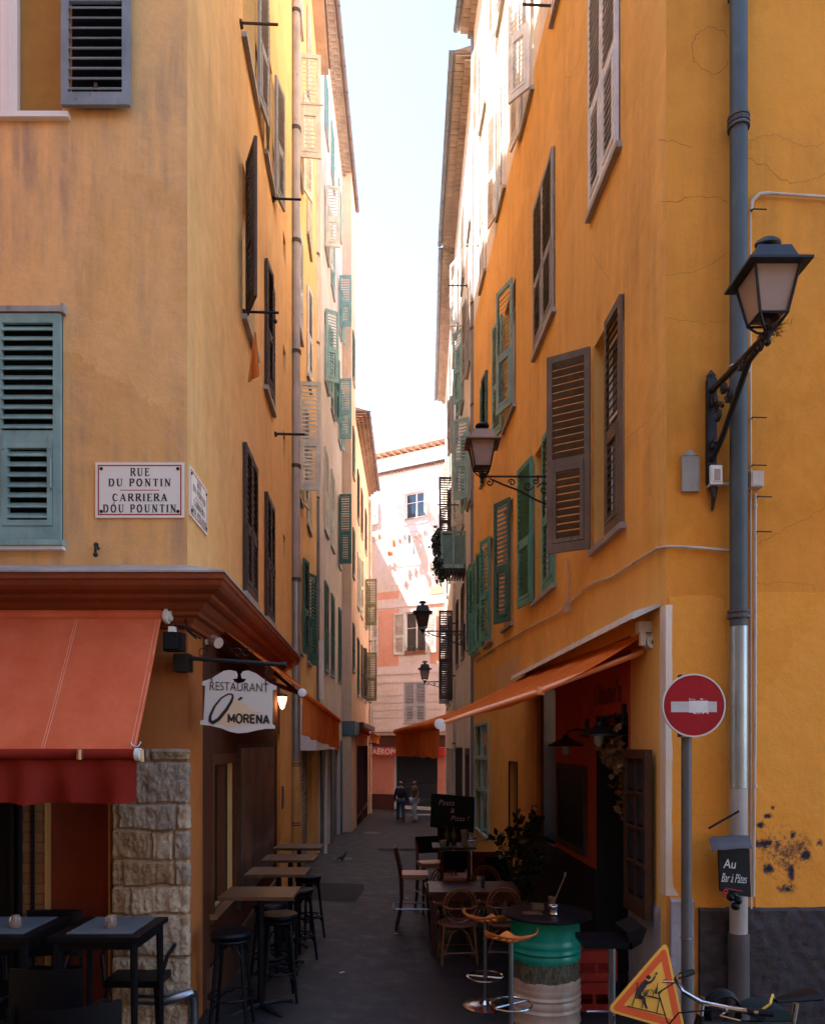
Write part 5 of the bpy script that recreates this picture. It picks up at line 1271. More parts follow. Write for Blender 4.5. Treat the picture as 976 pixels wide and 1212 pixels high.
# ------------------------------------------------------------------ lanterns on scroll brackets
def lantern(label, wallpt, out, L, sc_=1.0, nest=False, slope=0.0, plate=.55, glassm='milk', cap_tilt=0):
    """wallpt: arm root on the wall, out: horizontal unit vector; lantern hangs above the arm end"""
    o = Vector(wallpt); out = Vector(out).normalized(); side = Vector((0,0,1)).cross(out)
    t = empty('street_lantern', o + Vector((0, 0, -plate)), label, 'street lamp', 'wall lanterns on scrolled iron arms')
    F = Matrix(((out.x, side.x, 0, o.x), (out.y, side.y, 0, o.y), (0, 0, 1, o.z), (0,0,0,1)))
    k = sc_
    b = MB(F); b.box(0, .05, -.045*k, .045*k, -plate, .12*k); b.lathe([(.04*k, 0), (.045*k, .03), (.02*k, .06), (.001, .08)], (.02, 0, .12*k), 10); b.box(0, .05, -.04*k, .04*k, -plate-.02, -plate+.06); b.build('wall_plate', M['iron'], t)
    b = MB(F); Z = Vector((0,0,1)); X = Vector((1,0,0))
    top = [(.02, 0, 0), (L*.5, 0, .0+slope*.5), (L, 0, slope)]
    k2 = k*(1.9 if nest else 1); b.tube(top, .016*k2, 8)
    low = [(.03, 0, -plate*.78), (L*.25, 0, -plate*.62), (L*.5, 0, -plate*.36), (L*.72, 0, -.12*k), (L*.86, 0, -.05*k+slope*.8)]
    b.tube(low, .015*k2, 8)
    for cx, cz, r, a0, a1 in ((L*.28, -plate*.12, .05*k, 2, 5.2), (L*.10, -plate*.15, .055*k, 2, 5.2), (L*.17, -plate*.33, .10*k, .3, 5.2), (L*.38, -plate*.24, .075*k, 3.2, 8.6), (L*.60, -.09*k, .055*k, 0, 5.5), (L*.90, -.09*k, .06*k, 1.5, -4.6), (L*.08, -plate*.62, .05*k, 0, 5.5)):
        b.tube(spiral((cx, 0, cz), .010, r, a0+8.0, a0, X, Z, 26), .0115*k2, 6)
    b.sphere((L*.5, 0, slope*.5), .028*k, 8); b.sphere((L*.25, 0, 0+slope*.25), .024*k, 8)
    b.build('scroll_arm', M['iron'], t, smooth=True)
    # body
    G = F @ Matrix.Translation((L, 0, slope)) @ Matrix.Rotation(-math.atan2(out.y, out.x), 4, 'Z') @ Matrix.Scale(k, 4)
    b = MB(G); b.lathe([(.012, -.10), (.03, -.08), (.018, -.05), (.035, -.02), (.05, 0), (.03, .03), (.035, .06)], (0,0,0), 10)
    h0, h1, a, c = .12, .49, .115, .185
    for sx in (-1, 1):
        for sy in (-1, 1):
            b.tube([(.03*sx, .03*sy, .02), (.06*sx, .06*sy, .04), (a*sx, a*sy, h0)], .011, 6)
    b.build('base', M['iron'], t, smooth=False)
    b = MB(G)
    for sx in (-1, 1):
        for sy in (-1, 1): b.tube([(a*sx, a*sy, h0), (c*sx, c*sy, h1)], .011, 5)
    for q, z in ((a, h0), (c, h1)):
        P4 = [(-q, -q, z), (q, -q, z), (q, q, z), (-q, q, z)]
        for i in range(4): b.tube([P4[i], P4[(i+1) % 4]], .011, 5)
    b.build('frame', M['iron'], t)
    for sx, sy in ((0, -1), (-1, 0), (0, 1), (1, 0)):
        b = MB(G); q = .012
        def corner(e, w_, z): return (sx*(w_-q) + (sy != 0)*e*w_, sy*(w_-q) + (sx != 0)*e*w_, z)
        f = [corner(-.95, a, h0+.01), corner(.95, a, h0+.01), corner(.95, c, h1-.01), corner(-.95, c, h1-.01)]
        b.face([b.pt(p) for p in f]); nv = Vector((sx, sy, 0))*-.006; f2 = [Vector(p)+nv for p in f]; b.face([b.pt(p) for p in f2])
        b.build('glass_pane', M[glassm], t)
    b = MB(G); r0, r1 = .255, .135
    A = [(-r0, -r0, h1-.012), (r0, -r0, h1-.012), (r0, r0, h1-.012), (-r0, r0, h1-.012)]; A2 = [(x, y, h1+.008) for x, y, z in A]
    Bq = [(x*.72/1, y*.72, h1+.03) for x, y, z in A]; C = [(-r1, -r1, h1+.17), (r1, -r1, h1+.17), (r1, r1, h1+.17), (-r1, r1, h1+.17)]
    rings = [[b.pt(p) for p in R_] for R_ in (A, A2, Bq, C)]
    b.face(rings[0][::-1]); b.face(rings[-1])
    for U, V in zip(rings, rings[1:]):
        for i in range(4): b.face((U[i], U[(i+1) % 4], V[(i+1) % 4], V[i]))
    b.build('lamp_roof', M['lamp_roof' + ('_copper' if 'copper' in label else '')], t)
    b = MB(G); T_ = Matrix.Rotation(cap_tilt, 4, 'X')
    b.lathe([(.06, h1+.16), (.05, h1+.20), (.055, h1+.215)], (0,0,0), 16)
    b.lathe([(.001, 0), (.10, 0), (.105, .014), (.095, .035), (.05, .06), (.001, .07)], (0, 0, h1+.245), 20, T=T_); b.tube([(0,0,h1+.16), (0,0,h1+.26)], .035, 8)
    b.build('cap', M['iron'], t, smooth=True)
    if nest:
        b = MB(G); random.seed(4)
        for i in range(150):
            p = Vector((random.gauss(0, .04)+.03, random.gauss(0, .04), .03+random.gauss(0, .026))); d = Vector((random.gauss(0,1), random.gauss(0,1), random.gauss(0,.5))).normalized()*random.uniform(.03, .09)
            b.tube([p, p+d*.5+Vector((0,0,.006)), p+d], .002, 3, cap=False)
        tag(b.build('bird_nest', plain('nest_twigs', (.09, .05, .03), .9, var=.5)), 'twiggy bird nest wedged under the large lantern', 'nest')
    return t
lantern('large lantern with dark roof and frosted panes by the drainpipe on the right', (Xat(838, 6.0)+.005, 5.985, (HV-466)/FU*6.0), (0, -1, 0), .97, .80, nest=True, slope=-.06, plate=.72, cap_tilt=R(18))
a, z = RS.hit(658, 564); p = RS.w(a, 0, z); lantern('copper topped lantern on a scrolled arm among the green shutters of the right wall', p, (-1, -.0, 0), .95, .86, plate=.50)
q = P(500, 747, 20.2); lantern('small dark lantern in front of the far pink house, upper of the two', (1.41, 20.2, q.z), (-1, 0, 0), 1.41-q.x, 1.02, plate=.5, glassm='pane')
q = P(502.5, 807, 30); lantern('smallest and lowest lantern at the end of the alley, with pale panes', (1.47, 30, q.z), (-1, 0, 0), 1.47-q.x, 1.05, plate=.5)

# ------------------------------------------------------------------ hanging restaurant sign
T = Matrix(((1,0,0,0), (0,0,-1,0), (0,1,0,0), (0,0,0,1)))       # local x right, y up, z towards the viewer
def sgn(u, v, Y=5.9): return P(u, v, Y)
st = empty('hanging_sign', sgn(282, 868), 'white shaped hanging sign of the restaurant on a black iron bar at the left corner', 'shop sign')
outl = [(240, 806.5), (250, 803), (258, 798), (265, 794), (272, 793), (279, 794.5), (281, 799), (280, 803), (275, 803.5), (277, 807), (283, 809), (289, 807), (291.5, 803.5), (286, 803), (285, 798), (287.5, 794.5), (294, 793.5), (303, 797), (311, 803), (318, 808), (327, 812), (327, 816), (322.5, 817), (322, 857), (325, 859), (325, 862.5), (314, 862.5), (303, 864.5), (293, 867), (282, 868), (272, 866), (262, 862), (250, 859), (237, 857.5), (237, 853), (241, 852), (243, 812), (239, 811)]
b = MB(); b.prism([sgn(u, v, 5.905) for u, v in outl], (0, .018, 0)); b.build('panel', M['sign_white'], st)
b = MB(); b.face([b.pt(sgn(u, v, 5.9035)) for u, v in ((256, 857), (262, 845), (259, 842), (268, 838), (272, 831), (280, 829), (286, 831), (292, 834), (299, 841), (309, 843), (300, 848), (306, 851), (293, 858), (280, 860), (270, 861), (262, 858))]); b.build('brush_mark', M['beige_ink'], st)
def tx(s, u, v, size, mat, shear=0, bold=0, sx=1.0, Y=5.902, sp=1.0, parent=st, name='lettering', tilt=0, width=None):
    p = sgn(u, v, Y); return text_obj(s, size, (math.cos(tilt), 0, math.sin(tilt)), (-math.sin(tilt), 0, math.cos(tilt)), p, mat, name, parent, shear, .001, bold, sx=sx, spacing=sp, width=width)
tx('RESTAURANT', 283, 813.5, .098, M['ink'], tilt=-.035, width=.46, bold=-.001)
SL = {'M': [[(0, 0), (0, 1)], [(0, .95), (.42, .2)], [(.42, .2), (.84, .95)], [(.84, 1), (.84, 0)]], 'O': [[(.42+.42*math.cos(k*math.pi/9), .5+.5*math.sin(k*math.pi/9)) for k in range(19)]], 'R': [[(0, 0), (0, 1)], [(0, .95), (.42, .95), (.62, .85), (.62, .62), (.42, .52), (0, .5)], [(.38, .5), (.66, 0)]], 'E': [[(0, 0), (0, 1)], [(0, .94), (.6, .94)], [(0, .52), (.54, .52)], [(0, .06), (.62, .06)]], 'N': [[(0, 0), (0, 1)], [(0, .95), (.66, .05)], [(.66, 0), (.66, 1)]], 'A': [[(0, 0), (.4, .97)], [(.4, .97), (.8, 0)], [(.16, .3), (.64, .3)]]}
b = MB(); x_ = 270.5; hpx = 10.2; lay_ = 0
for ch_ in 'MORENA':
    wmax = max(p[0] for q in SL[ch_] for p in q)
    for q in SL[ch_]:
        lay_ += 1; ribbon(b, [sgn(x_+p[0]*8.0, 855.2+(x_-270)*.03-p[1]*hpx, 5.9025) for p in q], .0075, (0, -1, 0), .0001*lay_)
    x_ += wmax*8.0+2.5
b.build('lettering', M['ink'], st)
b = MB()
pts = [(276, 824), (274.5, 821.5), (270, 821.5), (262, 826), (254, 836), (249, 847), (248.5, 853), (252, 855.5), (259, 851), (268, 840), (274, 830), (276, 824)]
fine = []
for i in range(len(pts)-1):
    for k in range(3): fine.append(lerp((*pts[i], 0), (*pts[i+1], 0), k/3))
ribbon(b, [sgn(p.x, p.y, 5.901) for p in fine+fine[:1]], [.0055+.0085*(.5+.5*math.sin(i/len(fine)*6.28+3.6)) for i in range(len(fine)+1)], (0, -1, 0))
b.face([b.pt(sgn(u, v, 5.900)) for u, v in ((281, 828), (285, 824.5), (288, 826), (284, 829))]); b.build('lettering', M['ink'], st)
b = MB(); b.tube([sgn(224, 779, 5.9), sgn(336, 787, 5.9)], .017, 10); b.tube([sgn(335, 787, 5.9), sgn(339, 787.2, 5.9)], .024, 10)
for c_, s0 in ((240, 1), (281, -1), (292, 1)): b.tube([sgn(c_+7*math.cos(a)*s0*(1-a/9), 773-7*math.sin(a)*(1-a/9), 5.9) for a in [k*.35 for k in range(18)]], .004, 5)
b.box(Xat(207, 5.9), Xat(225, 5.9), 5.86, 5.98, zf(795, 5.9), zf(774, 5.9)); b.build('bracket', M['iron'], st)
for u, v0, v1 in ((251, 782, 805), (315, 786, 809)):
    b = MB(); n = 5
    for k in range(n):
        c_ = sgn(u + (k % 2)*.6, v0+(v1-v0)*(k+.5)/n, 5.9); r = (v1-v0)/n/150*.62
        ax = Vector((1,0,0)) if k % 2 else Vector((.2, 1, 0)).normalized()
        b.tube([c_ + ax*math.cos(a)*r*.6 + Vector((0,0,1))*math.sin(a)*r for a in [2*math.pi*i/8 for i in range(8)]], .004, 5, closed=True)
    b.build('chain', M['iron'], st)
# black floodlight beside it with its cable
fl = empty('floodlight', sgn(212, 775), 'black floodlight with a looping cable left of the hanging restaurant sign', 'floodlight')
b = MB(); b.box(Xat(199, 5.88), Xat(221, 5.88), 5.76, 5.86, zf(772, 5.85), zf(750, 5.85)); b.box(Xat(203, 5.88), Xat(217, 5.88), 5.72, 5.76, zf(770, 5.85), zf(753, 5.85)); b.build('housing', M['black_matt'], fl)
b = MB(); b.box(Xat(206, 5.88), Xat(213, 5.88), 5.74, 5.8, zf(750, 5.85), zf(744, 5.85)); b.build('sensor', M['alu_white'], fl)
b = MB(); b.tube([sgn(u, v, 5.86) for u, v in ((204, 748), (203, 743), (208, 740), (218, 742), (226, 750), (233, 756))], .008, 6); b.tube([sgn(u, v, 5.93) for u, v in ((222, 716), (220, 730), (221, 742), (228, 750), (238, 756))], .007, 6); b.build('cable', M['black_matt'], fl)
# small lit wall lamp
wl = empty('wall_lamp', P(334, 829, 11.6), 'small lit lamp glowing on the left wall behind the hanging sign', 'wall lamp')
b = MB(); c_ = P(334, 830, 11.5); b.lathe([(.001, -.13), (.03, -.11), (.065, .0), (.075, .07), (.001, .075)], c_, 12); b.build('lamp_shade', plain('lit_glass', (1.0, .62, .32), .5, emit=.45), wl, smooth=True)
b = MB(); b.lathe([(.085, .07), (.085, .10), (.02, .13), (.001, .13)], c_, 12); b.tube([c_+Vector((0,0,.1)), c_+Vector((-.18, 0, .12))], .015, 6); b.build('fitting', M['iron'], wl)
pl_ = bpy.data.lights.new('bulb', 'POINT'); pl_.energy = .8; pl_.color = (1, .55, .25); pl_.shadow_soft_size = .05; po = bpy.data.objects.new('bulb', pl_); place(po, Matrix.Translation(c_ + Vector((.02, -.12, -.05))), wl)
# intercom
a, z = LS.hit(333.5, 957); b = MB(LS.M); b.box(a-.07, a+.07, .006, .03, z+0, z+.36); ic = tag(b.build('intercom', M['steel']), 'metal intercom panel beside the yellow drainpipe on the left', 'intercom')
b = MB(LS.M); 
for k in range(5): b.box(a-.03, a+.03, .03, .034, z+.08+k*.05, z+.105+k*.05)
b.build('buttons', M['ink'], ic)

# ------------------------------------------------------------------ no entry sign
ne = empty('no_entry_sign', P(812, 1215, 5.6), 'round red no entry sign with white bar on a grey post at the right corner', 'road sign')
Y_ = 5.55; c_ = P(820.5, 835, Y_); Rr = 37.5/FU*Y_
T_ = Matrix.Translation(c_) @ Matrix.Rotation(R(90), 4, 'X')
b = MB(); b.lathe([(.001, -.02), (Rr, -.02), (Rr, .006), (Rr*.955, .006), (Rr*.955, .0), (.001, 0)], (0,0,0), 64, T=T_); b.build('disc_rim', M['sign_white'], ne)
b = MB(); b.lathe([(.001, .002), (Rr*.95, .002)], (0,0,0), 64, T=T_); b.build('disc', M['sign_red'], ne)
b = MB(); b.box(-Rr*.72, Rr*.72, -.049, .029, .0025, .0035, T_); b.build('bar', paint('grey_white_bar', (.58, .55, .52), .1, (.4, .2, .18), .5, 0, 8, .2), ne)
b = MB(); b.box(-Rr*.16, Rr*.45, -.053, .035, .0037, .0045, T_); b.build('sticker', paint('torn_sticker', (.75, .72, .68), .3, (.45, .1, .1), .6, 0, 25, .1), ne)
b = MB()
random.seed(9)
for i in range(16): 
    x = random.uniform(-.16, .46)*Rr; y = random.choice((.042, -.062)); b.box(x, x+random.uniform(.006, .02), y, y+random.uniform(.004, .012), .0037, .0042, T_)
b.build('sticker_scraps', M['sign_white'], ne)
xp = Xat(812.5, Y_+.05); b = MB(); b.tube([(xp, Y_+.06, -2.5), (xp, Y_+.06, c_.z+.1)], .038, 14); b.build('post', paint('post_grey', (.13, .12, .125), .3, (.25, .15, .12), .5, .2, 8), ne, smooth=True)
b = MB(); b.tube([(xp, Y_+.06, zf(1113, Y_)), (xp, Y_+.06, zf(1111, Y_))], .043, 14); 
for z in (zf(870, Y_), zf(800, Y_)): b.box(xp-.05, xp+.05, Y_+.015, Y_+.11, z-.015, z+.015)
b.build('post_collar', M['steel'], ne)
# blackboard with hood on the drainpipe
mb = empty('menu_board', P(866, 1062, 5.75), 'small black menu board with a grey hood on the drainpipe, reading Au Bar a Pates', 'menu board')
Y_ = 5.74
b = MB(); b.prism([P(u, v, Y_) for u, v in ((850, 1002), (886, 1000), (888, 1062), (873, 1060), (852, 1055))], (0, .03, 0)); b.build('panel', M['board'], mb)
b = MB(); rows_ = []
for i in range(9):
    f = i/8; r_ = []
    for j in range(9):
        q = j/8; u = 840+48*q + (f-.5)*3; v = 989 + (16*f**1.3) + 2.5*math.sin(q*6)*.4 - (0 if q > .1 else -3)
        r_.append(b.pt(P(u, v, Y_ + .12 - .22*math.sin(f*math.pi/2) - .0*q)))
    rows_.append(r_)
for i in range(8):
    for j in range(8): b.face((rows_[i][j], rows_[i][j+1], rows_[i+1][j+1], rows_[i+1][j]))
b.build('hood', paint('grey_hood_cloth', (.10, .10, .11), .3, (.2, .19, .19), .9, 0, 12), mb, smooth=True)
text_obj('Au', .10, (1, 0, -.12), (0, 0, 1), P(863, 1023, Y_-.004), M['chalk'], 'lettering', mb, .1, .001, 0, sx=.85)
text_obj('Bar à Pâtes', .10, (1, 0, -.16), (0, 0, 1), P(868, 1040, Y_-.012), M['chalk'], 'lettering', mb, .3, .001, -.001, width=.20)
b = MB(); b.tube([P(u, v, Y_-.003) for u, v in ((858, 1051), (867, 1053), (878, 1055))], .003, 4); b.tube([P(857, 1054+k*.8, Y_-.01) + Vector((.02*math.cos(k*1.7), -.01, .015*math.sin(k*1.7))) for k in range(9)], .005, 4); b.build('red_ornament', plain('red_chalk', (.45, .04, .04), .8), mb)
b = MB(); 
for k in range(7): b.sphere(P(868+5*math.cos(k*1.3), 1066+7*math.sin(k*1.9), Y_-.02), .03, 8)
b.build('bracket_knobs', M['black'], mb)
b = MB(); b.tube([P(838, 980.5, 5.82), P(874, 960, 5.80)], .009, 6); tag(b.build('iron_rod', M['black_matt']), 'thin black rod slanting across the grey foot of the drainpipe', 'rod')
# triangular joke roadworks sign
tr = empty('triangular_sign', P(765, 1222, 5.25), 'orange edged triangular sign with a figure raising a glass, at the right corner', 'sign')
Y_ = 5.3
V3 = [Vector((719, 1196)), Vector((788, 1116)), Vector((810, 1222))]
cen = (V3[0]+V3[1]+V3[2])/3
def rtri(k, rad, n=5):
    out = []
    for i in range(3):
        p = cen + (V3[i]-cen)*k; a = cen + (V3[i-1]-cen)*k; c2 = cen + (V3[(i+1) % 3]-cen)*k
        d0 = (a-p).normalized(); d1 = (c2-p).normalized()
        for j in range(n+1):
            t = j/n; out.append(p + d0*rad*(1-t)**2 + d1*rad*t**2 + (0*d0))
    return out
def tri_pt(p, dy=0): return P(p.x, p.y, Y_ + (1212-p.y)/100*.12 + dy)
b = MB(); b.prism([tri_pt(p) for p in rtri(1.03, 10)], (0, .014, 0)); b.build('panel', M['sign_amber'], tr)
o1, o2 = rtri(.93, 8), rtri(.66, 3); b = MB(); A = [b.pt(tri_pt(p, -.002)) for p in o1]; C = [b.pt(tri_pt(p, -.002)) for p in o2]
for k in range(len(A)): b.face((A[k], A[(k+1) % len(A)], C[(k+1) % len(C)], C[k]))
b.build('border', M['sign_orange'], tr)
def sg2(x, y): return tri_pt(Vector((700+x/4.88, 1080+y/4.88)), -.005)     # x, y read off an enlarged detail
b = MB()
LAY = [0]
def stroke(pts, r, cl=False):
    LAY[0] += 1; n_ = len(pts); rr = r if isinstance(r, list) else [r]*n_
    ribbon(b, [sg2(*p) for p in pts], [max(q, 2.2)*.00125 for q in rr], (0, -1, 0), .0006*LAY[0])
b.lathe([(.001, 0), (.0155, 0)], sg2(327, 374), 14, T=Matrix.Rotation(R(90), 4, 'X'))
stroke([(318, 392), (298, 420), (275, 455), (268, 482)], [10, 17, 15, 13])
stroke([(268, 482), (290, 492), (302, 494)], [13, 11, 9]); stroke([(300, 492), (305, 525), (318, 555)], [9, 7, 5])
stroke([(305, 412), (338, 402), (352, 390)], [8, 6, 5]); stroke([(352, 390), (366, 364)], [5, 4]); stroke([(366, 362), (371, 352), (376, 346)], [2, 5, 6])
stroke([(262, 402), (262, 440), (247, 492), (230, 540)], 3); stroke([(247, 488), (298, 498)], 4); stroke([(296, 498), (286, 552)], 3)
stroke([(202, 538), (420, 592)], 3); stroke([(318, 480), (398, 498)], 4); stroke([(388, 498), (372, 578)], 3)
stroke([(378, 404), (376, 425), (370, 445), (366, 468)], [2, 3, 7, 8]); stroke([(385, 470), (402, 448)], [3, 5])
for k in range(5): stroke([(330-k*9, 440+k*2), (312-k*3, 480)], 2)
stroke([(335, 440), (352, 450), (350, 478), (335, 486)], 2.5)
b.build('pictogram', M['ink'], tr)
b = MB(); b.tube([P(727, 1202, 5.4), P(716, 1240, 5.5)], .008, 6); b.tube([P(800, 1200, 5.45), P(806, 1240, 5.5)], .008, 6); b.build('stand_leg', M['steel'], tr)
# ------------------------------------------------------------------ bent tube guard round the pillar
b = MB(); zz = zf(1186, 5.8)
b.tube([(-2.15, 5.86, zz), (-1.92, 5.82, zz), (-1.80, 5.84, zz+.03), (-1.745, 5.9, zz+.035), (-1.735, 5.95, zz+.01), (-1.735, 5.97, zz-.08), (-1.735, 5.97, -2.4)], .038, 10)
tag(b.build('corner_guard', M['steel'], smooth=True), 'bent steel tube guard round the foot of the stone pillar', 'guard rail')
# ------------------------------------------------------------------ furniture builders (each built once at the origin, then copied)
def cafe_chair():
    t = empty('terrace_chair', (0,0,0)); b = MB(); b.box(-.21, .21, -.2, .2, .42, .47); b.build('seat', M['leather'], t)
    b = MB(); n = 10
    g = []
    for i in range(n+1):
        a = R(-48 + 96*i/n); x = .30*math.sin(a)*1.0; y = -.20 + .13*(1-math.cos(a))
        g.append([b.pt((x*1.0, y-.0, z)) for z in (.55, .60, .90, .925)] + [b.pt((x*.92, y+.028, z)) for z in (.92, .88, .60, .56)])
    for A, C in zip(g, g[1:]):
        for k in range(8): b.face((A[k], A[(k+1) % 8], C[(k+1) % 8], C[k]))
    b.face(g[0]); b.face(g[-1]); b.build('backrest', M['leather'], t, smooth=True)
    for sx in (-1, 1):
        for sy in (-1, 1):
            b = MB(); b.tube([(sx*.18, sy*.17, .44), (sx*.21, sy*.21, 0)], [.018, .013], 8); b.build('leg', M['black'], t)
        b = MB(); b.tube([(sx*.19, -.18, .42), (sx*.20, -.20, .70)], .014, 7); b.build('back_post', M['black'], t)
        b = MB(); b.tube([(sx*.22, -.17, .66), (sx*.26, -.02, .68), (sx*.25, .12, .64), (sx*.21, .17, .46)], .016, 7); b.build('arm', M['black'], t)
    return t
def bar_stool():
    t = empty('bar_stool', (0,0,0)); b = MB(); b.lathe([(.001, .745), (.15, .745), (.17, .76), (.178, .785), (.165, .805), (.10, .815), (.001, .815)], (0,0,0), 24); b.build('seat', M['leather'], t, smooth=True)
    b = MB(); b.tube(spiral((0,0,.735), .155, .155, 0, 2*math.pi, (1,0,0), (0,1,0), 20), .013, 6); b.build('seat_ring', M['black'], t, smooth=True)
    for k in range(4):
        a = R(45+90*k); c_, s_ = math.cos(a), math.sin(a)
        b = MB(); b.tube([(c_*.13, s_*.13, .74), (c_*.165, s_*.165, .4), (c_*.215, s_*.215, 0)], [.018, .017, .014], 8); b.build('leg', M['black'], t)
        b = MB(); a2 = R(45+90*k+90); e = Vector((math.cos(a2), math.sin(a2), 0)); d = Vector((c_, s_, 0))
        b.tube([d*.155+Vector((0,0,.58)), (d*.13+e*.03)+Vector((0,0,.66)), (d+e)*.07+Vector((0,0,.71)), (e*.13+d*.03)+Vector((0,0,.66)), e*.155+Vector((0,0,.58))], .009, 6)
        b.tube([d*.19+Vector((0,0,.20)), (d*.15+e*.04)+Vector((0,0,.26)), (d+e)*.085+Vector((0,0,.28)), (e*.15+d*.04)+Vector((0,0,.26)), e*.19+Vector((0,0,.20))], .008, 6)
        b.build('brace', M['black'], t)
    b = MB(); b.tube(spiral((0,0,.28), .185, .185, 0, 2*math.pi, (1,0,0), (0,1,0), 20), .010, 6); b.build('foot_ring', M['black'], t, smooth=True)
    return t
def pedestal_table(name, w_, d_, h_, mat, cross=True):
    t = empty(name, (0,0,0)); b = MB(); b.box(-w_/2, w_/2, -d_/2, d_/2, h_-.03, h_); b.build('tabletop', M[mat], t)
    b = MB(); b.tube([(0,0,.04), (0,0,h_-.03)], .03, 10); b.box(-.14, .14, -.14, .14, h_-.045, h_-.031); b.build('column', M['black'], t)
    for k in range(4):
        a = R(90*k+45); b = MB(); b.tube([(0,0,.06), (math.cos(a)*.18, math.sin(a)*.18, .045), (math.cos(a)*.33, math.sin(a)*.33, .018)], [.024, .02, .016], 7); b.lathe([(.02, 0), (.022, .012), (.001, .014)], (math.cos(a)*.32, math.sin(a)*.32, 0), 8); b.build('foot', M['iron'], t)
    return t
def terrace_table():
    t = empty('terrace_table', (0,0,0)); h_ = .95; b = MB(); b.box(-.31, .31, -.31, .31, h_-.035, h_); b.build('tabletop', M['black'], t)
    b = MB(); b.box(-.28, .28, -.28, .28, h_-.09, h_-.036); b.build('apron', M['black'], t)
    for sx in (-1, 1):
        for sy in (-1, 1): b = MB(); b.tube([(sx*.26, sy*.26, h_-.05), (sx*.27, sy*.27, 0)], [.028, .02], 8); b.build('leg', M['black'], t)
    return t
def wood_bar_chair():
    """faces +x; tall chair with sloping back"""
    t = empty('bar_chair', (0,0,0)); b = MB(); b.box(-.19, .20, -.20, .20, .735, .77); b.box(-.18, .19, -.19, .19, .70, .734); b.build('seat', M['tan_seat'], t)
    for sy in (-1, 1):
        b = MB(); b.tube([(-.27, sy*.18, 1.13), (-.22, sy*.18, .95), (-.18, sy*.18, .75), (-.17, sy*.185, .45), (-.20, sy*.19, .2), (-.25, sy*.20, 0)], [.02, .024, .027, .026, .024, .02], 7); b.build('leg', M['wood_red'], t)
        b = MB(); b.tube([(.18, sy*.18, .72), (.19, sy*.185, .4), (.225, sy*.20, 0)], [.026, .024, .018], 7); b.build('leg', M['wood_red'], t)
    b = MB(); b.prism([(-.275, -.19, 1.14), (-.205, -.19, .88), (-.185, -.19, .88), (-.25, -.19, 1.14)], (0, .38, 0)); b.build('backrest', M['black'], t)
    b = MB(); zz = .30
    b.tube([(-.26, -.215, zz), (.21, -.215, zz), (.235, -.18, zz), (.235, .18, zz), (.21, .215, zz), (-.26, .215, zz), (-.285, .18, zz), (-.285, -.18, zz)], .011, 7, closed=True); b.build('foot_rail', M['steel'], t)
    return t
def rattan_chair():
    """faces +y"""
    t = empty('rattan_chair', (0,0,0)); b = MB(); b.lathe([(.001, .43), (.2, .43), (.215, .445), (.2, .46), (.001, .462)], (0,0,0), 20); b.build('seat', M['weave'], t, smooth=True)
    b = MB(); b.tube(spiral((0,0,.44), .215, .215, 0, 2*math.pi, (1,0,0), (0,1,0), 22), .014, 6); b.build('seat_ring', M['rattan'], t, smooth=True)
    C0 = Vector((0, -.215, .68)); tl = Vector((0, -.18, 1)).normalized(); X = Vector((1,0,0))
    b = MB(); b.tube(spiral(C0, .185, .185, 0, 2*math.pi, X, tl*1.08, 28), .014, 6); b.tube(spiral(C0, .145, .145, 0, 2*math.pi, X, tl*1.15, 24), .009, 5)
    b.tube([C0+X*-.2, C0+X*-.12+Vector((0,-.035,-.03)), C0+X*.12+Vector((0,-.035,-.03)), C0+X*.2], .010, 6); b.build('back_hoop', M['rattan'], t, smooth=True)
    b = MB()
    for i in range(-6, 7):
        for s_ in (-1, 1):
            x0 = i*.036; pts = []
            for q in (-1, 1):
                pass
            # diagonal cane strips clipped to the oval
            seg = []
            for k in range(-20, 21):
                x = x0 + s_*k*.0075; z = k*.0085
                if (x/.14)**2 + (z/.162)**2 < 1: seg.append(C0 + X*x + tl*z)
            if len(seg) > 1: b.tube([seg[0], seg[-1]], .0055, 4, flat=.4)
    b.build('woven_back', M['weave'], t)
    for sx in (-1, 1):
        b = MB(); b.tube([(sx*.185, -.19, .70), (sx*.27, -.08, .68), (sx*.26, .10, .66), (sx*.20, .16, .46)], .013, 6); b.build('arm', M['rattan'], t, smooth=True)
        for sy in (-1, 1): b = MB(); b.tube([(sx*.17, sy*.15, .44), (sx*.20, sy*.19, 0)], [.016, .013], 7); b.build('leg', M['rattan'], t)
    for a0 in range(4):
        a = R(90*a0); d = Vector((math.sin(a), -math.cos(a), 0)); e = Vector((math.cos(a), math.sin(a), 0))
        b = MB(); b.tube([d*.185+e*-.17+Vector((0,0,.12)), d*.17+e*-.09+Vector((0,0,.36)), d*.165+Vector((0,0,.42)), d*.17+e*.09+Vector((0,0,.36)), d*.185+e*.17+Vector((0,0,.12))], .009, 5); b.tube([d*.18+e*-.18+Vector((0,0,.14)), d*.18+e*.18+Vector((0,0,.14))], .009, 5); b.build('brace', M['rattan'], t, smooth=True)
    return t
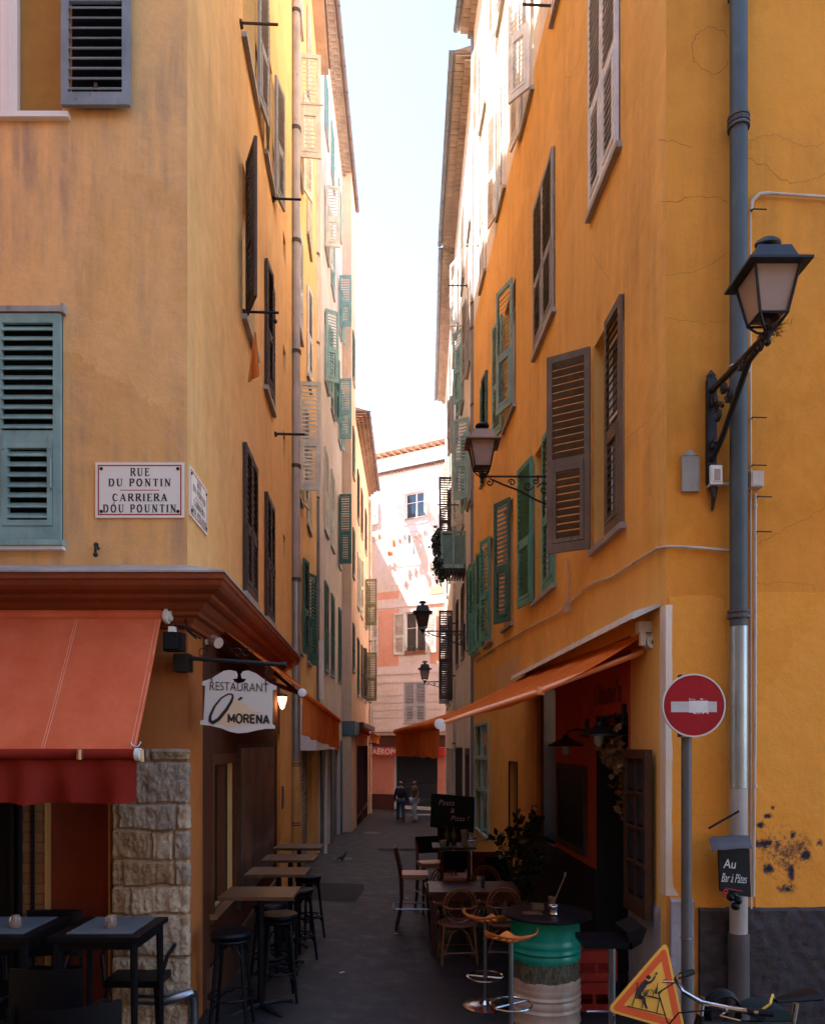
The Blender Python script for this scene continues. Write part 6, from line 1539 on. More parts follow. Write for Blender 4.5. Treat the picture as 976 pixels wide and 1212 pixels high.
def tractor_stool(hgt):
    t = empty('tractor_stool', (0,0,0)); b = MB(); g = []; nu, nv = 40, 26; hole = set()
    W_, D_ = .215, .20
    def sp(fx, fy):
        x = fx*W_; rr = max(0.0, 1-fx*fx)
        back = D_*(rr**.5)*1.0; front = D_*.9*(rr**.45)*(.62+.38*math.cos(fx*math.pi*1.0)*-.0 + .25*abs(fx)) if True else 0
        y = -back*(max(0,-fy)) + front*max(0, fy)
        z = .055*fx*fx + .075*max(0, -fy)**2*(1-.4*fx*fx) + (.05*max(0,fy)*math.exp(-(fx/.28)**2)) - .03*max(0, fy)*abs(fx)
        return Vector((x, y, hgt+z))
    holes = [(x_, y_) for x_ in (-.72, -.48, -.24, 0, .24, .48, .72) for y_ in (-.72, -.42)] + [(x_, .15) for x_ in (-.62, -.4, .4, .62)] + [(x_, .48) for x_ in (-.5, .5)]
    for i in range(nu+1):
        g.append([b.pt(sp(-1+2*i/nu, -1+2*j/nv)) for j in range(nv+1)])
    lo = [[b.pt(b.v[k]-Vector((0,0,.006))) for k in r_] for r_ in g]
    keep = {}
    for i in range(nu):
        for j in range(nv):
            fx, fy = -1+2*(i+.5)/nu, -1+2*(j+.5)/nv
            k = not any(((fx-hx)*W_/.021)**2 + ((fy-hy)*D_*math.sqrt(max(.05, 1-hx*hx))/.021)**2 < 1 for hx, hy in holes); keep[(i, j)] = k
            if k: b.face((g[i][j], g[i+1][j], g[i+1][j+1], g[i][j+1])); b.face((lo[i][j], lo[i][j+1], lo[i+1][j+1], lo[i+1][j]))
    for i in range(nu):
        for e in (0, nv): b.face((g[i][e], g[i+1][e], lo[i+1][e], lo[i][e]))
    b.build('seat', M['seat_orange'], t, smooth=True)
    b = MB(); b.tube([(0,0,.03), (0,0,hgt-.004)], .02, 12); b.build('post', M['steel'], t, smooth=True)
    b = MB(); b.lathe([(.001, 0), (.2, 0), (.205, .012), (.18, .024), (.06, .032), (.03, .06), (.001, .06)], (0,0,0), 28); b.build('base', M['chrome'], t, smooth=True)
    b = MB(); b.tube(spiral((0,0,.27), .165, .165, 0, 2*math.pi, (1,0,0), (0,1,0), 28), .010, 7)
    for a in (.4, .4+math.pi): b.tube([(0,0,.27), (.165*math.cos(a), .165*math.sin(a), .27)], .008, 6)
    b.build('foot_ring', M['chrome'], t, smooth=True); return t
M['seat_orange'] = paint('orange_enamel_seat', (.85, .24, .05), .1, (.3, .12, .05), .3, 0, 10, .1)
def put(src, used, x, y, rz, label, cat, group=None, dz=0):
    Mx = TR(x, y, gg(x, y)+dz, rz)
    if not used: used.append(1); src.matrix_basis = Mx; WM[src] = Mx; o = src
    else: o = copy_tree(src, Mx)
    tag(o, label, cat, group); return o
# left terrace
g_ = 'black tables on the left terrace'
tt = terrace_table(); u_ = []
gt = -1.31 - .95
for x, lb in ((-2.155, 'black terrace table beside the stone pillar, grey mat on top'), (-2.90, 'black terrace table at the left edge, grey mat on top')):
    o = put(tt, u_, x, 5.38, 0, lb, 'table', g_); o.matrix_basis = TR(x, 5.38, gt); WM[o] = TR(x, 5.38, gt)
    nm = 'by the stone pillar' if x > -2.5 else 'at the left edge'
    b = MB(); b.box(x-.22, x+.23, 5.16, 5.66, -1.309, -1.304); tag(b.build('place_mat', plain('grey_mat', (.10, .11, .12), .9, spec=.1)), 'grey place mat on the table ' + nm, 'place mat', 'grey mats on the terrace tables')
    b = MB(); prof = [(.036, 0), (.040, .02), (.038, .05), (.032, .075), (.02, .088), (.001, .09)]
    n = 28; rings = []
    for r_, z_ in prof: rings.append([b.pt((x + (.02 if x > -2.5 else .09) + r_*(1+.05*(k % 2))*math.cos(2*math.pi*k/n), 5.33 + r_*(1+.05*(k % 2))*math.sin(2*math.pi*k/n), -1.302+z_)) for k in range(n)])
    for A, C in zip(rings, rings[1:]):
        for k in range(n): b.face((A[k], A[(k+1) % n], C[(k+1) % n], C[k]))
    b.face(rings[0])
    m_, t_, b_ = newmat('smoky_pink_glass'); b_.inputs['Base Color'].default_value = (.45, .30, .24, 1); b_.inputs['Transmission Weight'].default_value = .55; b_.inputs['Roughness'].default_value = .12
    tag(b.build('tumbler', m_), 'upturned ribbed glass on the grey mat ' + nm, 'glass', 'upturned glasses on the terrace tables')
ch = cafe_chair(); u_ = []
for x, y, rz, lb in ((-2.17, 4.62, 0, 'black curved back terrace chair nearest the stone pillar, its back to the viewer'), (-2.80, 4.66, .05, 'black curved back terrace chair at the left edge, its back to the viewer'), (-2.12, 5.86, math.pi, 'black chair on the far side of the table beside the stone pillar'), (-2.86, 5.86, math.pi, 'black chair on the far side of the table at the left edge'), (-1.90, 4.25, .5, 'black armchair at the very bottom, turned towards the pillar')):
    o = put(ch, u_, x, y, rz, lb, 'chair', 'black chairs of the left terrace', 0); z_ = (-2.26 if y > 4.5 else -2.36); o.matrix_basis = TR(x, y, z_, rz); WM[o] = o.matrix_basis.copy()
# bar tables and stools along the left wall
bt_ = pedestal_table('bar_table', .64, .48, 1.06, 'wood_top'); u_ = []
for x, y, z_, lb in ((-1.35, 6.70, -1.32, 'high brown table nearest the viewer along the left wall'), (-1.44, 8.10, -1.37, 'high brown table, second along the left wall'), (-1.50, 9.25, -1.40, 'high brown table, third along the left wall'), (-1.58, 10.5, -1.43, 'high dark table furthest along the left wall')):
    o = put(bt_, u_, x, y, 0, lb, 'table', 'high tables along the left wall'); Mx = TR(x, y, z_-1.06); o.matrix_basis = Mx; WM[o] = Mx
    for c_ in [k for k in col.objects if k.parent is o and k.name.startswith('column')]: pass
st_ = bar_stool(); u_ = []
for x, y, lb in ((-1.47, 6.12, 'round black bentwood stool nearest the viewer at the left wall'), (-1.24, 6.98, 'round black bentwood stool just behind the nearest high table'), (-1.42, 7.55, 'round black bentwood stool between the first and second high tables'), (-1.30, 8.55, 'round black bentwood stool beside the second high table'), (-1.36, 9.8, 'round black bentwood stool beside the third high table')):
    put(st_, u_, x, y, random.uniform(0, 1), lb, 'bar stool', 'bentwood stools along the left wall')
# bar chairs round the high table on the right
bc = wood_bar_chair(); u_ = []
put(bc, u_, 0.02, 10.55, 0, 'tall dark wooden bar chair with tan seat standing alone in the alley, side on', 'bar chair', 'tall bar chairs on the right')
put(bc, u_, .56, 10.2, R(92), 'tall dark bar chair with its broad back to the viewer at the high table', 'bar chair', 'tall bar chairs on the right')
put(bc, u_, .30, 11.75, R(-75), 'tall bar chair behind the high table, half hidden by it', 'bar chair', 'tall bar chairs on the right')
ht = pedestal_table('bar_table', .62, .55, 1.10, 'wood_red'); put(ht, [], .60, 11.0, 0, 'high red brown table on the right carrying bottles and a jug', 'table')
zt_ = gg(.6, 11.0)+1.10
def bottle(x, y, z, r, h_, mat, name, label, cat, grp=None):
    b = MB(); b.lathe([(r*.9, 0), (r, .01), (r, h_*.55), (r*.75, h_*.68), (r*.32, h_*.8), (r*.3, h_), (.001, h_)], (x, y, z), 12); tag(b.build(name, M[mat], smooth=True), label, cat, grp)
M['bottle_glass'] = glass('dark_bottle_glass', (.02, .04, .05), .05); M['clear_glass'] = glass('smoky_glass', (.22, .26, .28), .05)
bottle(.50, 10.95, zt_, .04, .28, 'bottle_glass', 'bottle', 'dark bottle on the high table, left one of the pair', 'bottle', 'bottles on the high table'); bottle(.60, 10.98, zt_, .04, .27, 'bottle_glass', 'bottle', 'dark bottle on the high table, right one of the pair', 'bottle', 'bottles on the high table')
b = MB(); b.lathe([(.05, 0), (.055, .02), (.045, .12), (.055, .22), (.05, .22), (.001, .02)], (.76, 11.0, zt_), 14); b.tube([(.81, 11, zt_+.19), (.86, 11, zt_+.15), (.81, 11, zt_+.07)], .007, 6); tag(b.build('glass_jug', M['clear_glass'], smooth=True), 'glass jug with a handle on the high table', 'jug')
b = MB(); b.lathe([(.04, 0), (.06, .05), (.05, .09), (.001, .05)], (.44, 10.85, zt_), 12); tag(b.build('bowl', M['clear_glass'], smooth=True), 'small smoky bowl beside the bottles', 'bowl')
# chalkboard on its stand
cb = empty('chalkboard', (.68, 12.6, gg(.68, 12.6)), 'wide black chalkboard on a stand behind the high table', 'chalkboard')
Tc = Matrix.Translation((.66, 12.5, 0)) @ Matrix.Rotation(R(-7), 4, 'Z')
zc0, zc1 = (HV-982)/FU*12.5, (HV-939)/FU*12.5
b = MB(Tc); b.prism([(-.37, 0, zc0+.04), (.36, 0, zc0-.05), (.37, 0, zc1-.06), (-.35, 0, zc1)], (0, .03, 0)); b.build('board', M['board'], cb)
b = MB(Tc); b.box(-.25, .2, .035, .25, gg(.68, 12.6), zc0+.1); b.build('stand', M['black_matt'], cb)
xx = Tc.to_3x3() @ Vector((1, 0, -.06))
for s_, dx, z_, sz in (('Pasta', -.10, zc1-.16, .13), ('&', .0, zc1-.29, .11), ('Pizza !', .12, zc1-.42, .12)): text_obj(s_, sz, xx, (0,0,1), Tc @ Vector((dx, -.004, z_)), M['chalk'], 'lettering', cb, .25, .001, -.002)
# rattan chairs and their table
rt = empty('dining_table', (.74, 9.25, gg(.74, 9.25)), 'low red brown wooden table between the rattan chairs', 'table')
b = MB(); z_ = gg(.74, 9.25); b.box(.20, 1.28, 8.92, 9.62, z_+.71, z_+.745); b.build('tabletop', M['wood_red'], rt)
b = MB(); b.box(.24, 1.24, 8.96, 9.58, z_+.63, z_+.709); b.build('apron', M['wood_red'], rt)
for x in (.25, 1.23):
    for y in (8.97, 9.57): b = MB(); b.box(x-.03, x+.03, y-.03, y+.03, z_, z_+.629); b.build('leg', M['wood_red'], rt)
rc = rattan_chair(); u_ = []
for x, y, rz, lb in ((.51, 8.55, .08, 'rattan chair in front of the low table, left one, woven back to the viewer'), (1.02, 8.55, -.05, 'rattan chair in front of the low table, right one, partly behind the orange seat'), (.44, 9.95, math.pi+.05, 'rattan chair on the far side of the low table, left one'), (.98, 9.95, math.pi-.05, 'rattan chair on the far side of the low table, right one')):
    put(rc, u_, x, y, rz, lb, 'chair', 'rattan chairs round the low table')
# small bottle on low table
bottle(.86, 9.2, z_+.745, .022, .17, 'bottle_glass', 'bottle', 'small dark bottle standing on the low red brown table', 'bottle')
# tractor seat stools
ts = tractor_stool(.77); u_ = []
put(ts, u_, .66, 6.82, R(-38), 'orange tractor seat stool further back, left of the green barrel', 'bar stool', 'orange tractor seat stools')
o = put(ts, u_, .775, 5.92, R(10), 'orange tractor seat stool nearest the viewer, in front of the green barrel', 'bar stool', 'orange tractor seat stools')
# oil barrel
bx, by = 1.13, 6.42; bz = gg(bx, by)
br_ = empty('oil_barrel', (bx, by, bz), 'green over cream painted oil barrel used as a bar table', 'barrel')
Rb = .292; S = .885
def bar_prof(z0, z1, ribs):
    pr = []; z = z0
    n = 40
    for i in range(n+1):
        z = z0+(z1-z0)*i/n; r = Rb
        for rz_, h_ in ribs: r += .013*math.exp(-((z-rz_)/h_)**2)
        pr.append((r, z))
    return pr
ribs = [(.03, .012), (.30, .012), (.36, .008)] + [(.10+.035*k, .010) for k in range(5)] + [(.565, .012), (.62, .010), (.655, .010), (.69, .010), (.875, .01)]
m_, t_, b_ = newmat('barrel_paint')
tc = t_.nodes.new('ShaderNodeTexCoord'); sx_ = t_.nodes.new('ShaderNodeSeparateXYZ'); t_.links.new(tc.outputs['Object'], sx_.inputs[0])
nn = noise_node(t_, 9, 6, .7); ad = N(t_, 'ShaderNodeMath', operation='MULTIPLY_ADD'); t_.links.new(nn, ad.inputs[0]); ad.inputs[1].default_value = .09; t_.links.new(sx_.outputs[2], ad.inputs[2])
def zstep(th):
    g_n = N(t_, 'ShaderNodeMath', operation='GREATER_THAN'); t_.links.new(ad.outputs[0], g_n.inputs[0]); g_n.inputs[1].default_value = th; return g_n.outputs[0]
flow = noise_node(t_, 22, 8, .8, (1, 1, .5), 1.5)
collage = ramp(t_, flow, [(.32, (.02, .03, .03)), (.44, (.10, .06, .02)), (.5, (.04, .08, .07)), (.56, (.22, .16, .08)), (.62, (.05, .12, .14)), (.7, (.25, .10, .03))])
cream = mixc(t_, ramp(t_, noise_node(t_, 5, 7, .7, (1, 1, .4)), [(.4, 0), (.75, .8)]), (.58, .44, .34), (.28, .17, .11))
green = mixc(t_, ramp(t_, noise_node(t_, 6, 5, .6), [(.3, 0), (.8, 1)]), (.0, .22, .15), (.01, .32, .22))
c1_ = mixc(t_, zstep(.385+.045), cream, collage); c2_ = mixc(t_, zstep(.535+.045), c1_, green)
t_.links.new(c2_, b_.inputs['Base Color']); b_.inputs['Roughness'].default_value = .3; bump(t_, b_, noise_node(t_, 12, 4, .5), .1, .004)
MB().lathe(bar_prof(0, S, ribs), (bx, by, bz), 48).build('drum', m_, br_, smooth=True)
b = MB(); b.lathe([(.001, 0), (.36, 0), (.375, .008), (.375, .022), (.36, .03), (.001, .03)], (bx+.02, by, bz+S+.002), 40); b.build('round_top', M['black'], br_)
b = MB(); b.lathe([(.001, 0), (.038, 0), (.042, .01), (.036, .03), (.044, .075), (.04, .08), (.034, .03), (.001, .015)], (bx+.05, by-.12, bz+S+.033), 20); tag(b.build('metal_cup', M['chrome'], smooth=True), 'little chrome cup on top of the green barrel', 'cup')
b = MB(); zb2 = bz+S+.033; b.tube([(bx+.08, by+.12, zb2), (bx+.13, by+.14, zb2+.12), (bx+.20, by+.16, zb2+.27)], [.006, .008, .006], 6); b.tube([(bx+.20, by+.16, zb2+.27), (bx+.205, by+.162, zb2+.31)], .012, 7)
b.lathe([(.03, 0), (.035, .10), (.03, .10), (.001, .02)], (bx+.08, by+.12, zb2), 12); tag(b.build('stirrer', M['wood_top']), 'wooden stick with a pale tip standing in a holder on the barrel', 'stick')
b = MB(); b.box(bx-.2, bx-.04, by-.12, by-.02, zb2, zb2+.006).box(bx-.10, bx+.0, by+.05, by+.12, zb2, zb2+.05); tag(b.build('card_holder', M['wood_top']), 'small wooden card holder lying on the barrel top', 'card holder')
# low backed chrome bar stool at right, bench and red crates in the doorway
ls = empty('bar_stool', (1.56, 5.85, gg(1.56, 5.85)), 'black low backed stool on a chrome post right of the green barrel', 'bar stool')
z_ = zf(1113, 5.85); x_ = 1.5
b = MB(); b.box(x_-.20, x_+.16, 5.68, 6.02, z_-.02, z_+.025); b.build('seat', M['leather'], ls)
b = MB(); b.prism([(x_+.14, 5.68, z_-.03), (x_+.23, 5.68, z_+.02), (x_+.27, 5.68, z_+.13), (x_+.24, 5.68, z_+.15), (x_+.12, 5.68, z_+.10)], (0, .34, 0)); b.build('backrest', M['leather'], ls)
b = MB(); b.tube([(x_+.05, 5.85, gg(1.5, 5.85)+.03), (x_+.05, 5.85, z_-.02)], .028, 12); b.build('post', M['steel'], ls, smooth=True)
b = MB(); b.lathe([(.001, 0), (.2, 0), (.2, .015), (.04, .04), (.001, .05)], (x_+.05, 5.85, gg(1.5, 5.85)), 24); b.build('base', M['chrome'], ls, smooth=True)
b = MB(); b.tube([(x_-.18, 5.7, z_-.5), (x_+.05, 5.7, z_-.5), (x_+.05, 5.85, z_-.5)], .01, 6); b.build('foot_rest', M['chrome'], ls)
for i, (x, y, z0_) in enumerate(((1.58, 6.75, 0), (1.60, 6.76, .27))):
    cr = empty('crate', (x, y, gg(x, y)+z0_), ['lower red plastic crate in the dark behind the low backed stool', 'upper red plastic crate in the dark behind the low backed stool'][i], 'crate', 'red crates behind the stool')
    zz = gg(x, y)+z0_; b = MB()
    for q in ((-.2, .2, -.15, -.135), (-.2, .2, .135, .15), (-.2, -.185, -.134, .134), (.185, .2, -.134, .134)):
        b.box(x+q[0], x+q[1], y+q[2], y+q[3], zz+.0, zz+.07); b.box(x+q[0], x+q[1], y+q[2], y+q[3], zz+.16, zz+.26)
    for sx in (-.19, 0, .17):
        for sy in (-.145, .13): b.box(x+sx, x+sx+.03, y+sy, y+sy+.012, zz+.07, zz+.16)
    b.build('crate_wall', plain('red_plastic', (.42, .03, .02), .45), cr); MB().box(x-.184, x+.184, y-.134, y+.134, zz+.0, zz+.012).build('crate_floor', plain('red_plastic', (.42, .03, .02), .45), cr)
# bar front fittings
a0, a1 = RS.s_(777), RS.s_(750)
zt_, zb_ = -.05, -1.46
mp_ = empty('menu_door', RS.w((a0+a1)/2, .1, zb_), 'wooden glazed door leaf hung with menus, folded against the right wall at the corner', 'door leaf')
b = MB(RS.M)
d0, d1 = .04, .10
b.box(a0, a0+.05, d0, d1, zb_, zt_).box(a1-.05, a1, d0, d1, zb_, zt_).box(a0+.05, a1-.05, d0, d1, zb_, zb_+.14).box(a0+.05, a1-.05, d0, d1, zt_-.08, zt_)
for k in range(1, 4): z_ = zb_+.14+(zt_-.08-zb_-.14)*k/4; b.box(a0+.05, a1-.05, d0+.004, d1-.004, z_-.012, z_+.012)
b.box((a0+a1)/2-.014, (a0+a1)/2+.014, d0+.006, d1-.006, zb_+.14, zt_-.08); b.build('door_frame', wood('brown_door_wood', (.07, .028, .014), .5), mp_)
MB(RS.M).box(a0+.05, a1-.05, d0+.015, d0+.03, zb_+.14, zt_-.08).build('glass_pane', M['board'], mp_)
m1, t1, b1 = newmat('menu_posters'); nz = noise_node(t1, 16, 8, .8); t1.links.new(ramp(t1, nz, [(.4, (.01, .015, .03)), (.5, (.015, .03, .06)), (.6, (.015, .02, .04)), (.7, (.10, .13, .17))]), b1.inputs['Base Color'])
b = MB(RS.M); wq = (a1-a0-.1)/2
for k in range(4):
    for j in range(2):
        zz = zb_+.16+(zt_-.08-zb_-.14)*k/4; b.box(a0+.06+j*wq, a0+.045+(j+1)*wq-.01, d0+.031, d0+.034, zz+.02, zz+.26)
b.build('menu_sheets', m1, mp_)
for i, (um, vm, ys) in enumerate(((697, 862, 0), (741, 846, 0))):
    a, z = RS.hit(um, vm); t = empty('gooseneck_lamp', RS.w(a, 0, z-.2), ['black gooseneck lamp on the red wall left of the bar door', 'black gooseneck lamp over the bar door, below the painted name'][i], 'wall lamp', 'gooseneck lamps of the bar')
    b = MB(RS.M); b.box(a-.03, a+.03, 0, .04, z-.10, z+.10); b.tube([(a, .04, z-.02), (a+.02, .14, z-.01), (a+.03, .22, z-.03), (a+.03, .25, z-.09)], .012, 7); b.build('arm', M['iron'], t, smooth=True)
    b = MB(RS.M); b.lathe([(.03, .0), (.04, -.03), (.19, -.11), (.195, -.125), (.185, -.12), (.035, -.045)], (a+.03, .25, z-.07), 22); b.build('lamp_shade', M['iron'], t, smooth=True)
    b = MB(RS.M); b.lathe([(.035, -.05), (.05, -.12), (.045, -.19), (.02, -.22), (.001, -.22)], (a+.03, .25, z-.07), 12); b.build('bulb_cage', M['clear_glass'], t, smooth=True)
pa, pb_ = RS.s_(696), RS.s_(662); z1 = RS.hit(680, 905)[1]; z0 = RS.hit(680, 1006)[1]
pf = empty('framed_board', RS.w((pa+pb_)/2, .03, z0), 'dark framed board hanging on the red wall of the bar', 'picture')
MB(RS.M).box(pa+.06, pb_-.06, .01, .03, z0+.06, z1-.06).build('board', M['board'], pf)
b = MB(RS.M); b.box(pa, pa+.06, .009, .05, z0, z1).box(pb_-.06, pb_, .009, .05, z0, z1).box(pa+.06, pb_-.06, .009, .05, z0, z0+.06).box(pa+.06, pb_-.06, .009, .05, z1-.06, z1); b.build('frame', M['dark_wood'], pf)
def leaves(b, pts, n, spread, size, drop=.0):
    for i in range(n):
        c = Vector(random.choice(pts)) + Vector([random.gauss(0, s_) for s_ in spread])
        d = Vector([random.gauss(0, 1) for _ in range(3)]).normalized()*size*random.uniform(.6, 1.4); e = d.cross(Vector([random.gauss(0, 1) for _ in range(3)])).normalized()*size*.42
        A = [c, c+d*.5+e, c+d, c+d*.5-e]; b.face([b.pt(p) for p in A])
random.seed(21)
dfm = MB(); pts = [tuple(P(u, v, 6.95)) for u, v in ((722, 880), (728, 890), (735, 900), (740, 915), (742, 930), (744, 945), (746, 960), (730, 905), (720, 895))]
leaves(dfm, pts, 420, (.035, .08, .05), .075); t = dfm.build('dried_garland', M['dry_leaf']); tag(t, 'garland of dried leaves hanging beside the bar door', 'garland')
pt0 = empty('potted_plant', (1.42, 9.9, gg(1.42, 9.9)), 'dark climbing plant in a pot against the right wall', 'plant'); zz = gg(1.42, 9.9)
b = MB(); b.lathe([(.13, 0), (.18, .32), (.2, .32), (.2, .38), (.17, .38), (.16, .3), (.001, .3)], (1.42, 9.9, zz), 20); b.build('pot', M['soil_pot'], pt0)
stems = []
b = MB()
for k in range(9):
    tx_ = 1.42+random.uniform(-.28, .28); top = random.uniform(1.1, 2.05); pts = [(1.42, 9.9, zz+.3), (1.42+(tx_-1.42)*.4, 9.9+random.uniform(-.1, .1), zz+top*.5), (tx_, 9.85, zz+top*.85), (tx_+random.uniform(-.08, .08), 9.8, zz+top)]
    b.tube(pts, [.012, .01, .007, .003], 5); stems += [tuple(lerp(pts[i], pts[i+1], f)) for i in range(1, 3) for f in (0, .33, .66, 1)]
b.build('stem', M['dark_wood'], pt0); b = MB(); leaves(b, stems, 420, (.05, .07, .07), .10); b.build('foliage', M['leaf'], pt0)
# ------------------------------------------------------------------ bicycles
def bicycle(name, M0, label, fr_mat, bag=None):
    t = empty(name, M0.to_translation(), label, 'bicycle'); rw_ = .33
    for x in (0, 1.02):
        b = MB(M0); T_ = Matrix.Translation((x, 0, rw_)) @ Matrix.Rotation(R(90), 4, 'X'); b.tube(spiral((x, 0, rw_), rw_, rw_, 0, 2*math.pi, (1,0,0), (0,0,1), 36), .017, 7)
        w_ = b.build('wheel', M['black_matt'], t, smooth=True)
        b = MB(M0); b.tube(spiral((x, 0, rw_), rw_-.02, rw_-.02, 0, 2*math.pi, (1,0,0), (0,0,1), 36), .008, 5); b.tube([(x, -.05, rw_), (x, .05, rw_)], .018, 8)
        for k in range(16): a = 2*math.pi*k/16; b.tube([(x, .02*(-1)**k, rw_), (x+(rw_-.02)*math.cos(a), 0, rw_+(rw_-.02)*math.sin(a))], .0016, 3)
        b.build('rim', M['chrome'], w_)
    b = MB(M0); HT = Vector((.20, 0, .86)); HB = Vector((.14, 0, .66)); BB = Vector((.57, 0, .29)); ST = Vector((.72, 0, .78))
    for p, q, r in ((HT, HB, .02), (HB, BB, .018), (HT+Vector((.0,0,-.04)), ST, .015), (BB, ST, .016), (ST, (1.02, .05, rw_), .009), (ST, (1.02, -.05, rw_), .009), (BB, (1.02, .05, rw_), .010), (BB, (1.02, -.05, rw_), .010), (HB, (0, .05, rw_), .013), (HB, (0, -.05, rw_), .013)): b.tube([p, q], r, 8)
    b.build('frame', fr_mat, t)
    b = MB(M0); b.tube([HT, (.21, 0, .95)], .014, 8); b.tube([(.30, -.30, .97), (.20, -.22, .97), (.16, -.08, .95), (.16, .08, .95), (.20, .22, .97), (.30, .30, .97)], .012, 8); b.build('handlebar', M['chrome'], t, smooth=True)
    for s_ in (-1, 1):
        b = MB(M0); b.tube([(.26, s_*.27, .97), (.36, s_*.32, .968)], .017, 8); b.build('grip', M['black_matt'], t)
        b = MB(M0); b.tube([(.22, s_*.2, .955), (.14, s_*.25, .95), (.2, s_*.31, .945)], .005, 5); b.build('brake_lever', M['chrome'], t)
    b = MB(M0); b.tube([(.18, -.2, .96), (.02, -.1, .92), (.0, 0, .80), (.12, .02, .66)], .004, 5); b.tube([(.18, .2, .96), (.03, .1, .95), (.02, 0, .84), (.16, 0, .72)], .004, 5); b.build('cable', M['black_matt'], t, smooth=True)
    b = MB(M0); b.tube([ST, (.74, 0, .88)], .013, 8); b.build('seat_post', M['chrome'], t)
    b = MB(M0); b.tube([(.62, 0, .90), (.72, 0, .91), (.84, 0, .92)], [.02, .05, .075], 10, flat=.35); b.build('saddle', M['leather'], t, smooth=True)
    b = MB(M0); b.tube(spiral((.57, -.05, .29), .09, .09, 0, 2*math.pi, (1,0,0), (0,0,1), 20), .006, 5); b.tube([(.57, -.06, .29), (.65, -.08, .14)], .01, 6); b.tube([(.57, .06, .29), (.49, .08, .44)], .01, 6); b.box(.60, .70, -.14, -.08, .13, .15); b.box(.44, .54, .08, .14, .43, .45); b.build('crank', M['steel'], t)
    return t
# near one: only its handlebars reach into the frame
M0 = Matrix.Translation((1.22, 3.66, gz(3.7)-.02)) @ Matrix.Rotation(R(12), 4, 'Z')
bk = bicycle('bicycle', M0, 'bicycle parked at the bottom right corner, handlebars just in view', M['black'])
b = MB(M0)
for k in range(4): b.tube(spiral((.34+.004*k, .02*k, .86), .085+.004*k, .085+.004*k, 0, 2*math.pi, (1,0,0), (0,0,1), 22), .007, 6)
tag(b.build('cable_lock', M['black'], smooth=True), 'coiled black cable lock hanging on the bicycle handlebars', 'lock')
b = MB(M0); rows_ = []
for i in range(9):
    a = math.pi*i/8; rows_.append([b.pt((.56+.08*math.cos(a)*(1+.08*k), -.10+.04*k+.01*noise.noise(Vector((i, k, 3)))*3, .84+.06*math.sin(a)*(1-.04*k)+.015*noise.noise(Vector((i*.9, k*.8, 1))))) for k in range(6)])
for A, C in zip(rows_, rows_[1:]):
    for k in range(5): b.face((A[k], A[k+1], C[k+1], C[k]))
b.face([r_[0] for r_ in rows_]); b.face([r_[5] for r_ in rows_])
bg = b.build('saddle_bag', plain('dark_teal_bag', (.006, .022, .026), .7, spec=.2), smooth=True); tag(bg, 'dark teal bag with a yellow strap on the bicycle at the bottom right', 'bag')
b = MB(M0); b.tube([(.49, -.06, .88), (.53, -.08, .92), (.58, -.02, .915), (.62, .02, .925), (.64, .03, .89)], .006, 6); b.build('strap', plain('yellow_strap', (.7, .5, .08), .6), bg)
M0 = Matrix.Translation((.98, 12.9, gg(.98, 13))) @ Matrix.Rotation(R(82), 4, 'Z'); bicycle('bicycle', M0, 'white framed bicycle leaning by the green window, behind the high table', plain('white_frame_paint', (.6, .62, .65), .3))
b = MB(); z_ = gg(1.3, 11.5)
for i, (x, y) in enumerate(((1.12, 11.4), (1.25, 10.7))):
    t = empty('folding_chair', (x, y, gg(x, y)), ['dark red backed chair against the right wall', 'black backed chair beside the climbing plant'][i], 'chair'); z_ = gg(x, y)
    b = MB(); b.box(x-.2, x+.2, y+.19, y+.22, z_+.55, z_+.92); b.build('backrest', [plain('dark_red_slats', (.16, .02, .02), .5), M['black_matt']][i], t)
    b = MB(); b.box(x-.2, x+.2, y-.2, y+.18, z_+.43, z_+.46); b.build('seat', M['black_matt'], t)
    for sx in (-.19, .19): b = MB(); b.tube([(x+sx, y+.2, z_+.93), (x+sx, y+.2, z_)], .013, 6); b.build('leg', M['black'], t); b = MB(); b.tube([(x+sx, y-.18, z_+.43), (x+sx, y-.19, z_)], .013, 6); b.build('leg', M['black'], t)
# ------------------------------------------------------------------ enclosed balcony with plant on the right
Yb = 20.0; x0, x1 = Xat(521.5, Yb), 1.42
bal = empty('balcony_box', ((x0+x1)/2, Yb+.4, zf(690, Yb)), 'pale teal louvred balcony box hanging on the right wall above the lanterns', 'balcony')
zt_, zb_ = zf(631, Yb), zf(671, Yb); b = MB(); b.box(x0, x1, Yb, Yb+.9, zb_-.03, zb_+.0); b.box(x0, x0+.05, Yb, Yb+.04, zb_, zt_).box(x1-.05, x1, Yb, Yb+.04, zb_, zt_).box((x0+x1)/2-.025, (x0+x1)/2+.025, Yb, Yb+.04, zb_, zt_).box(x0, x1, Yb, Yb+.05, zt_, zt_+.06).box(x0, x1, Yb, Yb+.04, zb_, zb_+.08); b.box(x0, x0+.03, Yb+.05, Yb+.9, zb_, zt_); b.box(x0, x0+.04, Yb+.05, Yb+.9, zt_, zt_+.05); b.build('frame', M['teal'], bal)
b = MB(); n = 17
for k in range(n):
    for q0, q1 in ((x0+.05, (x0+x1)/2-.025), ((x0+x1)/2+.025, x1-.05)): b.box(q0, q1, -.004, .004, -.022, .022, Matrix.Translation((0, Yb+.02, zb_+.1+(zt_-zb_-.12)*k/n)) @ Matrix.Rotation(R(35), 4, 'X'))
b.build('louvres', M['teal'], bal)
b = MB()
for k in range(9): b.box(x0+.02+k*.075, x0+.06+k*.075, Yb+.02, Yb+1.0, zb_-.16, zb_-.05)
b.build('support_slats', M['dark_wood'], bal)
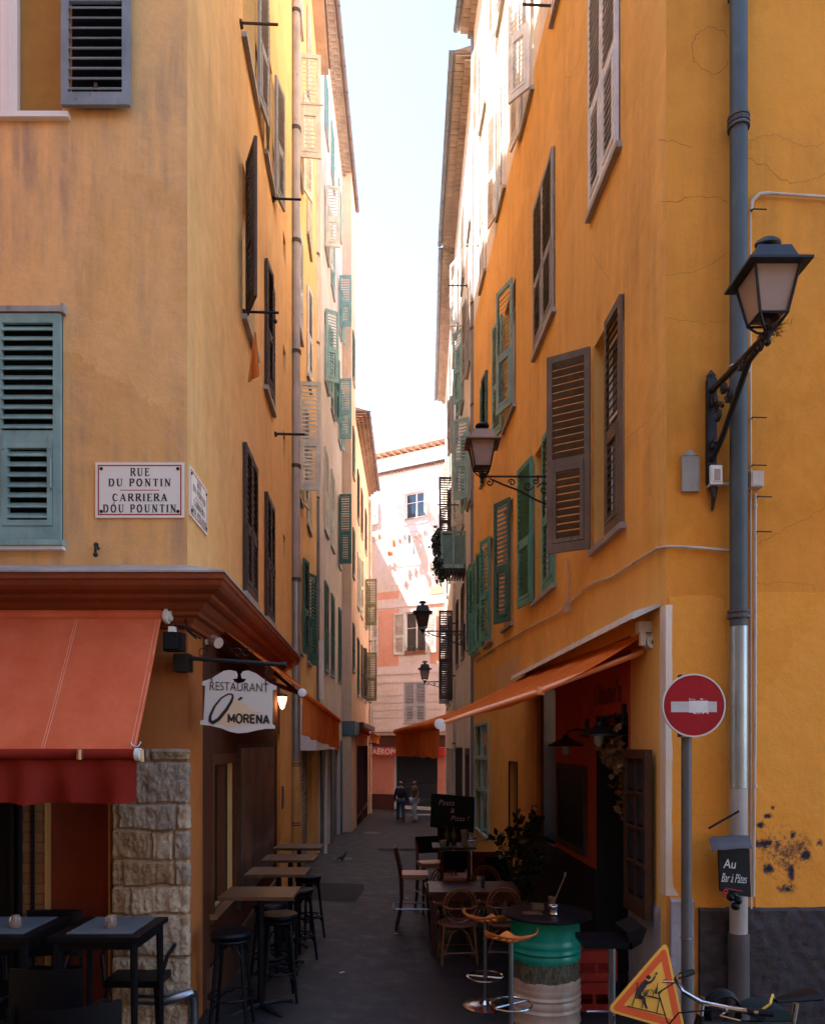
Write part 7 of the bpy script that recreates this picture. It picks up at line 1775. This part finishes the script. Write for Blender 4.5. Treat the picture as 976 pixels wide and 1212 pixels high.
b = MB(); random.seed(8); pts = [tuple(P(u, v, 20.2)) for u, v in ((519, 634), (517, 640), (516, 648), (518, 656), (519, 664), (518, 674), (521, 682), (515, 644), (519, 668))]; leaves(b, pts, 700, (.055, .14, .12), .10)
b2 = b.build('climbing_plant', plain('balcony_ivy', (.035, .055, .035), .7, var=.5)); tag(b2, 'dark climbing plant spilling over the left side of the teal balcony box', 'plant')
# laundry in the sun on the far house
wl_ = [(465.5, 657, 8, 6, (.75, .16, .05)), (470, 645, 5, 10, (.72, .22, .10)), (477, 642, 5, 8, (.5, .33, .30)), (483, 638, 6, 9, (.45, .40, .42)), (488, 640, 5, 11, (.35, .35, .40)), (495, 637, 5, 7, (.6, .35, .28)), (501, 636, 6, 8, (.62, .36, .30)), (507, 633, 7, 9, (.5, .42, .45)), (447, 640, 9, 7, (.6, .42, .40)), (453, 637, 5, 8, (.7, .3, .15)), (493, 652, 2.5, 12, (.3, .32, .38)), (501, 650, 2.5, 10, (.4, .42, .46))]
b = MB(FW.M); a, z = fh(441, 641); c, z2 = fh(514, 630); b.tube([(a, .32, z+.1), (c, .32, z2+.1)], .008, 4); b.tube([(a, 0, z+.1), (a, .34, z+.1)], .012, 5); b.tube([(c, 0, z2+.1), (c, .34, z2+.1)], .012, 5); tag(b.build('clothes_line', M['iron']), 'washing line across the sunlit far house', 'clothes line')
nms = ['bright orange cloth, lowest left on the far washing line', 'orange red shirt near the left of the washing line', 'dull pink cloth third from the orange one', 'grey pink towel in the middle of the washing line', 'long grey trousers in the middle of the washing line', 'small salmon cloth right of the grey trousers', 'salmon shirt in the right half of the washing line', 'pale mauve shirt at the right end of the washing line', 'pink grey sheet at the left end of the washing line', 'small orange towel beside the left sheet', 'narrow dark grey stocking hanging low', 'narrow pale grey stocking hanging low at right']
for (u, v, w_, h_, c_), nm in zip(wl_, nms):
    a, z = fh(u, v); k = 40.0/FU; b = MB(FW.M); w2_, h2_ = w_*k/2, h_*k/2; g = []
    for i in range(5):
        f = -1+i/2; g.append([b.pt((a+f*w2_*(1-.12*j), .32+.04*math.sin(i*1.9+j), z+h2_*(1-2*j/3)+.03*math.sin(i*2.3))) for j in range(4)])
    for A, C in zip(g, g[1:]):
        for j in range(3): b.face((A[j], A[j+1], C[j+1], C[j]))
    tag(b.build('laundry', fabric('laundry_cloth', c_, .3), smooth=True), nm, 'laundry', 'washing on the far house')
# ------------------------------------------------------------------ people and pigeon
def skin_obj(name, nodes, edges, mat, parent, sub=2):
    me = bpy.data.meshes.new(name); me.from_pydata([n[0] for n in nodes], edges, []); me.materials.append(mat)
    o = bpy.data.objects.new(name, me); place(o, WM[parent] if parent is not None else Matrix.Identity(4), parent)
    sk = o.modifiers.new('skin', 'SKIN'); sl = me.skin_vertices[0].data if me.skin_vertices else None
    if sl is None:
        me.attributes  # the skin layer is made by the modifier in the interface only
    ss = o.modifiers.new('sub', 'SUBSURF'); ss.levels = sub; ss.render_levels = sub
    return o
import bmesh
def skinned(name, nodes, edges, mat, parent, sub=2):
    """nodes: (point, radius x, radius y); the tube network becomes one continuous surface"""
    bm = bmesh.new(); lay = bm.verts.layers.skin.verify(); vs = []
    for n in nodes:
        v = bm.verts.new(n[0]); r = n[1] if isinstance(n[1], tuple) else (n[1], n[1]); v[lay].radius = r; vs.append(v)
    vs[0][lay].use_root = True
    for a, c in edges: bm.edges.new((vs[a], vs[c]))
    me = bpy.data.meshes.new(name); bm.to_mesh(me); bm.free()
    tmp = bpy.data.objects.new('tmp', me); col.objects.link(tmp); m1 = tmp.modifiers.new('s', 'SKIN'); m1.use_smooth_shade = True
    m2 = tmp.modifiers.new('u', 'SUBSURF'); m2.levels = sub; m2.render_levels = sub
    dg = bpy.context.evaluated_depsgraph_get(); dg.update(); out = bpy.data.meshes.new_from_object(tmp.evaluated_get(dg)); bpy.data.objects.remove(tmp)
    out.materials.clear(); out.materials.append(mat)
    for p in out.polygons: p.use_smooth = True
    o = bpy.data.objects.new(name, out); 
    if parent is None: return o
    return place(o, WM[parent], parent)
def person(x, y, rz, H_, label, top, legs, hair=True, sleeves='short', step=.0, bend=.0, armpose=0):
    t = empty('person', (x, y, gg(x, y)), label, 'person', None, rz); k = H_/1.75
    def s_(p): return (p[0]*k, p[1]*k, p[2]*k)
    J = dict(pelvis=(0,0,.95), belly=(0,.0,1.08), chest=(0,0,1.28), neck0=(0,-.01,1.44), neck=(0,0,1.51), head=(0,.015,1.60), crown=(0,.01,1.69),
             ls=(-.17,0,1.40), le=(-.24,-.02,1.13), lw=(-.23,.07+armpose*.1,.90), lh=(-.225,.10+armpose*.12,.82), rs=(.17,0,1.40), re=(.24,-.02,1.13), rwr=(.23,.07,.90), rh=(.225,.10,.82),
             lk=(-.10,.03+step,.50), la=(-.11,-.03+step,.08), lt=(-.12,.12+step,.04), rk=(.10,.02-step,.50), ra=(.11,-.03-step*1.6,.08), rt=(.12,.12-step*1.6,.04), lhp=(-.09,0,.90), rhp=(.09,0,.90))
    rad = dict(pelvis=(.15,.11), belly=(.135,.10), chest=(.155,.11), neck0=(.09,.07), neck=.052, head=(.075,.09), crown=(.055,.065), ls=.058, le=.043, lw=.030, lh=.034, rs=.058, re=.043, rwr=.030, rh=.034, lk=.062, la=.042, lt=.035, rk=.062, ra=.042, rt=.035, lhp=.09, rhp=.09)
    E = [('pelvis','belly'),('belly','chest'),('chest','neck0'),('neck0','neck'),('neck','head'),('head','crown'),('chest','ls'),('ls','le'),('le','lw'),('lw','lh'),('chest','rs'),('rs','re'),('re','rwr'),('rwr','rh'),('pelvis','lhp'),('lhp','lk'),('lk','la'),('la','lt'),('pelvis','rhp'),('rhp','rk'),('rk','ra'),('ra','rt')]
    def mk(name, keys, mat, grow, sub=2, cut={}):
        ks = list(keys); nodes = []
        for q in ks:
            r = rad[q]; r = r if isinstance(r, tuple) else (r, r); p = cut.get(q, J[q]); nodes.append((s_(p), (r[0]*k+grow, r[1]*k+grow)))
        ed = [(ks.index(a), ks.index(c)) for a, c in E if a in ks and c in ks]
        return skinned(name, nodes, ed, mat, t, sub)
    mk('body', ['pelvis']+[q for q in J if q != 'pelvis'], M['skin'], 0)
    ex = {} if sleeves == 'long' else {}
    mk('shirt', ['chest', 'belly', 'pelvis', 'neck0', 'ls', 'le', 'rs', 're'] + (['lw', 'rwr'] if sleeves == 'long' else []), M[top], .012, 2, {'neck0': (0, -.01, 1.42), 'pelvis': (0, 0, .93), 'le': (-.215, -.01, 1.22) if sleeves != 'long' else J['le'], 're': (.215, -.01, 1.22) if sleeves != 'long' else J['re']})
    mk('trousers', ['pelvis', 'lhp', 'lk', 'la', 'rhp', 'rk', 'ra'], M[legs], .018, 2, {'pelvis': (0, 0, .94)})
    for q, a in (('lt', 'la'), ('rt', 'ra')):
        skinned('shoe', [(s_(J[a]), .045), (s_((J[q][0], J[q][1]-.08, .045)), (.045, .04)), (s_(J[q]), (.04, .032))], [(0, 1), (1, 2)], M['black'], t, 1)
    b = MB(); b.lathe([(.022, -.02), (.012, .0), (.001, .01)], (0,0,0), 8, T=Matrix.Translation(s_((0, .105, 1.595))) @ Matrix.Rotation(R(-60), 4, 'X')); 
    for sx in (-1, 1): b.sphere(s_((sx*.03, .09, 1.62)), .009, 6)
    b.local('face_features', M['skin'], t)
    if hair: skinned('hair', [(s_((0, -.02, 1.66)), (.085, .095)), (s_((0, -.03, 1.57)), (.07, .06))], [(0, 1)], M['hair'], t, 2)
    return t
person(-.50, 31.6, R(8), 1.74, 'person in dark jacket and dark trousers walking away, seen from behind', 'cloth_dark', 'jeans', True, 'long', .07)
person(.10, 31.9, R(120), 1.80, 'bald person in olive shirt and pale wide trousers at the end of the alley', 'cloth_olive', 'cloth_white', False, 'short', .03)
person(-.54, 33.2, R(-60), 1.76, 'dark haired person in light blue shirt half hidden behind the dark jacket', 'cloth_blue', 'cloth_white', True, 'short', .0)
pg = empty('pigeon', (-1.66, 17.7, gg(-1.66, 17.7)), 'dark pigeon standing on the asphalt left of centre', 'bird', None, R(20))
skinned('body', [((0, 0, .13), (.06, .055)), ((.06, 0, .16), (.045, .045)), ((.09, 0, .22), .025), ((.105, 0, .255), .026), ((.135, 0, .25), .007), ((-.08, 0, .11), (.035, .03)), ((-.16, 0, .09), (.03, .012)), ((.01, .025, .07), .012), ((.01, .03, .005), .006), ((.01, -.025, .07), .012), ((.01, -.03, .005), .006)], [(0,1),(1,2),(2,3),(3,4),(0,5),(5,6),(0,7),(7,8),(0,9),(9,10)], M['bird'], pg, 2)
